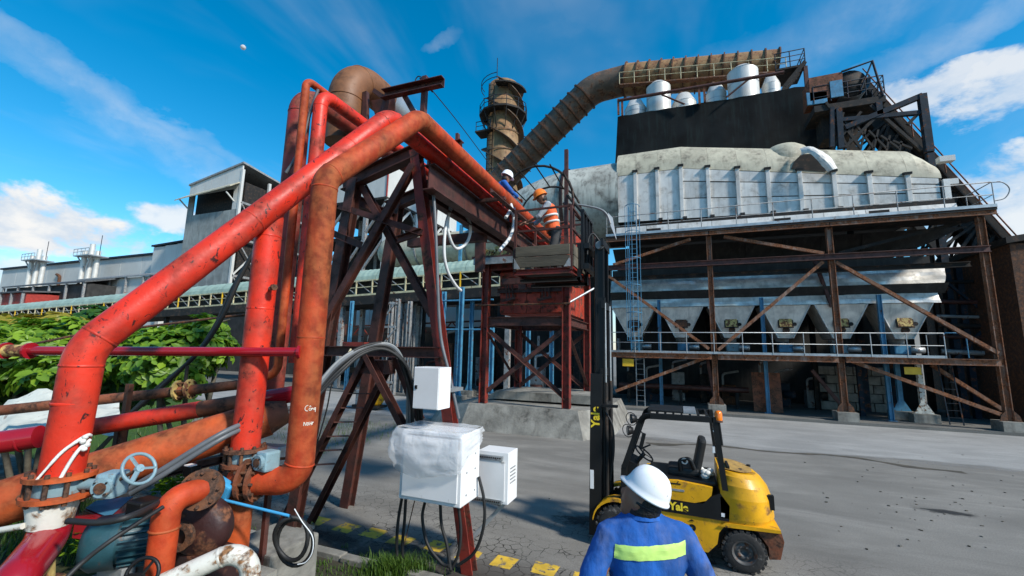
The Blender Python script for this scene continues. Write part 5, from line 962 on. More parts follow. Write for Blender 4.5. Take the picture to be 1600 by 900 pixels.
pC, _ = pipe('thin_pipe', 'thin rusty red pipe making the highest bend above the risers', [(-5.2, 3.95, 2.72), (-4.8, 4.08, 2.72), (-4.8, 4.08, 6.86), (-4.8, 16.5, 6.86)], .054, 'redrust', [.16, .12], 14)
q = D(548, 168, 8.0); pD, _ = pipe('insulated_pipe', 'big brown elbow continuing as a silver insulated pipe above the trestle', [(-5.85, 5.9, 6.95), (-5.85, 5.9, 8.5), (-5.85, 7.3, 8.5)], .33, 'brownel', .85, 28, (1, 10), None, None, 14)
MB().tube([(-5.85, 7.0, 8.5), (-5.85, 17.5, 8.5)], .335, 28).build('insulation_jacket', 'galv', pD); MB().lathe([(.33, -.03), (.36, -.03), (.36, .03), (.33, .03)], (-5.85, 5.9, 7.45), zz, 28, 0, False).build('joint_ring', 'rust', pD)
for y_ in (9, 12, 16): MB().b2((-6.0, y_, 5.6), (-5.7, y_+.15, 8.18)).build('stanchion', 'oxide', pD)
for y_ in (8.2, 14.0): MB().b2((-5.9, y_, 5.5), (-3.9, y_+.18, 5.7)).build('cross_bearer', 'oxide', rb)
for y_ in (): 
    for x_ in (-5.8, -3.7): MB().beam((x_+(.5 if x_ > -5 else -.5), y_, 0), (x_, y_, 5.6), isec(.2, .2, .02), V((0, 1, 0))).build('trestle_leg', 'oxide', rb)
    MB().beam((-5.9, y_, 5.55), (-3.6, y_, 5.55), isec(.2, .16, .02)).build('cross_bearer', 'oxide', rb)
# hand-painted words on the rusty riser
def scribble(par, strokes, cz0, s, ang0, c, R):
    for st_ in strokes:
        pts = []
        for u_, v_ in st_:
            a_ = ang0+u_*s/R; pts.append(V((c[0]+math.cos(a_)*(R+.002), c[1]+math.sin(a_)*(R+.002), cz0+v_*s)))
        if len(pts) > 2: pts = spline(pts, 4)
        MB().tube(pts, .0032, 5).build('painted_stroke', 'mark', par)
va = math.atan2(-3.43, 3.6)+.05
scribble(p2, [[(.45, .9), (.15, .75), (.02, .4), (.15, .1), (.45, 0)], [(.75, .45), (.62, .3), (.7, .1), (.9, .1), (.95, .35), (.75, .45)], [(.68, .65), (.8, .78), (.92, .65)], [(1.05, .1), (1.08, .42), (1.1, .3), (1.25, .42), (1.35, .1)], [(1.72, .42), (1.52, .38), (1.52, .12), (1.7, .12), (1.75, .45), (1.72, -.25)]], 2.47, .062, va-.05, (-3.6, 3.43), PR)
scribble(p2, [[(.05, 0), (.08, .6), (.4, 0), (.45, .6)], [(.85, .5), (.62, .45), (.62, .05), (.85, .1), (.85, .3), (.72, .3)], [(1.05, 0), (1.05, .6)], [(1.05, .3), (1.35, .3)], [(1.35, 0), (1.38, .6)], [(1.5, .05), (1.52, .5)], [(1.5, .3), (1.75, .5)]], 2.33, .056, va-.05, (-3.6, 3.43), PR)
# ================================================================== valves and pump set
def wafer(lb, c, R, gap, body='valve', gear=(1, -.3, 0), wheel=None, fl='rustpipe', bodyR=None):
    c = V(c); t_ = thing('butterfly_valve', c-zz*gap, lb, 'valve')
    for s_ in (-1, 1): MB().disc(c+zz*s_*(gap/2+.02), zz, R, .034, 32).build('flange', fl, t_)
    MB().lathe([(bodyR or R*.7, -gap/2), ((bodyR or R*.7)*1.04, 0), (bodyR or R*.7, gap/2)], c, zz, 28).build('body', body, t_)
    bolts(t_, c, zz, R*.86, 10, .017, gap+.13, 'rust', .3)
    g_ = V(gear).normalized(); o_ = c+g_*(R*.7); MB().tube([o_, o_+g_*.16], .042, 12).build('neck', body, t_)
    k = o_+g_*.22; x_, y_, d_ = frame(g_); gm = Matrix((x_, y_, d_)).transposed()
    gb = MB().box(k, (.17, .19, .15), gm, 0, .025).build('gearbox', body, t_)
    fc = x_*(1 if x_.dot(EYE-k) > 0 else -1); MB().disc(k+fc*.1, fc, .07, .04, 18).build('gear_cover', body, gb); MB().disc(k+fc*.124, fc, .042, .01, 16).build('indicator', 'rust', gb); bolts(gb, k+fc*.122, fc, .058, 4, .007, .02, 'soot', .5, 'cover_bolt')
    if wheel:
        wd, wr = wheel; wd = V(wd).normalized(); h_ = k+wd*.3; MB().tube([k, h_], .014, 8).build('wheel_shaft', 'rust', gb)
        a1, a2, _ = frame(wd); wl = MB().tube([h_+(a1*math.cos(i*math.pi/12)+a2*math.sin(i*math.pi/12))*wr for i in range(24)], .013, 8, closed=True).build('handwheel', body, t_)
        for i in range(3): a_ = i*2.094+1.2; MB().beam(h_, h_+(a1*math.cos(a_)+a2*math.sin(a_))*wr, bsec(.032, .014)).build('spoke', body, wl)
        MB().disc(h_, wd, .03, .03, 12).build('hub', body, wl)
    return t_
v1 = wafer('rusty flanged blue grey butterfly valve under the slanted red pipe', (-4.58, 2.02, 1.99), .215, .11, 'valve', (.75, .42, 0), ((.95, .1, .5), .118), 'orange')
v3 = wafer('blue grey butterfly valve under the vertical red riser', (-4.21, 3.29, 1.98), .2, .1, 'valve', (.9, -.05, 0), ((.5, .8, 0), .1), 'rustpipe')
# white-peeled reducer and crimson elbow below the left valve
t_, _ = pipe('crimson_elbow', 'glossy crimson pipe elbow curving out of the lower left corner', [V((-4.58, 2.02, 1.82)), V((-4.58, 2.0, 1.6)), D(25, 905, 3.1), D(-10, 960, 3.0)], .125, 'crimson', [.3, .1], 28)
MB().lathe([(.15, 1.91), (.155, 1.86), (.14, 1.78), (.13, 1.7)], (-4.58, 2.0, 0), zz, 28).build('reducer', 'whitedirty', t_)
t_ = thing('peeling_flange', (-4.44, 1.86, 1.2), 'peeling white and yellow flanged pipe stub behind the crimson elbow', 'flange')
MB().lathe([(.08, .42), (.1, .3), (.12, .12)], (-4.44, 1.9, 1.2), V((0, 0, 1)), 24).build('stub', 'moss', t_)
for z_ in (1.3, 1.14): MB().disc((-4.44, 1.9, z_), V((.1, -.1, 1)), .2, .03, 28).build('flange', 'moss', t_)
bolts(t_, (-4.44, 1.9, 1.22), zz, .165, 8, .016, .2); MB().lathe([(.12, 1.12), (.13, .86)], (-4.44, 1.9, 0), zz, 20).build('stand', 'moss', t_)
# cloth strip tied on the slanted pipe
t_ = thing('cloth_strip', D(105, 700, 3.4), 'white cloth strip knotted round the foot of the slanted red pipe', 'cloth')
def cyl(a_, z_, R=.15): return V((-4.575+R*math.cos(a_), 2.02+R*math.sin(a_), z_))
f0 = math.atan2(-2.02, 4.58)
MB().tube(spline([cyl(f0+1.0, 2.36), cyl(f0+.75, 2.37, .16), cyl(f0+.4, 2.34, .155), cyl(f0-.1, 2.27), cyl(f0-.5, 2.17, .16), cyl(f0-.85, 2.05, .19)], 5), [.014]*12+[.012]*8+[.009]*6, 7).build('loop', 'rope', t_)
MB().tube(spline([cyl(f0+.9, 2.33, .165), cyl(f0+.5, 2.28, .165), cyl(f0+.25, 2.2, .16), cyl(f0-.05, 2.06, .17)], 5), .013, 7).build('tail', 'rope', t_)
for k in range(4): MB().ball(cyl(f0+.62+.12*math.sin(k*2), 2.27+.03*k, .172), (.026, .022, .02), 8, 0, Matrix.Rotation(k, 3, 'Y')).build('knot', 'rope', t_)
# flanged elbow foot of the rusty riser with blue lever valve
t_ = thing('lever_valve', (-4.0, 3.25, 1.5), 'bright blue lever valve between rusty flanges at the foot of the risers', 'valve'); ax = V((-.92, -.38, 0))
c0 = V((-3.98, 3.27, 1.78))
for k in range(2): MB().disc(c0+ax*(.0+.1*k), ax, .2, .034, 30).build('flange', 'rustpipe', t_)
bolts(t_, c0+ax*.05, ax, .168, 10, .016, .2); MB().lathe([(.13, 0), (.14, .05), (.13, .1)], c0, ax, 24).build('body', 'rust', t_)
n_ = c0+ax*.06+V((-.05, -.16, -.08)); MB().box(n_+V((-.06, -.06, .05)), (.22, .1, .16), Matrix.Rotation(.5, 3, 'Y')@Matrix.Rotation(.3, 3, 'Z'), 0, .02).build('yoke', 'lever', t_); MB().box(n_+V((-.12, -.08, -.05)), (.14, .1, .1), None, 0, .02).build('lever_head', 'lever', t_)
MB().tube([n_+V((-.12, -.1, -.03)), D(452, 806, 4.25)], .014, 8).build('lever', 'lever', t_)
t_, _ = pipe('orange_pipe', 'faded orange vertical pipe below the middle valve', [(-4.21, 3.29, 1.9), (-4.21, 3.29, .6)], .125, 'orange', .3, 26)
MB().tube([(-4.08, 3.27, 1.78), (-4.25, 3.28, 1.78)], .125, 22).build('branch', 'redrust', t_)
t_ = thing('flanged_elbow_pipe', D(240, 900, 3.7), 'heavily rusted flanged elbow pipe standing left of the orange pipe', 'pipe')
e0 = V((-4.35, 3.15, 1.72)); e1 = D(318, 764, 4.0); e2 = D(300, 772, 3.9); e3 = D(255, 800, 3.75); e4 = D(247, 930, 3.75); e3.x = e4.x-.0; e4 = V((e3.x, e3.y, .75))
MB().tube([e0, e1], .085, 18).build('white_spool', 'whitedirty', t_); MB().tube(fillet([e1+(e1-e0)*.05, e3+V((0, 0, .1)), e4], .2), .1, 22).build('elbow', 'redrust', t_)
axx = (e1-e0).normalized()
for k in range(2): MB().disc(e1+axx*(.02+.06*k), axx, .165, .032, 26).build('flange', 'rust', t_)
bolts(t_, e1+axx*.05, axx, .135, 8, .014, .15); MB().lathe([(.1, -.01), (.112, 0), (.1, .01)], e3-V((0, 0, .12)), zz, 20).build('weld_seam', 'orange', t_)
t_, _ = pipe('white_pipe', 'chipped white pipe with elbow at the bottom edge', [D(255, 912, 3.6), D(395, 848, 3.75), V((D(395, 848, 3.75).x+.02, D(395, 848, 3.75).y, .8))], .075, 'whitedirty', .16, 22, (1, 10))
# pump and motor
t_ = thing('electric_motor', (-5.1, 2.7, .86), 'dark teal finned electric motor on a grey base behind the pipes', 'motor')
m0 = D(160, 825, 3.9); m1 = D(280, 800, 4.15); ax = (m1-m0); ax.z = 0; Lm = ax.length; ax.normalize(); mc = (m0+m1)/2; mc.z = 1.42; x_, y_, d_ = frame(ax); mr = .2
MB().lathe([(.001, -Lm*.5-.1), (mr*.8, -Lm*.5-.1), (mr*1.06, -Lm*.5-.03), (mr*1.08, -Lm*.5+.14)], mc, ax, 28).build('fan_cowl', 'teal', t_); MB().lathe([(mr*.92, -Lm*.5+.1), (mr*.92, Lm*.5), (.001, Lm*.5)], mc, ax, 28).build('stator', 'teal', t_)
for k in range(24):
    a_ = 2*math.pi*k/24; r_ = x_*math.cos(a_)+y_*math.sin(a_); MB().beam(mc+r_*mr*.97-ax*(Lm*.5-.16), mc+r_*mr*.97+ax*(Lm*.5-.02), bsec(.013, .06), r_).build('fin', 'teal', t_)
MB().box(mc+V((.0, -.0, .26)), (.2, .18, .12), None, 0, .02).build('terminal_box', 'black', t_)
for s_ in (-.25, .25): MB().box(mc+ax*s_*Lm+V((0, 0, -.28)), (.34, .1, .2), None, 0, .01).build('foot', 'greysteel', t_)
MB().b2(mc+V((-.5, -.4, -.6)), mc+V((.55, .5, -.38))).build('base_frame', 'conc', t_)
t_ = thing('pump_casing', (-4.7, 3.4, .86), 'dark maroon cast pump casing between motor and orange pipe', 'pump'); pc = D(318, 822, 4.15)
MB().lathe([(.001, -.12), (.2, -.12), (.25, -.05), (.25, .06), (.19, .12), (.001, .12)], pc, V((.35, -.93, 0)), 28).build('volute', 'maroon', t_); MB().disc(pc+V((-.04, -.17, -.03)), V((.35, -.93, 0)), .12, .06, 20, 0, .07).build('suction_eye', 'rust', t_); MB().b2(pc+V((-.3, -.12, -.45)), pc+V((.3, .22, -.2)), 0, .02).build('foot', 'maroon', t_); MB().b2(V((pc.x-.5, pc.y-.3, .6)), V((pc.x+.5, pc.y+.4, pc.z-.44))).build('bed', 'conc', t_)
t_ = thing('red_cover', D(160, 790, 4.6), 'glossy red metal guard plate lying behind the motor', 'guard'); P_ = [D(118, 806, 4.4), D(168, 812, 4.4), D(208, 777, 5.0), D(150, 784, 5.0)]
MB().prism(P_, (0, 0, -.2)).build('plate', 'crimson', t_); MB().prism([p+V((0, 0, .006)) for p in [P_[1].lerp(P_[2], .05), P_[2], P_[3], P_[0].lerp(P_[3], .45)]], (0, 0, .006)).build('sky_reflection', 'blue', t_)  # blue piece is the sky's reflection, put in as colour
cpos = D(485, 890, 4.9); MB().b2((cpos.x-.95, cpos.y-.3, .0), (cpos.x-.25, cpos.y+.35, .98), 0, .03).build('concrete_block', 'conc', label='weathered concrete block under the flanged pipe elbow', cat='block')
q = D(425, 715, 4.75); t_ = thing('cable_box', q-zz*.2, 'pale grey folded metal box behind the middle valve', 'box'); MB().box(q, (.28, .16, .26), Matrix.Rotation(.2, 3, 'Z'), 0, .02).build('case', 'galv', t_); MB().beam(q-zz*.13, V((q.x, q.y, .6)), bsec(.05, .05)).build('stand', 'oxide', t_)
q = D(300, 735, 4.5); t_ = thing('pressure_switch', q-zz*.3, 'small black instrument on a post left of the middle valve', 'instrument'); MB().box(q, (.12, .1, .1), None, 0, .01).build('head', 'black', t_); MB().box(q+V((0, -.02, .055)), (.09, .07, .01)).build('label_plate', 'white', t_); MB().tube([q, V((q.x, q.y, .7))], .03, 8).build('post', 'navy', t_)
q = D(278, 745, 4.6); MB().beam(q+V((-.12, .2, .22)), V((q.x-.12, q.y+.2, .5)), bsec(.07, .05)).build('red_post', 'crimson', label='short crimson post left of the black instrument', cat='post')
# black handwheel at the bottom edge
q = D(222, 898, 3.5); t_ = thing('hand_wheel', V((q.x, q.y, .85)), 'black valve handwheel at the bottom edge below the motor', 'handwheel'); wd = V((.45, -.8, .3)).normalized(); a1, a2, _ = frame(wd)
MB().tube([q+(a1*math.cos(i*math.pi/12)+a2*math.sin(i*math.pi/12))*.11 for i in range(24)], .014, 8, closed=True).build('rim', 'black', t_); [MB().beam(q, q+(a1*math.cos(i*2.094)+a2*math.sin(i*2.094))*.11, bsec(.03, .014)).build('spoke', 'black', t_) for i in range(3)]; MB().tube([q, V((q.x, q.y+.12, .84))], .02, 8).build('stem', 'black', t_)
# horizontal headers at left
def hpipe(nm, lb, a, b, r, mat, extra=0, n=18):
    a = V(a); b = V(b); d = (b-a).normalized(); a = a-d*extra; t_ = thing(nm, a, lb, 'pipe'); MB().tube([a, b], r, n).build('pipe_wall', mat, t_); return t_, a, b, d
t_, a, b, d = hpipe('crimson_pipe', 'slim glossy crimson pipe running level across to the rusty riser', D(30, 548, 4.5), D(470, 550, 4.42), .047, 'crimson', 2.5)
c = D(28, 548, 4.5); MB().tube([c-d*.12, c+d*.12], .062, 16).build('coupling', 'moss', t_)
for s_ in (-.13, .13): MB().disc(c+d*s_, d, .085, .022, 16).build('flange', 'crimson', t_)
MB().disc(b, d, .075, .03, 16).build('end_flange', 'crimson', t_)
t_, a, b, d = hpipe('rusty_header', 'thin brown rusted pipe with ring couplings crossing behind the risers', D(70, 634, 5.4), D(385, 600, 5.6), .062, 'rustpipe', 3)
c = D(288, 609, 5.54)
for s_ in (-.07, .07): MB().disc(c+d*s_, d, .125, .03, 22).build('coupling_ring', 'moss', t_)
bolts(t_, c, d, .1, 6, .012, .2); MB().tube([c+zz*.08, c+zz*.3], .02, 6).build('cable_clip', 'soot', t_)
t_, a, b, d = hpipe('rusty_header', 'medium red brown header pipe sloping behind the slanted pipe foot', D(140, 668, 4.9), D(462, 615, 5.1), .092, 'rustpipe', 3); MB().tube([a+(b-a)*.52, a+(b-a)*.8], .094, 18).build('painted_length', 'red', t_); MB().tube([a+(b-a)*.93, b], .095, 18).build('sleeve', 'crimson', t_)
MB().tube(fillet([b-d*.1, b+d*.12, b+d*.12+zz*1.2], .14), .09, 16).build('upturn', 'reddark', t_)
t_, a, b, d = hpipe('orange_header', 'wide faded orange header pipe behind the valves', D(140, 742, 4.3), D(420, 652, 4.95), .2, 'orange', 3.2, 26); MB().tube([b-d*.04, b+d*.2], [.2, .12], 24).build('reducer', 'rustpipe', t_)
t_, a, b, d = hpipe('crimson_pipe', 'thick glossy crimson pipe entering at the left edge', D(-20, 694, 4.2), D(62, 682, 4.3), .105, 'crimson', 2, 22); MB().lathe([(.104, -.012), (.11, 0), (.104, .012)], D(36, 688, 4.27), d, 22).build('weld_seam', 'crimson', t_)
t_, a, b, d = hpipe('rusty_header', 'dark brown pipe low behind the left valve', D(-20, 782, 4.0), D(60, 775, 4.0), .06, 'rust', 2, 14)
t_, a, b, d = hpipe('thin_pipe', 'thin chipped white pipe at the left edge below the valve', D(-20, 832, 3.4), D(36, 822, 3.4), .022, 'whitedirty', 1, 10)
t_ = thing('tie_rod', D(45, 545, 6.4), 'thin dark rod slanting behind the slanted red pipe', 'rod'); MB().tube([D(-60, 560, 6.4), D(118, 524, 6.4), D(385, 491, 6.6)], .018, 8).build('rod', 'rust', t_)
q0 = D(203, 600, 5.1); t_ = thing('stub_post', V((q0.x, q0.y, .6)), 'short rusty upright post behind the brown header', 'post'); MB().beam(q0, V((q0.x, q0.y, .6)), bsec(.07, .05)).build('post', 'rustpipe', t_)
# header saddles: low steel stands that carry the headers on the bank
for px, py, d_, lb in ((150, 660, 4.9, 'beside the slanted pipe'), (330, 640, 5.2, 'behind the vertical riser')):
    q = D(px, py, d_); t_ = thing('pipe_stand', (q.x, q.y, .6), f'rusty pipe stand under the header pipes {lb}', 'stand'); MB().beam((q.x, q.y+.25, .3), (q.x, q.y+.25, q.z-.05), csec(.1, .08, .012)).build('post', 'oxide', t_); MB().beam((q.x, q.y-.7, q.z-.6), (q.x, q.y+.5, q.z-.6), csec(.1, .08, .012)).build('arm', 'oxide', t_)
# crumpled white sheet
t_ = thing('crumpled_sheet', D(60, 640, 6.6), 'crumpled white sheet metal lying among the pipes at the left edge', 'sheet'); mb = MB(); P_ = []
for j in range(12):
    r = []
    for i in range(18):
        p = D(-60+i*14.5, 628+j*5-.5*i+(14 if i < 5 else 0), 6.6-.12*j); r.append(p+V((0, 0, .07*noise.noise(V((i*.45, j*.5, 3)))+(.16*math.exp(-((i-9)**2)/5-((j-0)**2)/6)))))
    P_.append(r)
for j in range(11): mb.add(P_[j]+P_[j+1], [(i, i+1, 19+i, 18+i) for i in range(17)], True)
mb.build('sheet', 'tarp', t_); MB().tube([P_[6][3]-zz*.05, V((P_[6][3].x, P_[6][3].y, .0))], .03, 6).build('prop', 'oxide', t_); MB().tube([P_[6][14]-zz*.05, V((P_[6][14].x, P_[6][14].y, .0))], .03, 6).build('prop', 'oxide', t_)
# ================================================================== cabinets on the trestle leg
bx = thing('electrical_cabinet', (-3.1, 5.4, 1.08), 'large white cabinet wrapped in clear plastic film on the trestle leg', 'cabinet')
X0, X1, Y0, Y1, Z0, Z1 = -3.62, -2.68, 5.18, 5.72, 1.1, 2.0
MB().b2((X0, Y0, Z0), (X1, Y1, Z1), 0, .012).build('case', 'white', bx); MB().b2((X0+.05, Y0-.018, Z0+.05), (X1-.05, Y0-.002, Z1-.06), 0, .004).build('door', 'white', bx)
MB().b2((X0+.1, Y0-.022, Z1-.052), (X1-.005, Y0-.004, Z1-.04)).build('gasket', 'rubber', bx); MB().b2((X1-.045, Y0-.02, Z1-.2), (X1-.036, Y0-.004, Z1-.05)).build('gasket', 'rubber', bx)
for z_ in (Z0+.12, Z1-.3, Z0+.4):
    for y_ in (Y0+.15, Y0+.4): MB().disc((X1+.004, y_, z_), V((1, 0, 0)), .012, .006, 8).build('rivet', 'galv', bx)
fb = MB(); nx, nz = 30, 16; path_ = [(X0-.07, Y1), (X0-.08, Y0+.15), (X0-.05, Y0-.07), (X0+.3, Y0-.1), (X1-.3, Y0-.085), (X1+.03, Y0-.05), (X1+.05, Y0+.25), (X1+.035, Y1)]
pl2 = spline([V((p[0], p[1], 0)) for p in path_], 5); m = len(pl2)
for k in range(nz+1):
    t1 = k/nz
    for i, p in enumerate(pl2):
        fr = i/(m-1); zlo = 1.42+.30*abs(fr-.45)*1.6 if fr < .72 else 1.42+.75*(fr-.45); z_ = Z1+.04-(Z1+.04-zlo)*t1
        bl_ = .07*math.sin(t1*math.pi)*(1.5-.8*fr) if fr < .7 else .01; wv = .028*noise.noise(V((i*.5, k*.4, 2)))+.012*noise.noise(V((i*1.3, k*1.2, 7)))
        c_ = V(((X0+X1)/2, (Y0+Y1)/2, 0)); d_ = (V((p.x, p.y, 0))-c_).normalized(); fb.v.append(V((p.x, p.y, z_))+d_*(bl_+wv))
for k in range(nz):
    for i in range(m-1): q = k*m+i; fb.f.append((q, q+1, q+m+1, q+m)); fb.sm.append(True); fb.mi.append(0)
nt0 = len(fb.v)
for k in range(7):
    for i in range(11): fb.v.append(V((X0-.06+(X1-X0+.1)*i/10, Y0-.06+(Y1-Y0+.06)*k/6, Z1+.045+.02*noise.noise(V((i*.7, k*.9, 3))))))
for k in range(6):
    for i in range(10): q = nt0+k*11+i; fb.f.append((q, q+1, q+12, q+11)); fb.sm.append(True); fb.mi.append(0)
fb.build('plastic_wrap', 'film', bx)
ub = thing('control_box', (-3.28, 5.36, 2.28), 'small plain white control box above the wrapped cabinet', 'box')
MB().b2((-3.49, 5.2, 2.29), (-3.08, 5.52, 2.86), 0, .006).build('case', 'white', ub); MB().b2((-3.48, 5.186, 2.3), (-3.09, 5.198, 2.85), 0, .003).build('door', 'white', ub); MB().b2((-3.455, 5.176, 2.56), (-3.42, 5.188, 2.61)).build('latch', 'black', ub); MB().b2((-3.4, 5.52, 2.5), (-3.1, 5.95, 2.55)).build('bracket', 'galv', ub)
sb = thing('spare_cabinet', (-2.6, 6.2, .9), 'white open-sided cabinet with perforated rails behind the wrapped one', 'cabinet')
MB().b2((-2.84, 6.02, .93), (-2.36, 6.4, 1.64), 0, .008).build('case', 'white', sb); MB().b2((-2.82, 6.0, .97), (-2.41, 6.016, 1.52)).build('panel', 'white', sb)
for z_ in (1.56, .96):
    r_ = MB().b2((-2.95, 5.985, z_-.03), (-2.44, 6.015, z_+.03)).build('rail', 'galv', sb)
    for k in range(14): MB().b2((-2.93+k*.034, 5.978, z_-.01), (-2.91+k*.034, 5.984, z_+.01)).build('slot', 'soot', r_)
for k in range(5): MB().b2((-2.358, 6.1, 1.2+k*.05), (-2.352, 6.3, 1.215+k*.05)).build('louvre', 'greysteel', sb)
MB().beam((-2.45, 6.2, .92), (-2.95, 6.0, .35), csec(.05, .03, .006)).build('strut', 'galv', sb); MB().beam((-2.95, 6.1, .95), (-2.5, 6.1, .9), csec(.05, .03, .006)).build('strut', 'galv', sb)
# ================================================================== cables and hoses
def cable(nm, lb, pts, r, mat, cat='cable', n=8, closed=False, extra=()):
    t_ = MB().tube(spline(pts, 8), r, n)
    for e in extra: t_.tube(spline(e, 8), r, n)
    return t_.build(nm, mat, label=lb, cat=cat)
Dp = lambda L_, d: [D(x_, y_, d if not isinstance(d, (list, tuple)) else d[i]) for i, (x_, y_) in enumerate(L_)]
cable('power_cable', 'black cable hanging diagonally behind the slanted pipe and leaves', Dp([(396, 395), (372, 440), (345, 500), (312, 548), (262, 596), (190, 660)], 6.0), .03, 'rubber')
cable('power_cable', 'second black cable beside the diagonal one', Dp([(392, 400), (362, 452), (336, 508), (300, 560), (245, 606), (180, 668)], 6.1), .022, 'rubber')
for k in range(2): cable('conduit', ['upper grey conduit of the pair above the orange header', 'lower grey conduit of the pair above the orange header'][k], Dp([(205, 762+k*9), (250, 736+k*9), (345, 678+k*8), (400, 655+k*7), (470, 632+k*7)], [4.1, 4.1, 4.3, 4.7, 5.2]), .026, 'greyhose', 'conduit')
cable('motor_cable', 'thick black cable drooping in front of the teal motor', Dp([(105, 814), (160, 816), (210, 804), (262, 778)], [3.2, 3.2, 3.3, 3.9]), .022, 'rubber')
cable('motor_cable', 'thin black cable slanting across the motor to the bottom edge', Dp([(95, 912), (130, 878), (180, 840), (255, 792)], [3.1, 3.2, 3.3, 3.6]), .016, 'rubber')
q = D(455, 842, 4.3); a1 = RT; a2 = UP
MB().tube([q+(a1*math.cos(i*math.pi/12)*.155+a2*math.sin(i*math.pi/12)*.2)+FW*.02*math.sin(i*math.pi/6) for i in range(49)], .02, 8).tube([q+V((0, .05, 0))+(a1*math.cos(i*math.pi/12+.4)*.17+a2*math.sin(i*math.pi/12+.4)*.22)-zz*.05 for i in range(25)], .018, 8).build('cable_coil', 'rubber', label='coil of black cable hanging below the flanged elbow', cat='cable coil')
cable('white_wire', 'white wires curling beside the black cable coil', Dp([(460, 795), (472, 815), (488, 838), (488, 862), (478, 878), (465, 882)], 4.2), .005, 'hose', 'wire')
cable('riser_cable', 'dark cable running down the thick dull red riser', Dp([(497, 140), (484, 178), (474, 215), (460, 250), (447, 270)], 5.6), .022, 'greyhose')
cable('leg_conduit', 'grey flexible conduit strapped down the leaning trestle leg', [T(661, 192, -.12), T(664, 225, -.12), T(678, 262, -.14), T(686, 330, -.14), T(690, 420, -.14), T(695, 520, -.14), T(708, 580, -.14), T(724, 652, -.14)], .026, 'greyhose', 'conduit')
cable('head_loop', 'thin black wire loops on top of the trestle post', [T(661, 120, .08), T(650, 115, .08), T(645, 124, .08), T(655, 133, .08), T(664, 126, .08), T(652, 118, .08), T(672, 140, .08)], .01, 'rubber', 'wire')
cable('span_wire', 'thin black wire spanning from the trestle head to the worker', [T(664, 128, .08), PY(715, 190, 7.6), PY(760, 250, 9.2), PX(785, 285, -3.9)], .009, 'rubber', 'wire')
for k, (mt, r_, lb) in enumerate([('bhose', .018, 'white hose in the bundle over the trestle cross beam'), ('greyhose', .026, 'grey hose in the bundle over the trestle cross beam'), ('rubber', .03, 'thick black hose in the bundle over the cross beam'), ('paleyel', .016, 'pale yellow cable beside the hose bundle')]):
    o = (k-1)*4; dd = 4.9+.1*k
    if k < 3: cable('hose', lb, Dp([(470, 640+o), (500, 600+o), (530, 567+o), (565, 545+o*.6), (600, 538+o*.5), (622, 552+o), (636, 590+o), (640+o, 640), (640+o, 690)], [5.0, 5.3, 5.7, 6.0, 6.15, 6.3, 6.5, 6.8, 7.0]), r_, mt, 'hose')
    else: cable('hose', lb, Dp([(490, 625), (515, 590), (535, 568), (548, 546)], [5.2, 5.6, 6.0, 6.3]), r_, mt, 'cable')
for k in range(3): cable('hose', ['black hose lowest in the bundle over the cross beam', 'black hose second lowest in the bundle over the cross beam', 'black hose topmost in the bundle over the cross beam'][k], Dp([(470, 640+o), (500, 602+o), (532, 570+o), (566, 546+o*.6), (602, 540+o*.5), (626+o*.5, 556+o), (640+o*.5, 592+o), (646+o, 640), (646+o, 690)], [5.1, 5.35, 5.75, 6.0, 6.17, 6.34, 6.55, 6.85, 7.05]) if (o := (12, 7, -7)[k]) else None, .026, 'rubber', 'hose')
cable('drop_cable', 'thin black cable dropping from the bundle to the ground', [T(535, 570, -.1), T(525, 600, -.1), T(517, 640, -.1), T(500, 700, -.1)], .012, 'rubber')
bxp = lambda px, py, y: PY(px, py, y)
for k, L_ in enumerate([[(628, 778), (622, 815), (620, 850), (621, 885)], [(634, 780), (632, 815), (629, 850), (630, 888)], [(664, 784), (660, 810), (668, 850), (690, 880), (702, 884)], [(688, 788), (690, 820), (698, 850), (704, 890)], [(716, 788), (720, 830), (716, 865), (704, 892)], [(748, 745), (756, 780), (756, 820), (742, 862), (715, 884)]]):
    cable('cabinet_cable', ['leftmost black cable under the wrapped cabinet', 'second black cable from the left under the wrapped cabinet', 'black cable looping left of the post under the cabinet', 'black cable along the post under the cabinet', 'black cable right of the post under the cabinet', 'black cable looping out from the right side of the cabinet'][k], [bxp(*p, 5.45+.04*k) for p in L_], .022, 'rubber')
MB().tube([bxp(648, 782, 5.4), bxp(640, 815, 5.4), bxp(632, 850, 5.4)], .008, 6).build('thin_wire', 'rust', label='thin rusty wire under the left of the wrapped cabinet', cat='wire')
cable('white_hose', 'long white hose bent over the pipes between the two workers', [PX(783, 299, -3.6), PX(792, 306, -3.5), PX(799, 322, -3.2), PX(803, 345, -3.1), PX(797, 370, -3.1), PX(781, 391, -3.1)], .035, 'hose', 'hose')
cable('white_hose', 'short white hose curved over the pipe beside the seated worker', [PX(786, 300, -3.45), PX(796, 312, -3.3), PX(798, 326, -3.2), PX(790, 340, -3.15)], .033, 'hose', 'hose')
cable('hanging_hose', 'white hose hanging in loops from the girder beside the trestle', [PX(708, 318, -3.95)+V((0, 0, 0)), PX(697, 350, -3.9), PX(694, 395, -3.9), PX(700, 425, -3.9), PX(712, 446, -3.9), PX(720, 454, -3.9)], .03, 'hose', 'hose', extra=([PX(702, 322, -3.95), PX(700, 360, -3.9), PX(712, 388, -3.9), PX(730, 378, -3.9), PX(735, 352, -3.9), PX(722, 328, -3.95)],))
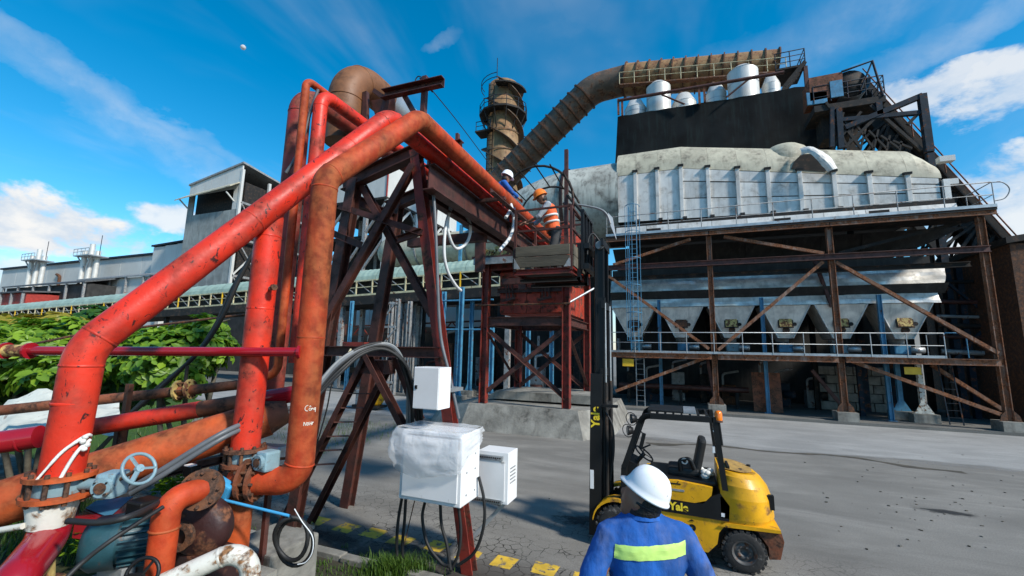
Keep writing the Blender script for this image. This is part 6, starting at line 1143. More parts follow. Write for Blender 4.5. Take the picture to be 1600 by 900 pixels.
# ================================================================== forklift truck
fk = thing('forklift_truck', (-.1, 8.0, 0), 'worn yellow and black forklift truck with its mast raised high', 'forklift')
YN, YF = 7.45, 8.55
def side(poly, y0, y1): return [(x_, y0, z_) for x_, z_ in poly], (0, y1-y0, 0)
def wheel(x_, z_, r, y_, s_):
    wl = MB().lathe([(r*.55, -.1), (r*.85, -.11), (r*.97, -.085), (r, -.04), (r, .04), (r*.97, .085), (r*.85, .11), (r*.55, .1)], (x_, y_, z_), V((0, 1, 0)), 36).build('wheel', 'tyre', fk)
    tb = MB()
    for k in range(22):
        for q in (-1, 1): a_ = 2*math.pi*(k+.25*q)/22; c_ = V((x_+math.cos(a_)*r*.985, y_+q*.055, z_+math.sin(a_)*r*.985)); tb.box(c_, (.05, .08, .035), Matrix.Rotation(-(a_-math.pi/2), 3, 'Y'))
    tb.build('tread', 'tyre', wl)
    MB().lathe([(.001, .0), (r*.16, 0), (r*.18, .03), (r*.36, .045), (r*.44, .02), (r*.5, .07), (r*.58, .075)], (x_, y_+s_*.03, z_), V((0, s_, 0)), 28).build('rim', 'rim', wl); bolts(wl, (x_, y_+s_*.07, z_), V((0, 1, 0)), r*.27, 6, .013, .03, 'rim', 0, 'wheel_nut')
for y_, s_ in ((YN+.1, -1), (YF-.1, 1)): wheel(.78, .285, .285, y_, s_); wheel(-1.02, .335, .335, y_, s_)
arch = [(.47+.31+.35*math.cos(a_), .285+.35*math.sin(a_)) for a_ in [math.pi*(1-k/8) for k in range(9)]]
# lower frame sides
for y0 in (YN+.02, YF-.12): P_, o_ = side([(-.66, .22), (.30, .2), (.43, .34), (.46, .5), (.55, .62), (.55, .68), (-.66, .7)], y0, y0+.1); MB().prism(P_, o_).build('frame_side', 'yellow', fk)
MB().b2((-.75, YN+.14, .25), (1.0, YF-.14, .7)).build('chassis', 'black', fk)
P_, o_ = side([(-.66, .7), (.6, .68), (.62, .9), (.5, 1.06), (.38, 1.0), (.25, .88), (-.66, .9)], YN+.0, YF-.0); MB().prism(P_, o_).build('black_band', 'black', fk)
P_, o_ = side([(-.62, .9), (.14, .88), (.3, .93), (.38, 1.02), (.4, 1.13), (-.1, 1.17), (-.62, 1.13)], YN-.005, YF+.005); MB().prism(P_, o_).build('hood_side', 'yellow', fk)
MB().b2((-.3, YN-.012, 1.02), (.0, YN-.002, 1.05)).build('badge', 'galv', fk); MB().b2((-.35, YN-.01, 1.115), (-.05, YN-.002, 1.135)).build('vent', 'black', fk)
MB().b2((-.55, YN+.08, 1.13), (.45, YF-.08, 1.19), 0, .02).build('hood_top', 'black', fk)
# counterweight: stacked rounded plan sections
cw = MB(); n = 20; secs = []
def plan(x0, x1, hw, z_, tilt=0):
    pts = [V((x0, 8.0-hw, z_)), V((x0, 8.0+hw, z_))]; cxm = x1-hw*.72; 
    arcp = [V((cxm+hw*.72*math.sin(a_), 8.0+hw*math.cos(a_), z_-tilt*(cxm+hw*.72*math.sin(a_)-x0))) for a_ in [math.pi*k/n for k in range(n+1)]]
    return [V((x0, 8.0+hw, z_))]+arcp+[V((x0, 8.0-hw, z_))]
for z_, x1, hw, ti in ((.62, 1.24, .53, 0), (.72, 1.27, .55, 0), (1.02, 1.25, .55, .06), (1.2, 1.2, .53, .1), (1.33, 1.12, .48, .14), (1.38, 1.05, .42, .14)): secs.append(plan(.5, x1, hw, z_, ti))
m = len(secs[0])
for k in range(len(secs)-1): cw.add(secs[k]+secs[k+1], [(i, (i+1) % m, m+(i+1) % m, m+i) for i in range(m)], True)
cw.add(secs[-1], [tuple(range(m))]); cw.add(secs[0], [tuple(range(m-1, -1, -1))]); cwo = cw.build('counterweight', 'yellow', fk)
tp_ = [p+V((0, 0, .012)) for p in plan(.55, 1.0, .38, 1.38, .14)]; MB().prism(tp_, (0, 0, .012)).build('hood_cover', 'dustyellow', cwo)
MB().b2((.62, 7.62, 1.385), (.66, 8.0, 1.43), 0, .01).build('hood_strap', 'black', cwo)
for x_, y_ in ((.82, 7.8), (.98, 8.15)): MB().disc((x_, y_, 1.355), zz, .03, .03, 12).build('lifting_hole', 'soot', cwo)
P_ = [(1.05, YN+.03), (1.27, 7.75), (1.3, 8.0), (1.27, 8.25), (1.05, YF-.03), (.9, YF-.03), (.9, YN+.03)]
MB().prism([(x_, y_, .3 if x_ > 1 else .62) for x_, y_ in P_], (0, 0, .0)) if False else None
P_, o_ = side([(.52, .62), (1.27, .62), (1.3, .5), (1.24, .26), (1.1, .24), (1.1, .4), (.98, .58), (.78, .64)], YN+.04, YF-.04); MB().prism(P_, o_).build('rear_skirt', 'rustpipe', fk)
P_, o_ = side([(.46, .6), (.55, .66), (1.26, .66), (1.26, .62), (.6, .6)], YN-.003, YF+.003); MB().prism(P_, o_).build('trim_strip', 'yellow', fk)
MB().b2((1.14, 7.66, .86), (1.235, 7.74, 1.06)).build('tail_lamp', 'black', fk)
# front fenders, floor, dashboard
for y0 in (YN-.01, YF-.21):
    pts = [V((-1.02+.40*math.cos(a_), y0, .335+.40*math.sin(a_))) for a_ in [math.pi*(.95-.78*k/10) for k in range(11)]]; mb = MB()
    for k in range(10): a, b = pts[k], pts[k+1]; mb.prism([a, b, b+V((0, .22, 0)), a+V((0, .22, 0))], (0, 0, .05))
    mb.build('fender', 'yellow', fk)
MB().b2((-.9, YN+.1, .62), (-.5, YF-.1, .7)).build('floor_plate', 'black', fk); MB().b2((-.78, YN+.04, .4), (-.6, YN+.16, .5)).build('step', 'black', fk)
P_, o_ = side([(-1.0, .7), (-.8, .7), (-.72, 1.28), (-.86, 1.34), (-.98, 1.2)], YN+.25, YF-.25); MB().prism(P_, o_).build('dashboard', 'black', fk)
st_ = V((-.62, 7.95, 1.42)); wd = V((.6, -.1, .8)).normalized(); a1, a2, _ = frame(wd); sw = MB().tube([st_+(a1*math.cos(i*math.pi/10)+a2*math.sin(i*math.pi/10))*.17 for i in range(20)], .014, 8, closed=True).build('steering_wheel', 'black', fk)
for i in range(3): MB().beam(st_, st_+(a1*math.cos(i*2.1)+a2*math.sin(i*2.1))*.17, bsec(.03, .012)).build('spoke', 'black', sw)
MB().tube([st_, (-.85, 7.95, 1.15)], .035, 10).build('column', 'black', fk); MB().tube([(-.72, 8.15, 1.3), (-.62, 8.15, 1.46)], .01, 6).build('lever', 'black', fk); MB().tube([(-.66, 7.95, 1.5), (-.52, 8.02, 1.56)], .014, 6).build('lever', 'black', fk)
# seat
se = MB().box((.0, 7.98, 1.24), (.48, .5, .12), Matrix.Rotation(-.05, 3, 'Y'), 0, .04).build('seat', 'rubber', fk)
MB().box((.25, 7.98, 1.5), (.12, .46, .54), Matrix.Rotation(.22, 3, 'Y'), 0, .05).build('backrest', 'rubber', se); MB().tube(fillet([(.16, 7.73, 1.3), (.1, 7.72, 1.46), (-.06, 7.72, 1.42), (-.04, 7.72, 1.26)], .06), .035, 8).build('hip_restraint', 'black', se); MB().b2((-.2, 7.75, 1.13), (.2, 8.2, 1.19)).build('seat_base', 'black', se)
MB().disc((.02, 7.7, 1.42), V((0, 1, 0)), .05, .02, 16, 0, .03).build('buckle', 'palegrey', se)
rgx = random.Random(2); mb = MB()
for k in range(7): mb.ball((.3+rgx.uniform(-.06, .1), 7.72+rgx.uniform(-.1, .2), 1.24+rgx.uniform(-.02, .06)), (.07, .06, .045), 8, 0, Matrix.Rotation(k, 3, 'Z'))
mb.build('crumpled_rag', 'rope', label='crumpled pale rag beside the forklift seat', cat='rag')
# overhead guard
for y_ in (YN+.06, YF-.06):
    MB().beam((-.93, y_, .72), (-.9, y_, 1.3), bsec(.09, .08)).build('guard_pillar', 'black', fk)
    pts = fillet([(-.9, y_, 1.28), (-.6, y_, 2.11), (.44, y_, 2.12)], .16, 6)
    for k in range(len(pts)-1): pass
    mb = MB()
    for k in range(len(pts)-1): d = (pts[k+1]-pts[k]).normalized()*.008; mb.beam(pts[k]-d, pts[k+1]+d, bsec(.085, .1), V((0, 1, 0)))
    mb.build('guard_rail', 'black', fk); rp = MB().beam((.47, y_, 2.16), (.58, y_, 1.02), bsec(.08, .1), V((0, 1, 0))).build('guard_pillar', 'black', fk)
    MB().prism([(.42, y_-.05, .72), (.72, y_-.05, .72), (.64, y_-.05, 1.04), (.5, y_-.05, 1.1)], (0, .1, 0)).build('pillar_foot', 'black', fk)
    if y_ < 8: text3d(fk, '30', .085, (.478, y_-.047, 1.98), (.0, 0, 1), (-1, 0, 0), 'helmet', .002); MB().b2((.44, y_+.0, 1.6), (.5, y_+.05, 1.68)) if False else MB().box((.44, y_-.02, 1.68), (.035, .07, .09)).build('sticker', 'white', fk)
for k in range(8): x_ = -.5+k*.125; MB().beam((x_, YN+.1, 2.15), (x_, YF-.1, 2.15), bsec(.03, .05)).build('roof_bar', 'black', fk)
MB().b2((-.52, YN+.12, 2.18), (.02, YF-.12, 2.2)).build('roof_sheet', 'black', fk); MB().b2((.03, YN+.12, 2.18), (.22, YF-.12, 2.2)).build('roof_sheet', 'galv', fk)
bc = MB().lathe([(.055, 0), (.055, .1), (.04, .135), (.001, .145)], (.53, YN+.05, 2.12), zz, 18).build('beacon', 'beacon', fk); MB().lathe([(.06, -.03), (.06, 0.0), (.05, .0)], (.53, YN+.05, 2.12), zz, 18).build('beacon_base', 'rust', bc); MB().tube([(.53, YN+.05, 2.1), (.56, YN+.05, 1.75)], .02, 8).build('exhaust_stub', 'black', fk)
for z_, x_ in ((2.05, -.74), (1.86, -.8)):
    hl = MB().lathe([(.001, -.05), (.05, -.05), (.075, .02), (.078, .04)], (x_, YN+.03, z_), V((-1, -.4, 0)), 18).build('headlight', 'black', fk); MB().disc((x_-.035, YN+.015, z_), V((-1, -.4, 0)), .068, .008, 18).build('lens', 'lens', hl)
    MB().tube([V((x_-.03, YN-.0, z_))+V((.4*math.sin(i*math.pi/6)*.24, -.1*math.sin(i*math.pi/6), math.cos(i*math.pi/6)*.1)) for i in range(12)], .007, 5, closed=True).build('lamp_guard', 'black', hl); MB().tube([(x_, YN+.04, z_), (x_+.12, YN+.06, z_-.02)], .014, 6).build('bracket', 'black', hl)
mr_ = MB().box((-.6, YN-.02, 1.73), (.06, .02, .24), Matrix.Rotation(.25, 3, 'Y'), 0, .008).build('mirror', 'black', fk); MB().tube([(-.66, YN+.03, 1.9), (-.6, YN-.01, 1.84)], .01, 6).build('mirror_arm', 'black', mr_)
text3d(fk, 'Yale', .155, (-.09, YN-.012, .79), (1, 0, 0), (0, 0, 1), 'decal', .006); text3d(fk, '3', .22, (.1, YN+.012, .47), (1, 0, 0), (0, 0, 1), 'black', .008)
MB().prism([(.05, YN+.014, .61), (.13, YN+.014, .61), (.09, YN+.014, .635)], (0, -.004, 0)).build('arrow_mark', 'black', fk); MB().b2((.5, YN-.008, .74), (.545, YN-.002, .79)).build('sticker', 'white', fk)
# mast: three telescoped pairs of channels, carriage, chains, hydraulic ram
ms = MB(); 
for y_ in (7.62, 8.38):
    MB().beam((-1.40, y_, .12), (-1.36, y_, 2.75), csec(.2, .1, .025), V((1, 0, 0))).build('mast_outer', 'black', fk); MB().beam((-1.33, y_+(.07 if y_ < 8 else -.07), .35), (-1.29, y_+(.07 if y_ < 8 else -.07), 4.1), isec(.16, .075, .02), V((1, 0, 0))).build('mast_middle', 'black', fk); MB().beam((-1.33, y_+(.13 if y_ < 8 else -.13), 1.9), (-1.31, y_+(.13 if y_ < 8 else -.13), 5.2), isec(.16, .075, .02), V((1, 0, 0))).build('mast_inner', 'black', fk)
    MB().tube([(-1.22, y_+(.1 if y_ < 8 else -.1), .3), (-1.22, y_+(.1 if y_ < 8 else -.1), 2.6), ], .035, 10).build('lift_cylinder', 'soot', fk); MB().tube([(-1.22, y_+(.1 if y_ < 8 else -.1), 2.6), (-1.22, y_+(.1 if y_ < 8 else -.1), 4.0)], .02, 8).build('lift_rod', 'galv', fk)
    MB().tube([(-1.42, y_+(.2 if y_ < 8 else -.2), 2.0), (-1.42, y_+(.2 if y_ < 8 else -.2), 5.0)], .012, 6).build('chain', 'rust', fk)
for z_, w0 in ((.5, -1.3), (2.1, -1.26), (2.7, -1.3), (3.9, -1.27), (5.05, -1.27)): MB().b2((w0, 7.62, z_), (w0+.05, 8.38, z_+.14)).build('mast_tie', 'black', fk)
MB().disc((-1.3, 7.72, 5.08), V((0, 1, 0)), .08, .05, 16).build('chain_sheave', 'greysteel', fk); MB().disc((-1.3, 8.28, 5.08), V((0, 1, 0)), .08, .05, 16).build('chain_sheave', 'greysteel', fk)
MB().tube(spline([(-1.22, 7.66, 2.1), (-1.1, 7.6, 1.9), (-1.08, 7.6, 1.5), (-1.15, 7.62, 1.0)]), .016, 6).build('hydraulic_hose', 'rubber', fk); MB().b2((-1.25, 7.5, 2.2), (-1.0, 7.62, 2.24)).build('hose_bracket', 'black', fk)
MB().box((-1.445, 7.566, 1.0), (.06, .006, .3)).build('warning_label', 'white', fk); text3d(fk, 'Yale', .2, (-1.375, 7.563, 2.02), (0, 0, 1), (-1, 0, 0), 'decal', .006)
cg = MB(); 
for z_ in (4.62, 5.0): cg.b2((-1.56, 7.55, z_), (-1.47, 8.45, z_+.1))
cg.build('carriage', 'black', fk)
for y_ in (7.58, 7.86, 8.14, 8.42): MB().b2((-1.62, y_-.025, 4.62), (-1.565, y_+.025, 5.72)).build('load_backrest_bar', 'black', fk)
MB().b2((-1.62, 7.55, 5.7), (-1.56, 8.45, 5.75)).build('load_backrest_top', 'black', fk)
for y_ in (7.55, 8.2): MB().b2((-1.69, y_, 4.42), (-1.63, y_+.12, 5.1)).build('fork_shank', 'black', fk); MB().b2((-2.8, y_, 4.42), (-1.631, y_+.12, 4.47)).build('fork', 'black', fk)
MB().tube(spline([(-1.3, 7.74, 5.15), (-1.42, 7.7, 5.3), (-1.5, 7.66, 5.2), (-1.52, 7.64, 4.9)]), .018, 6).build('hydraulic_hose', 'rubber', fk)
# ------------------------------------------------------------------ work basket on the forks
bk = thing('work_basket', (-2.25, 7.9, 4.47), 'rusty man basket with wooden side boards lifted on the forks', 'basket')
x0, x1, y0, y1, zf = -2.78, -1.72, 7.22, 8.4, 4.5
for a, b in (((x0, y0), (x1, y0)), ((x0, y1), (x1, y1)), ((x0, y0), (x0, y1)), ((x1, y0), (x1, y1))): MB().beam((*a, zf+.04), (*b, zf+.04), csec(.1, .06, .012)).build('base_channel', 'oxidered', bk)
MB().b2((x0+.04, y0+.04, zf+.06), (x1-.04, y1-.04, zf+.09)).build('floor', 'soot', bk)
for k in range(2): MB().b2((x0+.02, y0-.05, zf+.12+.2*k), (x1-.02, y0-.02, zf+.31+.2*k), 0, .006).build('side_board', 'wood', bk); MB().b2((x0-.05, y0, zf+.12+.2*k), (x0-.02, y1, zf+.31+.2*k), 0, .006).build('side_board', 'wood', bk); MB().b2((x1+.02, y0, zf+.12+.2*k), (x1+.05, y1, zf+.31+.2*k), 0, .006).build('side_board', 'wood', bk)
for x_, y_ in ((x0, y0), (x1, y0), (x0, y1), (x1, y1)): MB().beam((x_, y_, zf+.05), (x_, y_, 5.72), bsec(.045, .045)).build('corner_post', 'oxide', bk)
for z_ in (5.32, 5.72):
    for a, b in (((x0, y0), (x1, y0)), ((x0, y1), (x1, y1)), ((x0, y0), (x0, y1)), ((x1, y0), (x1, y1))): MB().beam((*a, z_), (*b, z_), bsec(.035, .035)).build('rail', 'oxide', bk)
for s_ in (0, 1): a = (x0, x1)[s_]; MB().prism([(a, y0-.052, zf+.1), (a+(.12 if s_ == 0 else -.12), y0-.052, zf+.1), (a, y0-.052, zf+.3)], (0, -.006, 0)).build('corner_gusset', 'greysteel', bk)
for y_ in (7.53, 8.18): MB().b2((-2.7, y_, 4.472), (-1.8, y_+.16, 4.5)).build('fork_pocket', 'oxide', bk)
# timber and pipes lying on the basket
for k, L_ in enumerate([((-2.2, 7.35, 5.0), (-1.6, 7.1, 4.6))]): pass
# ================================================================== people
def remesh(o, vox, it=8, fac=.6, disp=0, dsz=.12):
    m_ = o.modifiers.new('r', 'REMESH'); m_.mode = 'VOXEL'; m_.voxel_size = vox; m_.use_smooth_shade = True
    s_ = o.modifiers.new('s', 'SMOOTH'); s_.iterations = it; s_.factor = fac
    if disp:
        tx = bpy.data.textures.new('folds', 'CLOUDS'); tx.noise_scale = dsz; tx.noise_depth = 2; d_ = o.modifiers.new('d', 'DISPLACE'); d_.texture = tx; d_.strength = disp; d_.mid_level = .5; d_.texture_coords = 'LOCAL'
    return o
def loft(mb, rings, n=24):
    vs = []; fs = []
    for c, ax, ay, wx, wy in rings:
        for k in range(n):
            a_ = 2*math.pi*k/n; ca, sa = math.cos(a_), math.sin(a_); e = .8; vs.append(c+ax*(wx*abs(ca)**e*math.copysign(1, ca))+ay*(wy*abs(sa)**e*math.copysign(1, sa)))
    m = len(rings)
    for i in range(m-1):
        for k in range(n): fs.append((i*n+k, i*n+(k+1) % n, (i+1)*n+(k+1) % n, (i+1)*n+k))
    fs += [tuple(range(n-1, -1, -1)), tuple(range((m-1)*n, m*n))]; mb.add(vs, fs, True); return mb
def hand(mb, w_, fd, pd, side_):
    # palm, four fingers of unequal length with a knuckle bend, thumb from the side of the palm
    sd = fd.cross(pd).normalized()*side_; mb.ball(w_+fd*.045, (.03, .03, .04), 10); 
    for i, (o_, l_) in enumerate(((-.03, .06), (-.01, .075), (.01, .08), (.03, .07))): b_ = w_+fd*.075+sd*o_; m_ = b_+fd*l_*.5; mb.tube([b_-fd*.03, m_, m_+(fd*.4+pd*.8).normalized()*l_*.5], [.0105, .0095, .008], 8)
    b_ = w_+fd*.03-sd*.034; mb.tube([b_, b_-sd*.03+fd*.03, b_-sd*.03+fd*.06+pd*.02], [.013, .011, .009], 8)
def helmet(par, c, fwd, upv, mat, s=1., name='helmet'):
    fwd = V(fwd).normalized(); upv = (V(upv)-fwd*V(upv).dot(fwd)).normalized(); rt = fwd.cross(upv); mb = MB(); n = 36; rows = []
    def ring(k, h, ry, rx, peak=0): 
        r = []
        for i in range(n):
            a_ = 2*math.pi*i/n; f_ = math.cos(a_); q = max(0, f_)**4*peak; r.append(c+(fwd*(f_*ry+q)+rt*(math.sin(a_)*rx)+upv*(h-max(0, f_)**4*peak*.25))*s)
        return r
    rows.append(ring(0, -.008, .118, .092)); rows.append(ring(0, -.012, .146, .121, .035)); rows.append(ring(0, -.003, .146, .121, .035)); rows.append(ring(0, .006, .137, .112, .012))
    for k in range(1, 8):
        t_ = k/8*math.pi/2; r = ring(0, .006+.138*math.sin(t_), .136*math.cos(t_)**.8, .111*math.cos(t_)**.8)
        r = [p+upv*(.012*math.exp(-(((p-c).dot(rt))/.022)**2)*min(1, math.sin(t_)*1.3)+.006*math.exp(-((abs((p-c).dot(rt))-.055)/.01)**2)*math.sin(t_))*s for p in r]; rows.append(r)
    m = len(rows)
    for k in range(m-1): mb.add(rows[k]+rows[k+1], [(i, (i+1) % n, n+(i+1) % n, n+i) for i in range(n)], True)
    tp = c+upv*.158*s; mb.add(rows[-1]+[tp], [(i, (i+1) % n, n) for i in range(n)], True)
    o = mb.build(name, mat, par); bm = bmesh.new(); bm.from_mesh(o.data); bmesh.ops.remove_doubles(bm, verts=bm.verts, dist=.0005); bmesh.ops.recalc_face_normals(bm, faces=bm.faces); bm.to_mesh(o.data); bm.free(); o.data.polygons.foreach_set('use_smooth', [True]*len(o.data.polygons)); return o
def head(mb, c, fwd, upv):
    fwd = V(fwd).normalized(); upv = (V(upv)-fwd*V(upv).dot(fwd)).normalized(); rt = fwd.cross(upv); m_ = Matrix((rt, fwd, upv)).transposed()
    mb.ball(c, (.077, .096, .115), 18, 0, m_); mb.ball(c+fwd*.035-upv*.075, (.05, .05, .05), 12, 0, m_); mb.ball(c+fwd*.098-upv*.018, (.014, .02, .026), 8, 0, m_)
    for s_ in (-1, 1): mb.ball(c+rt*s_*.08-fwd*.005-upv*.01, (.01, .02, .032), 8, 0, m_)
    mb.ball(c+fwd*.085-upv*.06, (.026, .012, .01), 8, 0, m_); return rt, m_
# ---- man in blue coverall, back to the viewer
C0 = V((-.2, 2.457, .85)); rx_ = r0; fx_ = hd
def W(r, f, z_): return C0+rx_*r+fx_*f+zz*z_
hm = thing('person', C0, 'person in blue coverall with lime back stripe and white helmet, seen from behind', 'person')
hf = (hd*.55-r0*.72+zz*.42).normalized(); hu = (zz*1.0+r0*.22-hd*.05).normalized(); hu = (hu-hf*hu.dot(hf)).normalized(); hc_ = W(-.01, .0, 1.50)
b_ = MB(); _, hm_ = head(b_, hc_, hf, hu); b_.tube([W(0, 0, 1.36), W(0, .01, 1.5)], [.062, .055], 16)
loft(b_, [(W(0, 0, z_), rx_, fx_, a, d) for z_, a, d in ((.9, .14, .1), (1.1, .14, .1), (1.3, .15, .09), (1.38, .1, .07))], 16)
for s_ in (-1, 1): b_.tube([W(s_*.14, 0, 1.33), W(s_*.3, -.06, 1.08), W(s_*.2, .08, .98)], [.045, .04, .028], 10); hand(b_, W(s_*.2, .08, .985), (fx_*.6-rx_*s_*.5-zz*.4).normalized(), (-rx_*s_*.8+fx_*.2).normalized(), s_); b_.tube([W(s_*.09, 0, .95), W(s_*.1, .02, .5), W(s_*.11, 0, .08)], [.06, .045, .035], 10)
remesh(b_.build('body', 'skin', hm), .009, 5)
h_ = MB(); h_.ball(hc_-hf*.022+hu*.012-hu*.03, (.08, .088, .1), 16, 0, hm_); h_.tube([hc_-hf*.06-hu*.06, hc_-hf*.052-hu*.1], [.055, .045], 12); h_.build('hair', 'hair', hm)
j = MB()
loft(j, [(W(0, f, z_), rx_, fx_, a, d) for z_, a, d, f in ((.86, .17, .13, 0), (.98, .175, .13, 0), (1.08, .17, .12, 0), (1.2, .19, .125, 0), (1.32, .2, .12, -.005), (1.385, .165, .1, 0), (1.42, .11, .085, .005), (1.44, .078, .08, .01))], 28)
for s_ in (-1, 1):
    j.tube([W(s_*.1, 0, 1.365), W(s_*.185, -.01, 1.335), W(s_*.255, -.03, 1.2), W(s_*.315, -.06, 1.07), W(s_*.29, .0, 1.02), W(s_*.235, .06, 1.0)], [.06, .07, .066, .06, .057, .052], 16)
    j.tube([W(s_*.085, 0, .98), W(s_*.095, .0, .75), W(s_*.1, .02, .5), W(s_*.11, 0, .12)], [.1, .092, .075, .065], 16)
jo = remesh(j.build('coverall', 'cloth', hm), .01, 7, .6, .018, .085)
# collar
cl = MB(); n = 28
r1 = [W(.085*math.sin(a_), .01-.082*math.cos(a_), 1.405+.012*math.cos(a_)) for a_ in [2*math.pi*k/n for k in range(n)]]; r2 = [W(.072*math.sin(a_), .012-.072*math.cos(a_), 1.462+.01*math.cos(a_)) for a_ in [2*math.pi*k/n for k in range(n)]]; r3 = [W(.1*math.sin(a_), .008-.1*math.cos(a_), 1.415+.01*math.cos(a_)) for a_ in [2*math.pi*k/n for k in range(n)]]
for A_, B_ in ((r1, r2), (r2, r3)): cl.add(A_+B_, [(i, (i+1) % n, n+(i+1) % n, n+i) for i in range(n)], True)
cl.build('collar', 'cloth', hm)
# reflective stripe and yoke seam follow the back
def backy(r, z_):
    t_ = (z_-1.2)/.1; a = .19+.01*t_; d = .125-.005*t_; q = max(0, 1-abs(r/a)**2.5)**(1/2.5); return -d*q-.02
for za, zb, mt, nm, pr in ((1.262, 1.332, 'hivis', 'reflective_stripe', .006),):
    mb = MB(); n = 40; P_ = []
    for k in range(13):
        z_ = za+(zb-za)*k/12; P_.append([W(r, backy(r, z_)-pr*.3+.004*math.sin(r*40), z_+.012*r/.18) for r in [-.178+.356*i/n for i in range(n+1)]])
    for k in range(12): mb.add(P_[k]+P_[k+1], [(i, i+1, n+2+i, n+1+i) for i in range(n)], True)
    stp = mb.build(nm, mt, hm); sw_ = stp.modifiers.new('w', 'SHRINKWRAP'); sw_.target = jo; sw_.offset = .004; sw_.wrap_method = 'NEAREST_SURFACEPOINT'; sw_.wrap_mode = 'OUTSIDE_SURFACE'
for s_ in (-1, 1): b_ = W(s_*.11, .04, .0); MB().box(b_+zz*.05, (.1, .27, .1), Matrix((rx_, fx_, zz)).transposed(), 0, .035).build('boot', 'rubber', hm)
ho = helmet(hm, hc_+hu*.052-hf*.008, hf, hu, 'helmet', .84)
MB().tube([hc_+hm_@V((.083*math.cos(a_), .1*math.sin(a_), -.0)) for a_ in [math.pi+math.pi*k/10 for k in range(11)]], .008, 6).build('head_band', 'black', ho)
# ---- generic small worker
def worker(name_lb, J, cols, hel, hfwd, hup, vest=True):
    """J: dict of joints in world space"""
    base = J['base']; t_ = thing('person', base, name_lb, 'person'); b_ = MB(); head(b_, J['head'], hfwd, hup); b_.tube([J['neck'], J['head']-V(hup)*.05], [.055, .05], 10)
    b_.tube([J['hip'], (J['hip']+J['neck'])/2, J['neck']], [.1, .11, .08], 14)
    for s_ in ('l', 'r'): b_.tube([J['sh'+s_], J['el'+s_], J['wr'+s_]], [.045, .038, .026], 10); fd = (J['wr'+s_]-J['el'+s_]).normalized(); hand(b_, J['wr'+s_], fd, (-zz+fd*.2).normalized(), 1 if s_ == 'r' else -1); b_.tube([J['hj'+s_], J['kn'+s_], J['an'+s_]], [.07, .05, .04], 10)
    remesh(b_.build('body', 'skin', t_), .013, 4)
    lat = (J['shr']-J['shl']).normalized(); up_ = (J['neck']-J['hip']).normalized(); fr = up_.cross(lat); s = MB()
    for s_ in ('l', 'r'): e_ = J['el'+s_]; s.tube([J['sh'+s_]-(J['sh'+s_]-J['neck'])*.3, J['sh'+s_], J['sh'+s_].lerp(e_, .5), e_, e_.lerp(J['wr'+s_], cols[3])], [.07, .07, .06, .053, .048], 12)
    loft(s, [(J['hip'].lerp(J['neck'], t_q), lat, fr, a, d) for t_q, a, d in ((-.05, .155, .115), (.25, .15, .11), (.6, .18, .12), (.85, .18, .11), (1.0, .09, .08))], 20)
    remesh(s.build('shirt', cols[0], t_), .014, 4, .5, .02, .12)
    if vest:
        v_ = MB(); loft(v_, [(J['hip'].lerp(J['neck'], t_q), lat, fr, a, d) for t_q, a, d in ((-.12, .185, .145), (.25, .182, .142), (.6, .215, .152), (.82, .222, .142), (.97, .13, .11))], 20); vo = remesh(v_.build('vest', cols[1], t_), .014, 3, .5, .018, .13)
        for t_q in (.2, .45): R_2 = MB(); c_ = J['hip'].lerp(J['neck'], t_q); a, d = .172+.06*t_q, .138+.02*t_q; loft(R_2, [(c_-up_*.018, lat, fr, a+.018, d+.016), (c_+up_*.018, lat, fr, a+.02, d+.018)], 24); R_2.build('reflective_band', 'tape', vo)
    g = MB(); loft(g, [(J['hip'].lerp(J['neck'], t_q), lat, fr, a, d) for t_q, a, d in ((-.22, .15, .12), (0.02, .158, .12))], 18)
    for s_ in ('l', 'r'): g.tube([J['hj'+s_], J['hj'+s_].lerp(J['kn'+s_], .5), J['kn'+s_], J['kn'+s_].lerp(J['an'+s_], .95)], [.1, .09, .075, .065], 14); an = J['an'+s_]; MB().box(an+V(J['toe'])*.05-zz*.04, (.12, .12, .1), None, 0, .03).box(an+V(J['toe'])*.13-zz*.055, (.12, .12, .07), None, 0, .03).build('boot', 'rubber', t_)
    remesh(g.build('trousers', cols[2], t_), .014, 4, .5, .02, .12); helmet(t_, J['head']+V(hup).normalized()*.052, hfwd, hup, hel, 1.0); hh = V(hfwd).normalized(); MB().ball(J['head']-hh*.02-V(hup)*.03, (.08, .08, .085), 12).build('hair', 'hair', t_); return t_
F0 = V((-2.2, 7.8, 4.6)); fw = V((-.93, -.30, 0)).normalized(); rr = V((-.30, .93, 0)); rr = fw.cross(zz)
def G(r, f, z_): return F0+rr*r+fw*f+zz*z_
J = dict(base=F0, hip=G(0, .02, .9), neck=G(0, .14, 1.38), head=G(0, .25, 1.52), shl=G(-.19, .12, 1.33), shr=G(.19, .12, 1.33), ell=G(-.25, .30, 1.06), elr=G(.24, .36, 1.08), wrl=G(-.16, .52, .98), wrr=G(.1, .58, 1.02), hjl=G(-.09, -.06, .9), hjr=G(.09, -.06, .9), knl=G(-.11, .02, .5), knr=G(.11, -.04, .5), anl=G(-.12, 0, .09), anr=G(.12, -.1, .09), toe=fw)
worker('person in orange high visibility vest and orange helmet standing in the basket', J, ('shirt', 'orangecloth', 'trousers', .25), 'ohelmet', (fw*.9-zz*.45-rr*.1), (zz*.9+fw*.45))
S0 = PX(768, 300, -3.8); S0 = V((-3.72, S0.y+.05, 6.345)); fw = V((.75, .6, 0)).normalized(); rr = fw.cross(zz)
def G(r, f, z_): return S0+rr*r+fw*f+zz*z_
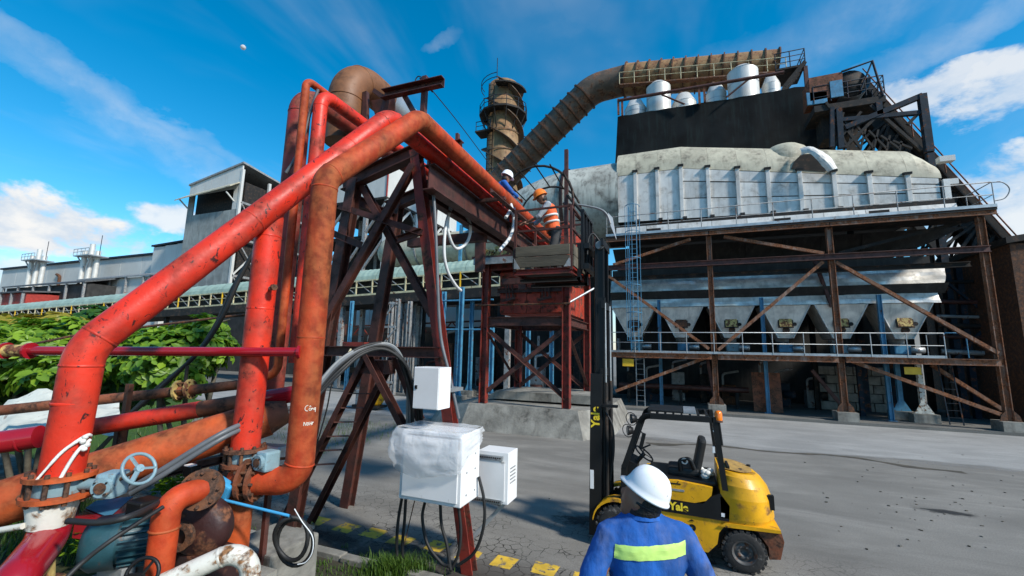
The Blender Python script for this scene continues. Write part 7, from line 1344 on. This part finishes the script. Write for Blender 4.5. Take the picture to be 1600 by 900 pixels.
J = dict(base=S0, hip=G(0, 0, .12), neck=G(0, .16, .52), head=G(0, .24, .66), shl=G(-.18, .14, .47), shr=G(.18, .14, .47), ell=G(-.24, .3, .25), elr=G(.24, .3, .25), wrl=G(-.14, .5, .16), wrr=G(.14, .5, .16), hjl=G(-.09, .02, .1), hjr=G(.09, .02, .1), knl=G(-.3, .34, .1), knr=G(.3, .3, .1), anl=G(-.3, .36, -.32), anr=G(.32, .32, -.32), toe=fw)
worker('person in dark blue workwear and white helmet sitting on the high pipes', J, ('cloth', 'cloth', 'clothdk', .8), 'helmet', (fw*.9-zz*.35), (zz*.9+fw*.35), False)
q = PX(748, 293, -3.75); t_ = MB(); [t_.ball(q+V((random.uniform(-.1, .1), random.uniform(-.15, .15), .02*k)), (.12, .09, .06), 10, 0, Matrix.Rotation(k*.8, 3, 'Z')) for k in range(5)]; remesh(t_.build('tool_bag', 'yellowplain', label='small yellow and pale bag lying on the pipes beside the seated worker', cat='bag'), .02, 3)
# ================================================================== vegetation
def leafquad(mb, p, d, nrm, L_, W_):
    d = d.normalized(); s = d.cross(nrm).normalized()*W_; n_ = s.cross(d).normalized()
    mb.add([p, p+d*L_*.35+s+n_*.02, p+d*L_*.75+s*.8, p+d*L_-n_*L_*.15, p+d*L_*.75-s*.8, p+d*L_*.35-s+n_*.02], [(0, 1, 2, 3), (0, 3, 4, 5)], True)
one = MB(); leafquad(one, V((0, 0, 0)), V((1, 0, 0)), zz, .3, .09)
lm = bpy.data.meshes.new('leaf'); lm.from_pydata(one.v, [], one.f); lm.polygons.foreach_set('use_smooth', [True]*len(lm.polygons)); lm.materials.append(M['leaf'])
lmd = lm.copy(); lmd.materials.clear(); lmd.materials.append(M['leafdk'])
def tree(nm, lb, base, blobs, n, L_, mat, single=0, seed=1, stems=5, droop=.35):
    rg = random.Random(seed); t_ = thing(nm, base, lb, 'bush'); base = V(base)
    mb = MB()
    for k in range(stems):
        c, r = blobs[k % len(blobs)]; c = V(c); mid = base.lerp(c, .5)+V((rg.uniform(-.3, .3), rg.uniform(-.3, .3), 0)); mb.tube(spline([base+V((rg.uniform(-.25, .25), rg.uniform(-.2, .2), -.05)), mid, c, c+V((rg.uniform(-.5, .5), rg.uniform(-.4, .4), .3))], 5), [.06-.0028*i for i in range(16)], 6)
    mb.build('stems', 'wood', t_)
    cr = MB(); leaves = []
    tot = sum(r[0]*r[1]*r[2] for _, r in blobs)
    for c, r in blobs:
        c = V(c)
        for k in range(int(n*r[0]*r[1]*r[2]/tot)+1):
            v_ = V((rg.gauss(0, 1), rg.gauss(0, 1), rg.gauss(0, 1))).normalized(); q = rg.random()**.35; p = c+V((v_.x*r[0], v_.y*r[1], v_.z*r[2]))*q
            # clusters: a rosette of leaves at each twig tip
            up_ = (v_+zz*.7).normalized()
            for e in range(rg.randint(4, 7)):
                a_ = rg.uniform(0, 6.28); x_, y_, _ = frame(up_); d = (x_*math.cos(a_)+y_*math.sin(a_)+up_*rg.uniform(-.2, .35)-zz*droop*rg.random()); leaves.append((p, d, up_, L_*rg.uniform(.45, 1.3)))
    leaves.sort(key=lambda q: (q[0]-EYE).length)
    for i, (p, d, u_, l_) in enumerate(leaves):
        if i < single:
            o = bpy.data.objects.new('leaf', lm if mat == 'leaf' else lmd); COL.objects.link(o); o.parent = t_; d = d.normalized(); s = u_.cross(d).normalized(); n_ = d.cross(s); m_ = Matrix((d, s, n_)).transposed().to_4x4(); o.matrix_local = Matrix.Translation(p-base) @ m_ @ Matrix.Scale(l_/.3, 4)
        else: leafquad(cr, p, d, u_, l_, l_*.3)
    cr.build('crown', mat, t_, kind='stuff'); return t_
def B(px, py, d, rx, ry, rz): return (D(px, py, d), (rx, ry, rz))
g0 = D(330, 620, 9.); tree('broad_leaf_shrub', 'bright green broad leaved shrub in the gap left of the vertical riser', (g0.x, g0.y, 0), [B(250, 560, 8.6, 1.1, .8, .6), B(300, 545, 8.8, .9, .7, .55), B(322, 520, 9.0, .55, .5, .38), B(235, 545, 9.0, .9, .7, .5), B(345, 538, 9.0, .4, .4, .2), B(270, 590, 8.6, .8, .6, .4)], 1000, .18, 'leaf', 280, 4)
g0 = D(60, 640, 9.); tree('broad_leaf_shrub', 'bright green broad leaved shrub behind the foot of the slanted pipe', (g0.x, g0.y, 0), [B(30, 540, 8.8, 1.5, .9, .55), B(100, 530, 9.0, 1.2, .8, .5), B(-40, 560, 8.5, 1.2, .8, .8), B(90, 585, 8.0, .8, .6, .35), B(160, 545, 9.2, .9, .7, .5)], 1250, .19, 'leaf', 280, 9)
g0 = D(140, 620, 10.5); tree('dark_shrub', 'dark green dense shrub in shade under the bright leaves', (g0.x, g0.y, 0), [B(40, 590, 9.6, 1.9, .8, .7), B(180, 590, 9.6, 1.7, .8, .7), B(250, 590, 10.0, 1.0, .6, .5), B(-60, 600, 9.4, 1.5, .8, .8)], 800, .2, 'leafdk', 0, 11)
g0 = D(60, 540, 17); tree('flowering_shrub', 'yellow flowering shrub below the gallery at far left', (g0.x, g0.y, 0), [B(75, 508, 17, 2.2, 1, .5), B(10, 508, 17, 2.0, 1, .5), B(130, 520, 17, 2.0, 1, .6)], 260, .4, 'leafyel', 0, 5)
g0 = D(140, 540, 20); tree('distant_shrub', 'round green shrub against the gallery legs', (g0.x, g0.y, 0), [B(145, 505, 20, 1.4, 1, .9), B(160, 520, 20, 1.6, 1, .6)], 160, .4, 'leafdk', 0, 6)
# spiky tuft of long leaves
q = PZ(255, 602, .02); q = D(255, 612, 12); q.z = .02; t_ = thing('spiky_plant', q, 'tuft of long arching yellow green leaves near the dark cables', 'plant'); rg = random.Random(4)
for k in range(46):
    a_ = rg.uniform(0, 6.28); l_ = rg.uniform(.8, 1.5); o_ = V((math.cos(a_), math.sin(a_), 0)); w_ = V((-o_.y, o_.x, 0))*.03; b_ = MB(); P_ = [q+o_*l_*.45*t1+zz*(l_*(1.25*t1-.7*t1*t1)) for t1 in (0, .35, .7, 1)]
    b_.add([P_[0]-w_, P_[0]+w_, P_[1]+w_, P_[1]-w_, P_[2]+w_*.8, P_[2]-w_*.8, P_[3]], [(0, 1, 2, 3), (3, 2, 4, 5), (5, 4, 6)], True).build('blade', 'leafyel' if k % 3 else 'leaf', t_)
# grass and weeds along the bank and kerb
gr = MB(); rg = random.Random(21)
def tuft(x_, y_, z_, n, h, sp):
    for k in range(n):
        a_ = rg.uniform(0, 6.28); p = V((x_+rg.gauss(0, sp), y_+rg.gauss(0, sp), z_)); o_ = V((math.cos(a_), math.sin(a_), 0)); l_ = h*rg.uniform(.5, 1.2); w_ = V((-o_.y, o_.x, 0))*.006; gr.add([p-w_, p+w_, p+o_*l_*.2+zz*l_*.6+w_*.7, p+o_*l_*.2+zz*l_*.6-w_*.7, p+o_*l_*.5+zz*l_*.85], [(0, 1, 2, 3), (3, 2, 4)], False)
def bankz(x_, y_):
    yl = 2.9+.75*max(0, min(1, (-3.0-x_)/2.0)); t_ = max(0, min(1, yl+1.0-y_)); t_ = t_*t_*(3-2*t_); return max(.03, .85*t_)
for k in range(420):
    x_ = rg.uniform(-9, -2.2); y_ = rg.uniform(4.3, 5.3); tuft(x_, y_, bankz(x_, y_), 7, .09, .06)
for k in range(130): p = PZ(rg.gauss(618, 22), 893, .05); tuft(p.x, p.y+rg.uniform(-.15, .1), bankz(p.x, min(p.y, 5.3)), 10, .26, .05)
for k in range(160): x_ = rg.uniform(-9, -5.6); y_ = rg.uniform(2.6, 4.2); tuft(x_, y_, bankz(x_, y_), 12, .2, .08)
for k in range(60): x_ = rg.uniform(-9, -3); tuft(x_, 5.6+abs(rg.gauss(0, .15)), .004, 5, .07, .05)
gr.build('grass', 'grass', label='short grass and weeds along the kerb and the bank', cat='grass', kind='stuff')
lw = MB(); gr2 = gr; gr = MB()
for k in range(900): x_ = rg.uniform(-30, -9.8); y_ = rg.uniform(7, 15); tuft(x_, y_, .006, 6, .2, .25)
gr.build('lawn_grass', 'grass', label='rough lawn grass behind the pipes at left', cat='grass', kind='stuff')
lv = MB()
for k in range(500):
    p = D(rg.uniform(105, 185), rg.uniform(812, 868), rg.uniform(4.4, 5.2)); p.z = max(p.z, .85); a_ = rg.uniform(0, 6.28); leafquad(lv, p, V((math.cos(a_), math.sin(a_), rg.uniform(-.1, .6))), zz, .07, .025)
for k in range(160):
    p = D(rg.uniform(245, 290), rg.uniform(715, 770), rg.uniform(5.3, 5.8)); a_ = rg.uniform(0, 6.28); leafquad(lv, p, V((math.cos(a_), math.sin(a_), rg.uniform(-.3, .5))), zz, .1, .035)
lv.build('ground_cover', 'leaf', label='leafy green weeds growing between pump motor and valve', cat='weeds', kind='stuff')
# cast-off bits on the road
for k in range(26):
    p = PZ(rg.uniform(520, 900) if k % 2 else rg.uniform(1250, 1600), rg.uniform(690, 860)); s = rg.uniform(.012, .03); MB().box(p+zz*s*.4, (s*1.6, s, s*.8), Matrix.Rotation(rg.uniform(0, 3), 3, 'Z')).build('pebble', 'conc', g)
dc = MB()
for k in range(70):
    p = PZ(rg.gauss(1430, 90), 790+rg.gauss(0, 22)) if k % 3 else PZ(rg.uniform(1000, 1600), rg.uniform(700, 860)); s = rg.uniform(.01, .035); dc.box(p+zz*s*.25, (s*rg.uniform(1, 2.4), s, s*.6), Matrix.Rotation(rg.uniform(0, 3), 3, 'Z'))
dc.build('dirt_clods', 'soil', label='small dark dirt clods scattered over the road', cat='dirt', kind='stuff')
# moon
mo = ray(380, 74).normalized()*3000; MB().ball(EYE+mo, 13, 24).build('moon', 'moonm', label='pale daytime moon high in the blue sky', cat='moon')
for o in bpy.data.objects:
    if '_o' in o: del o['_o']
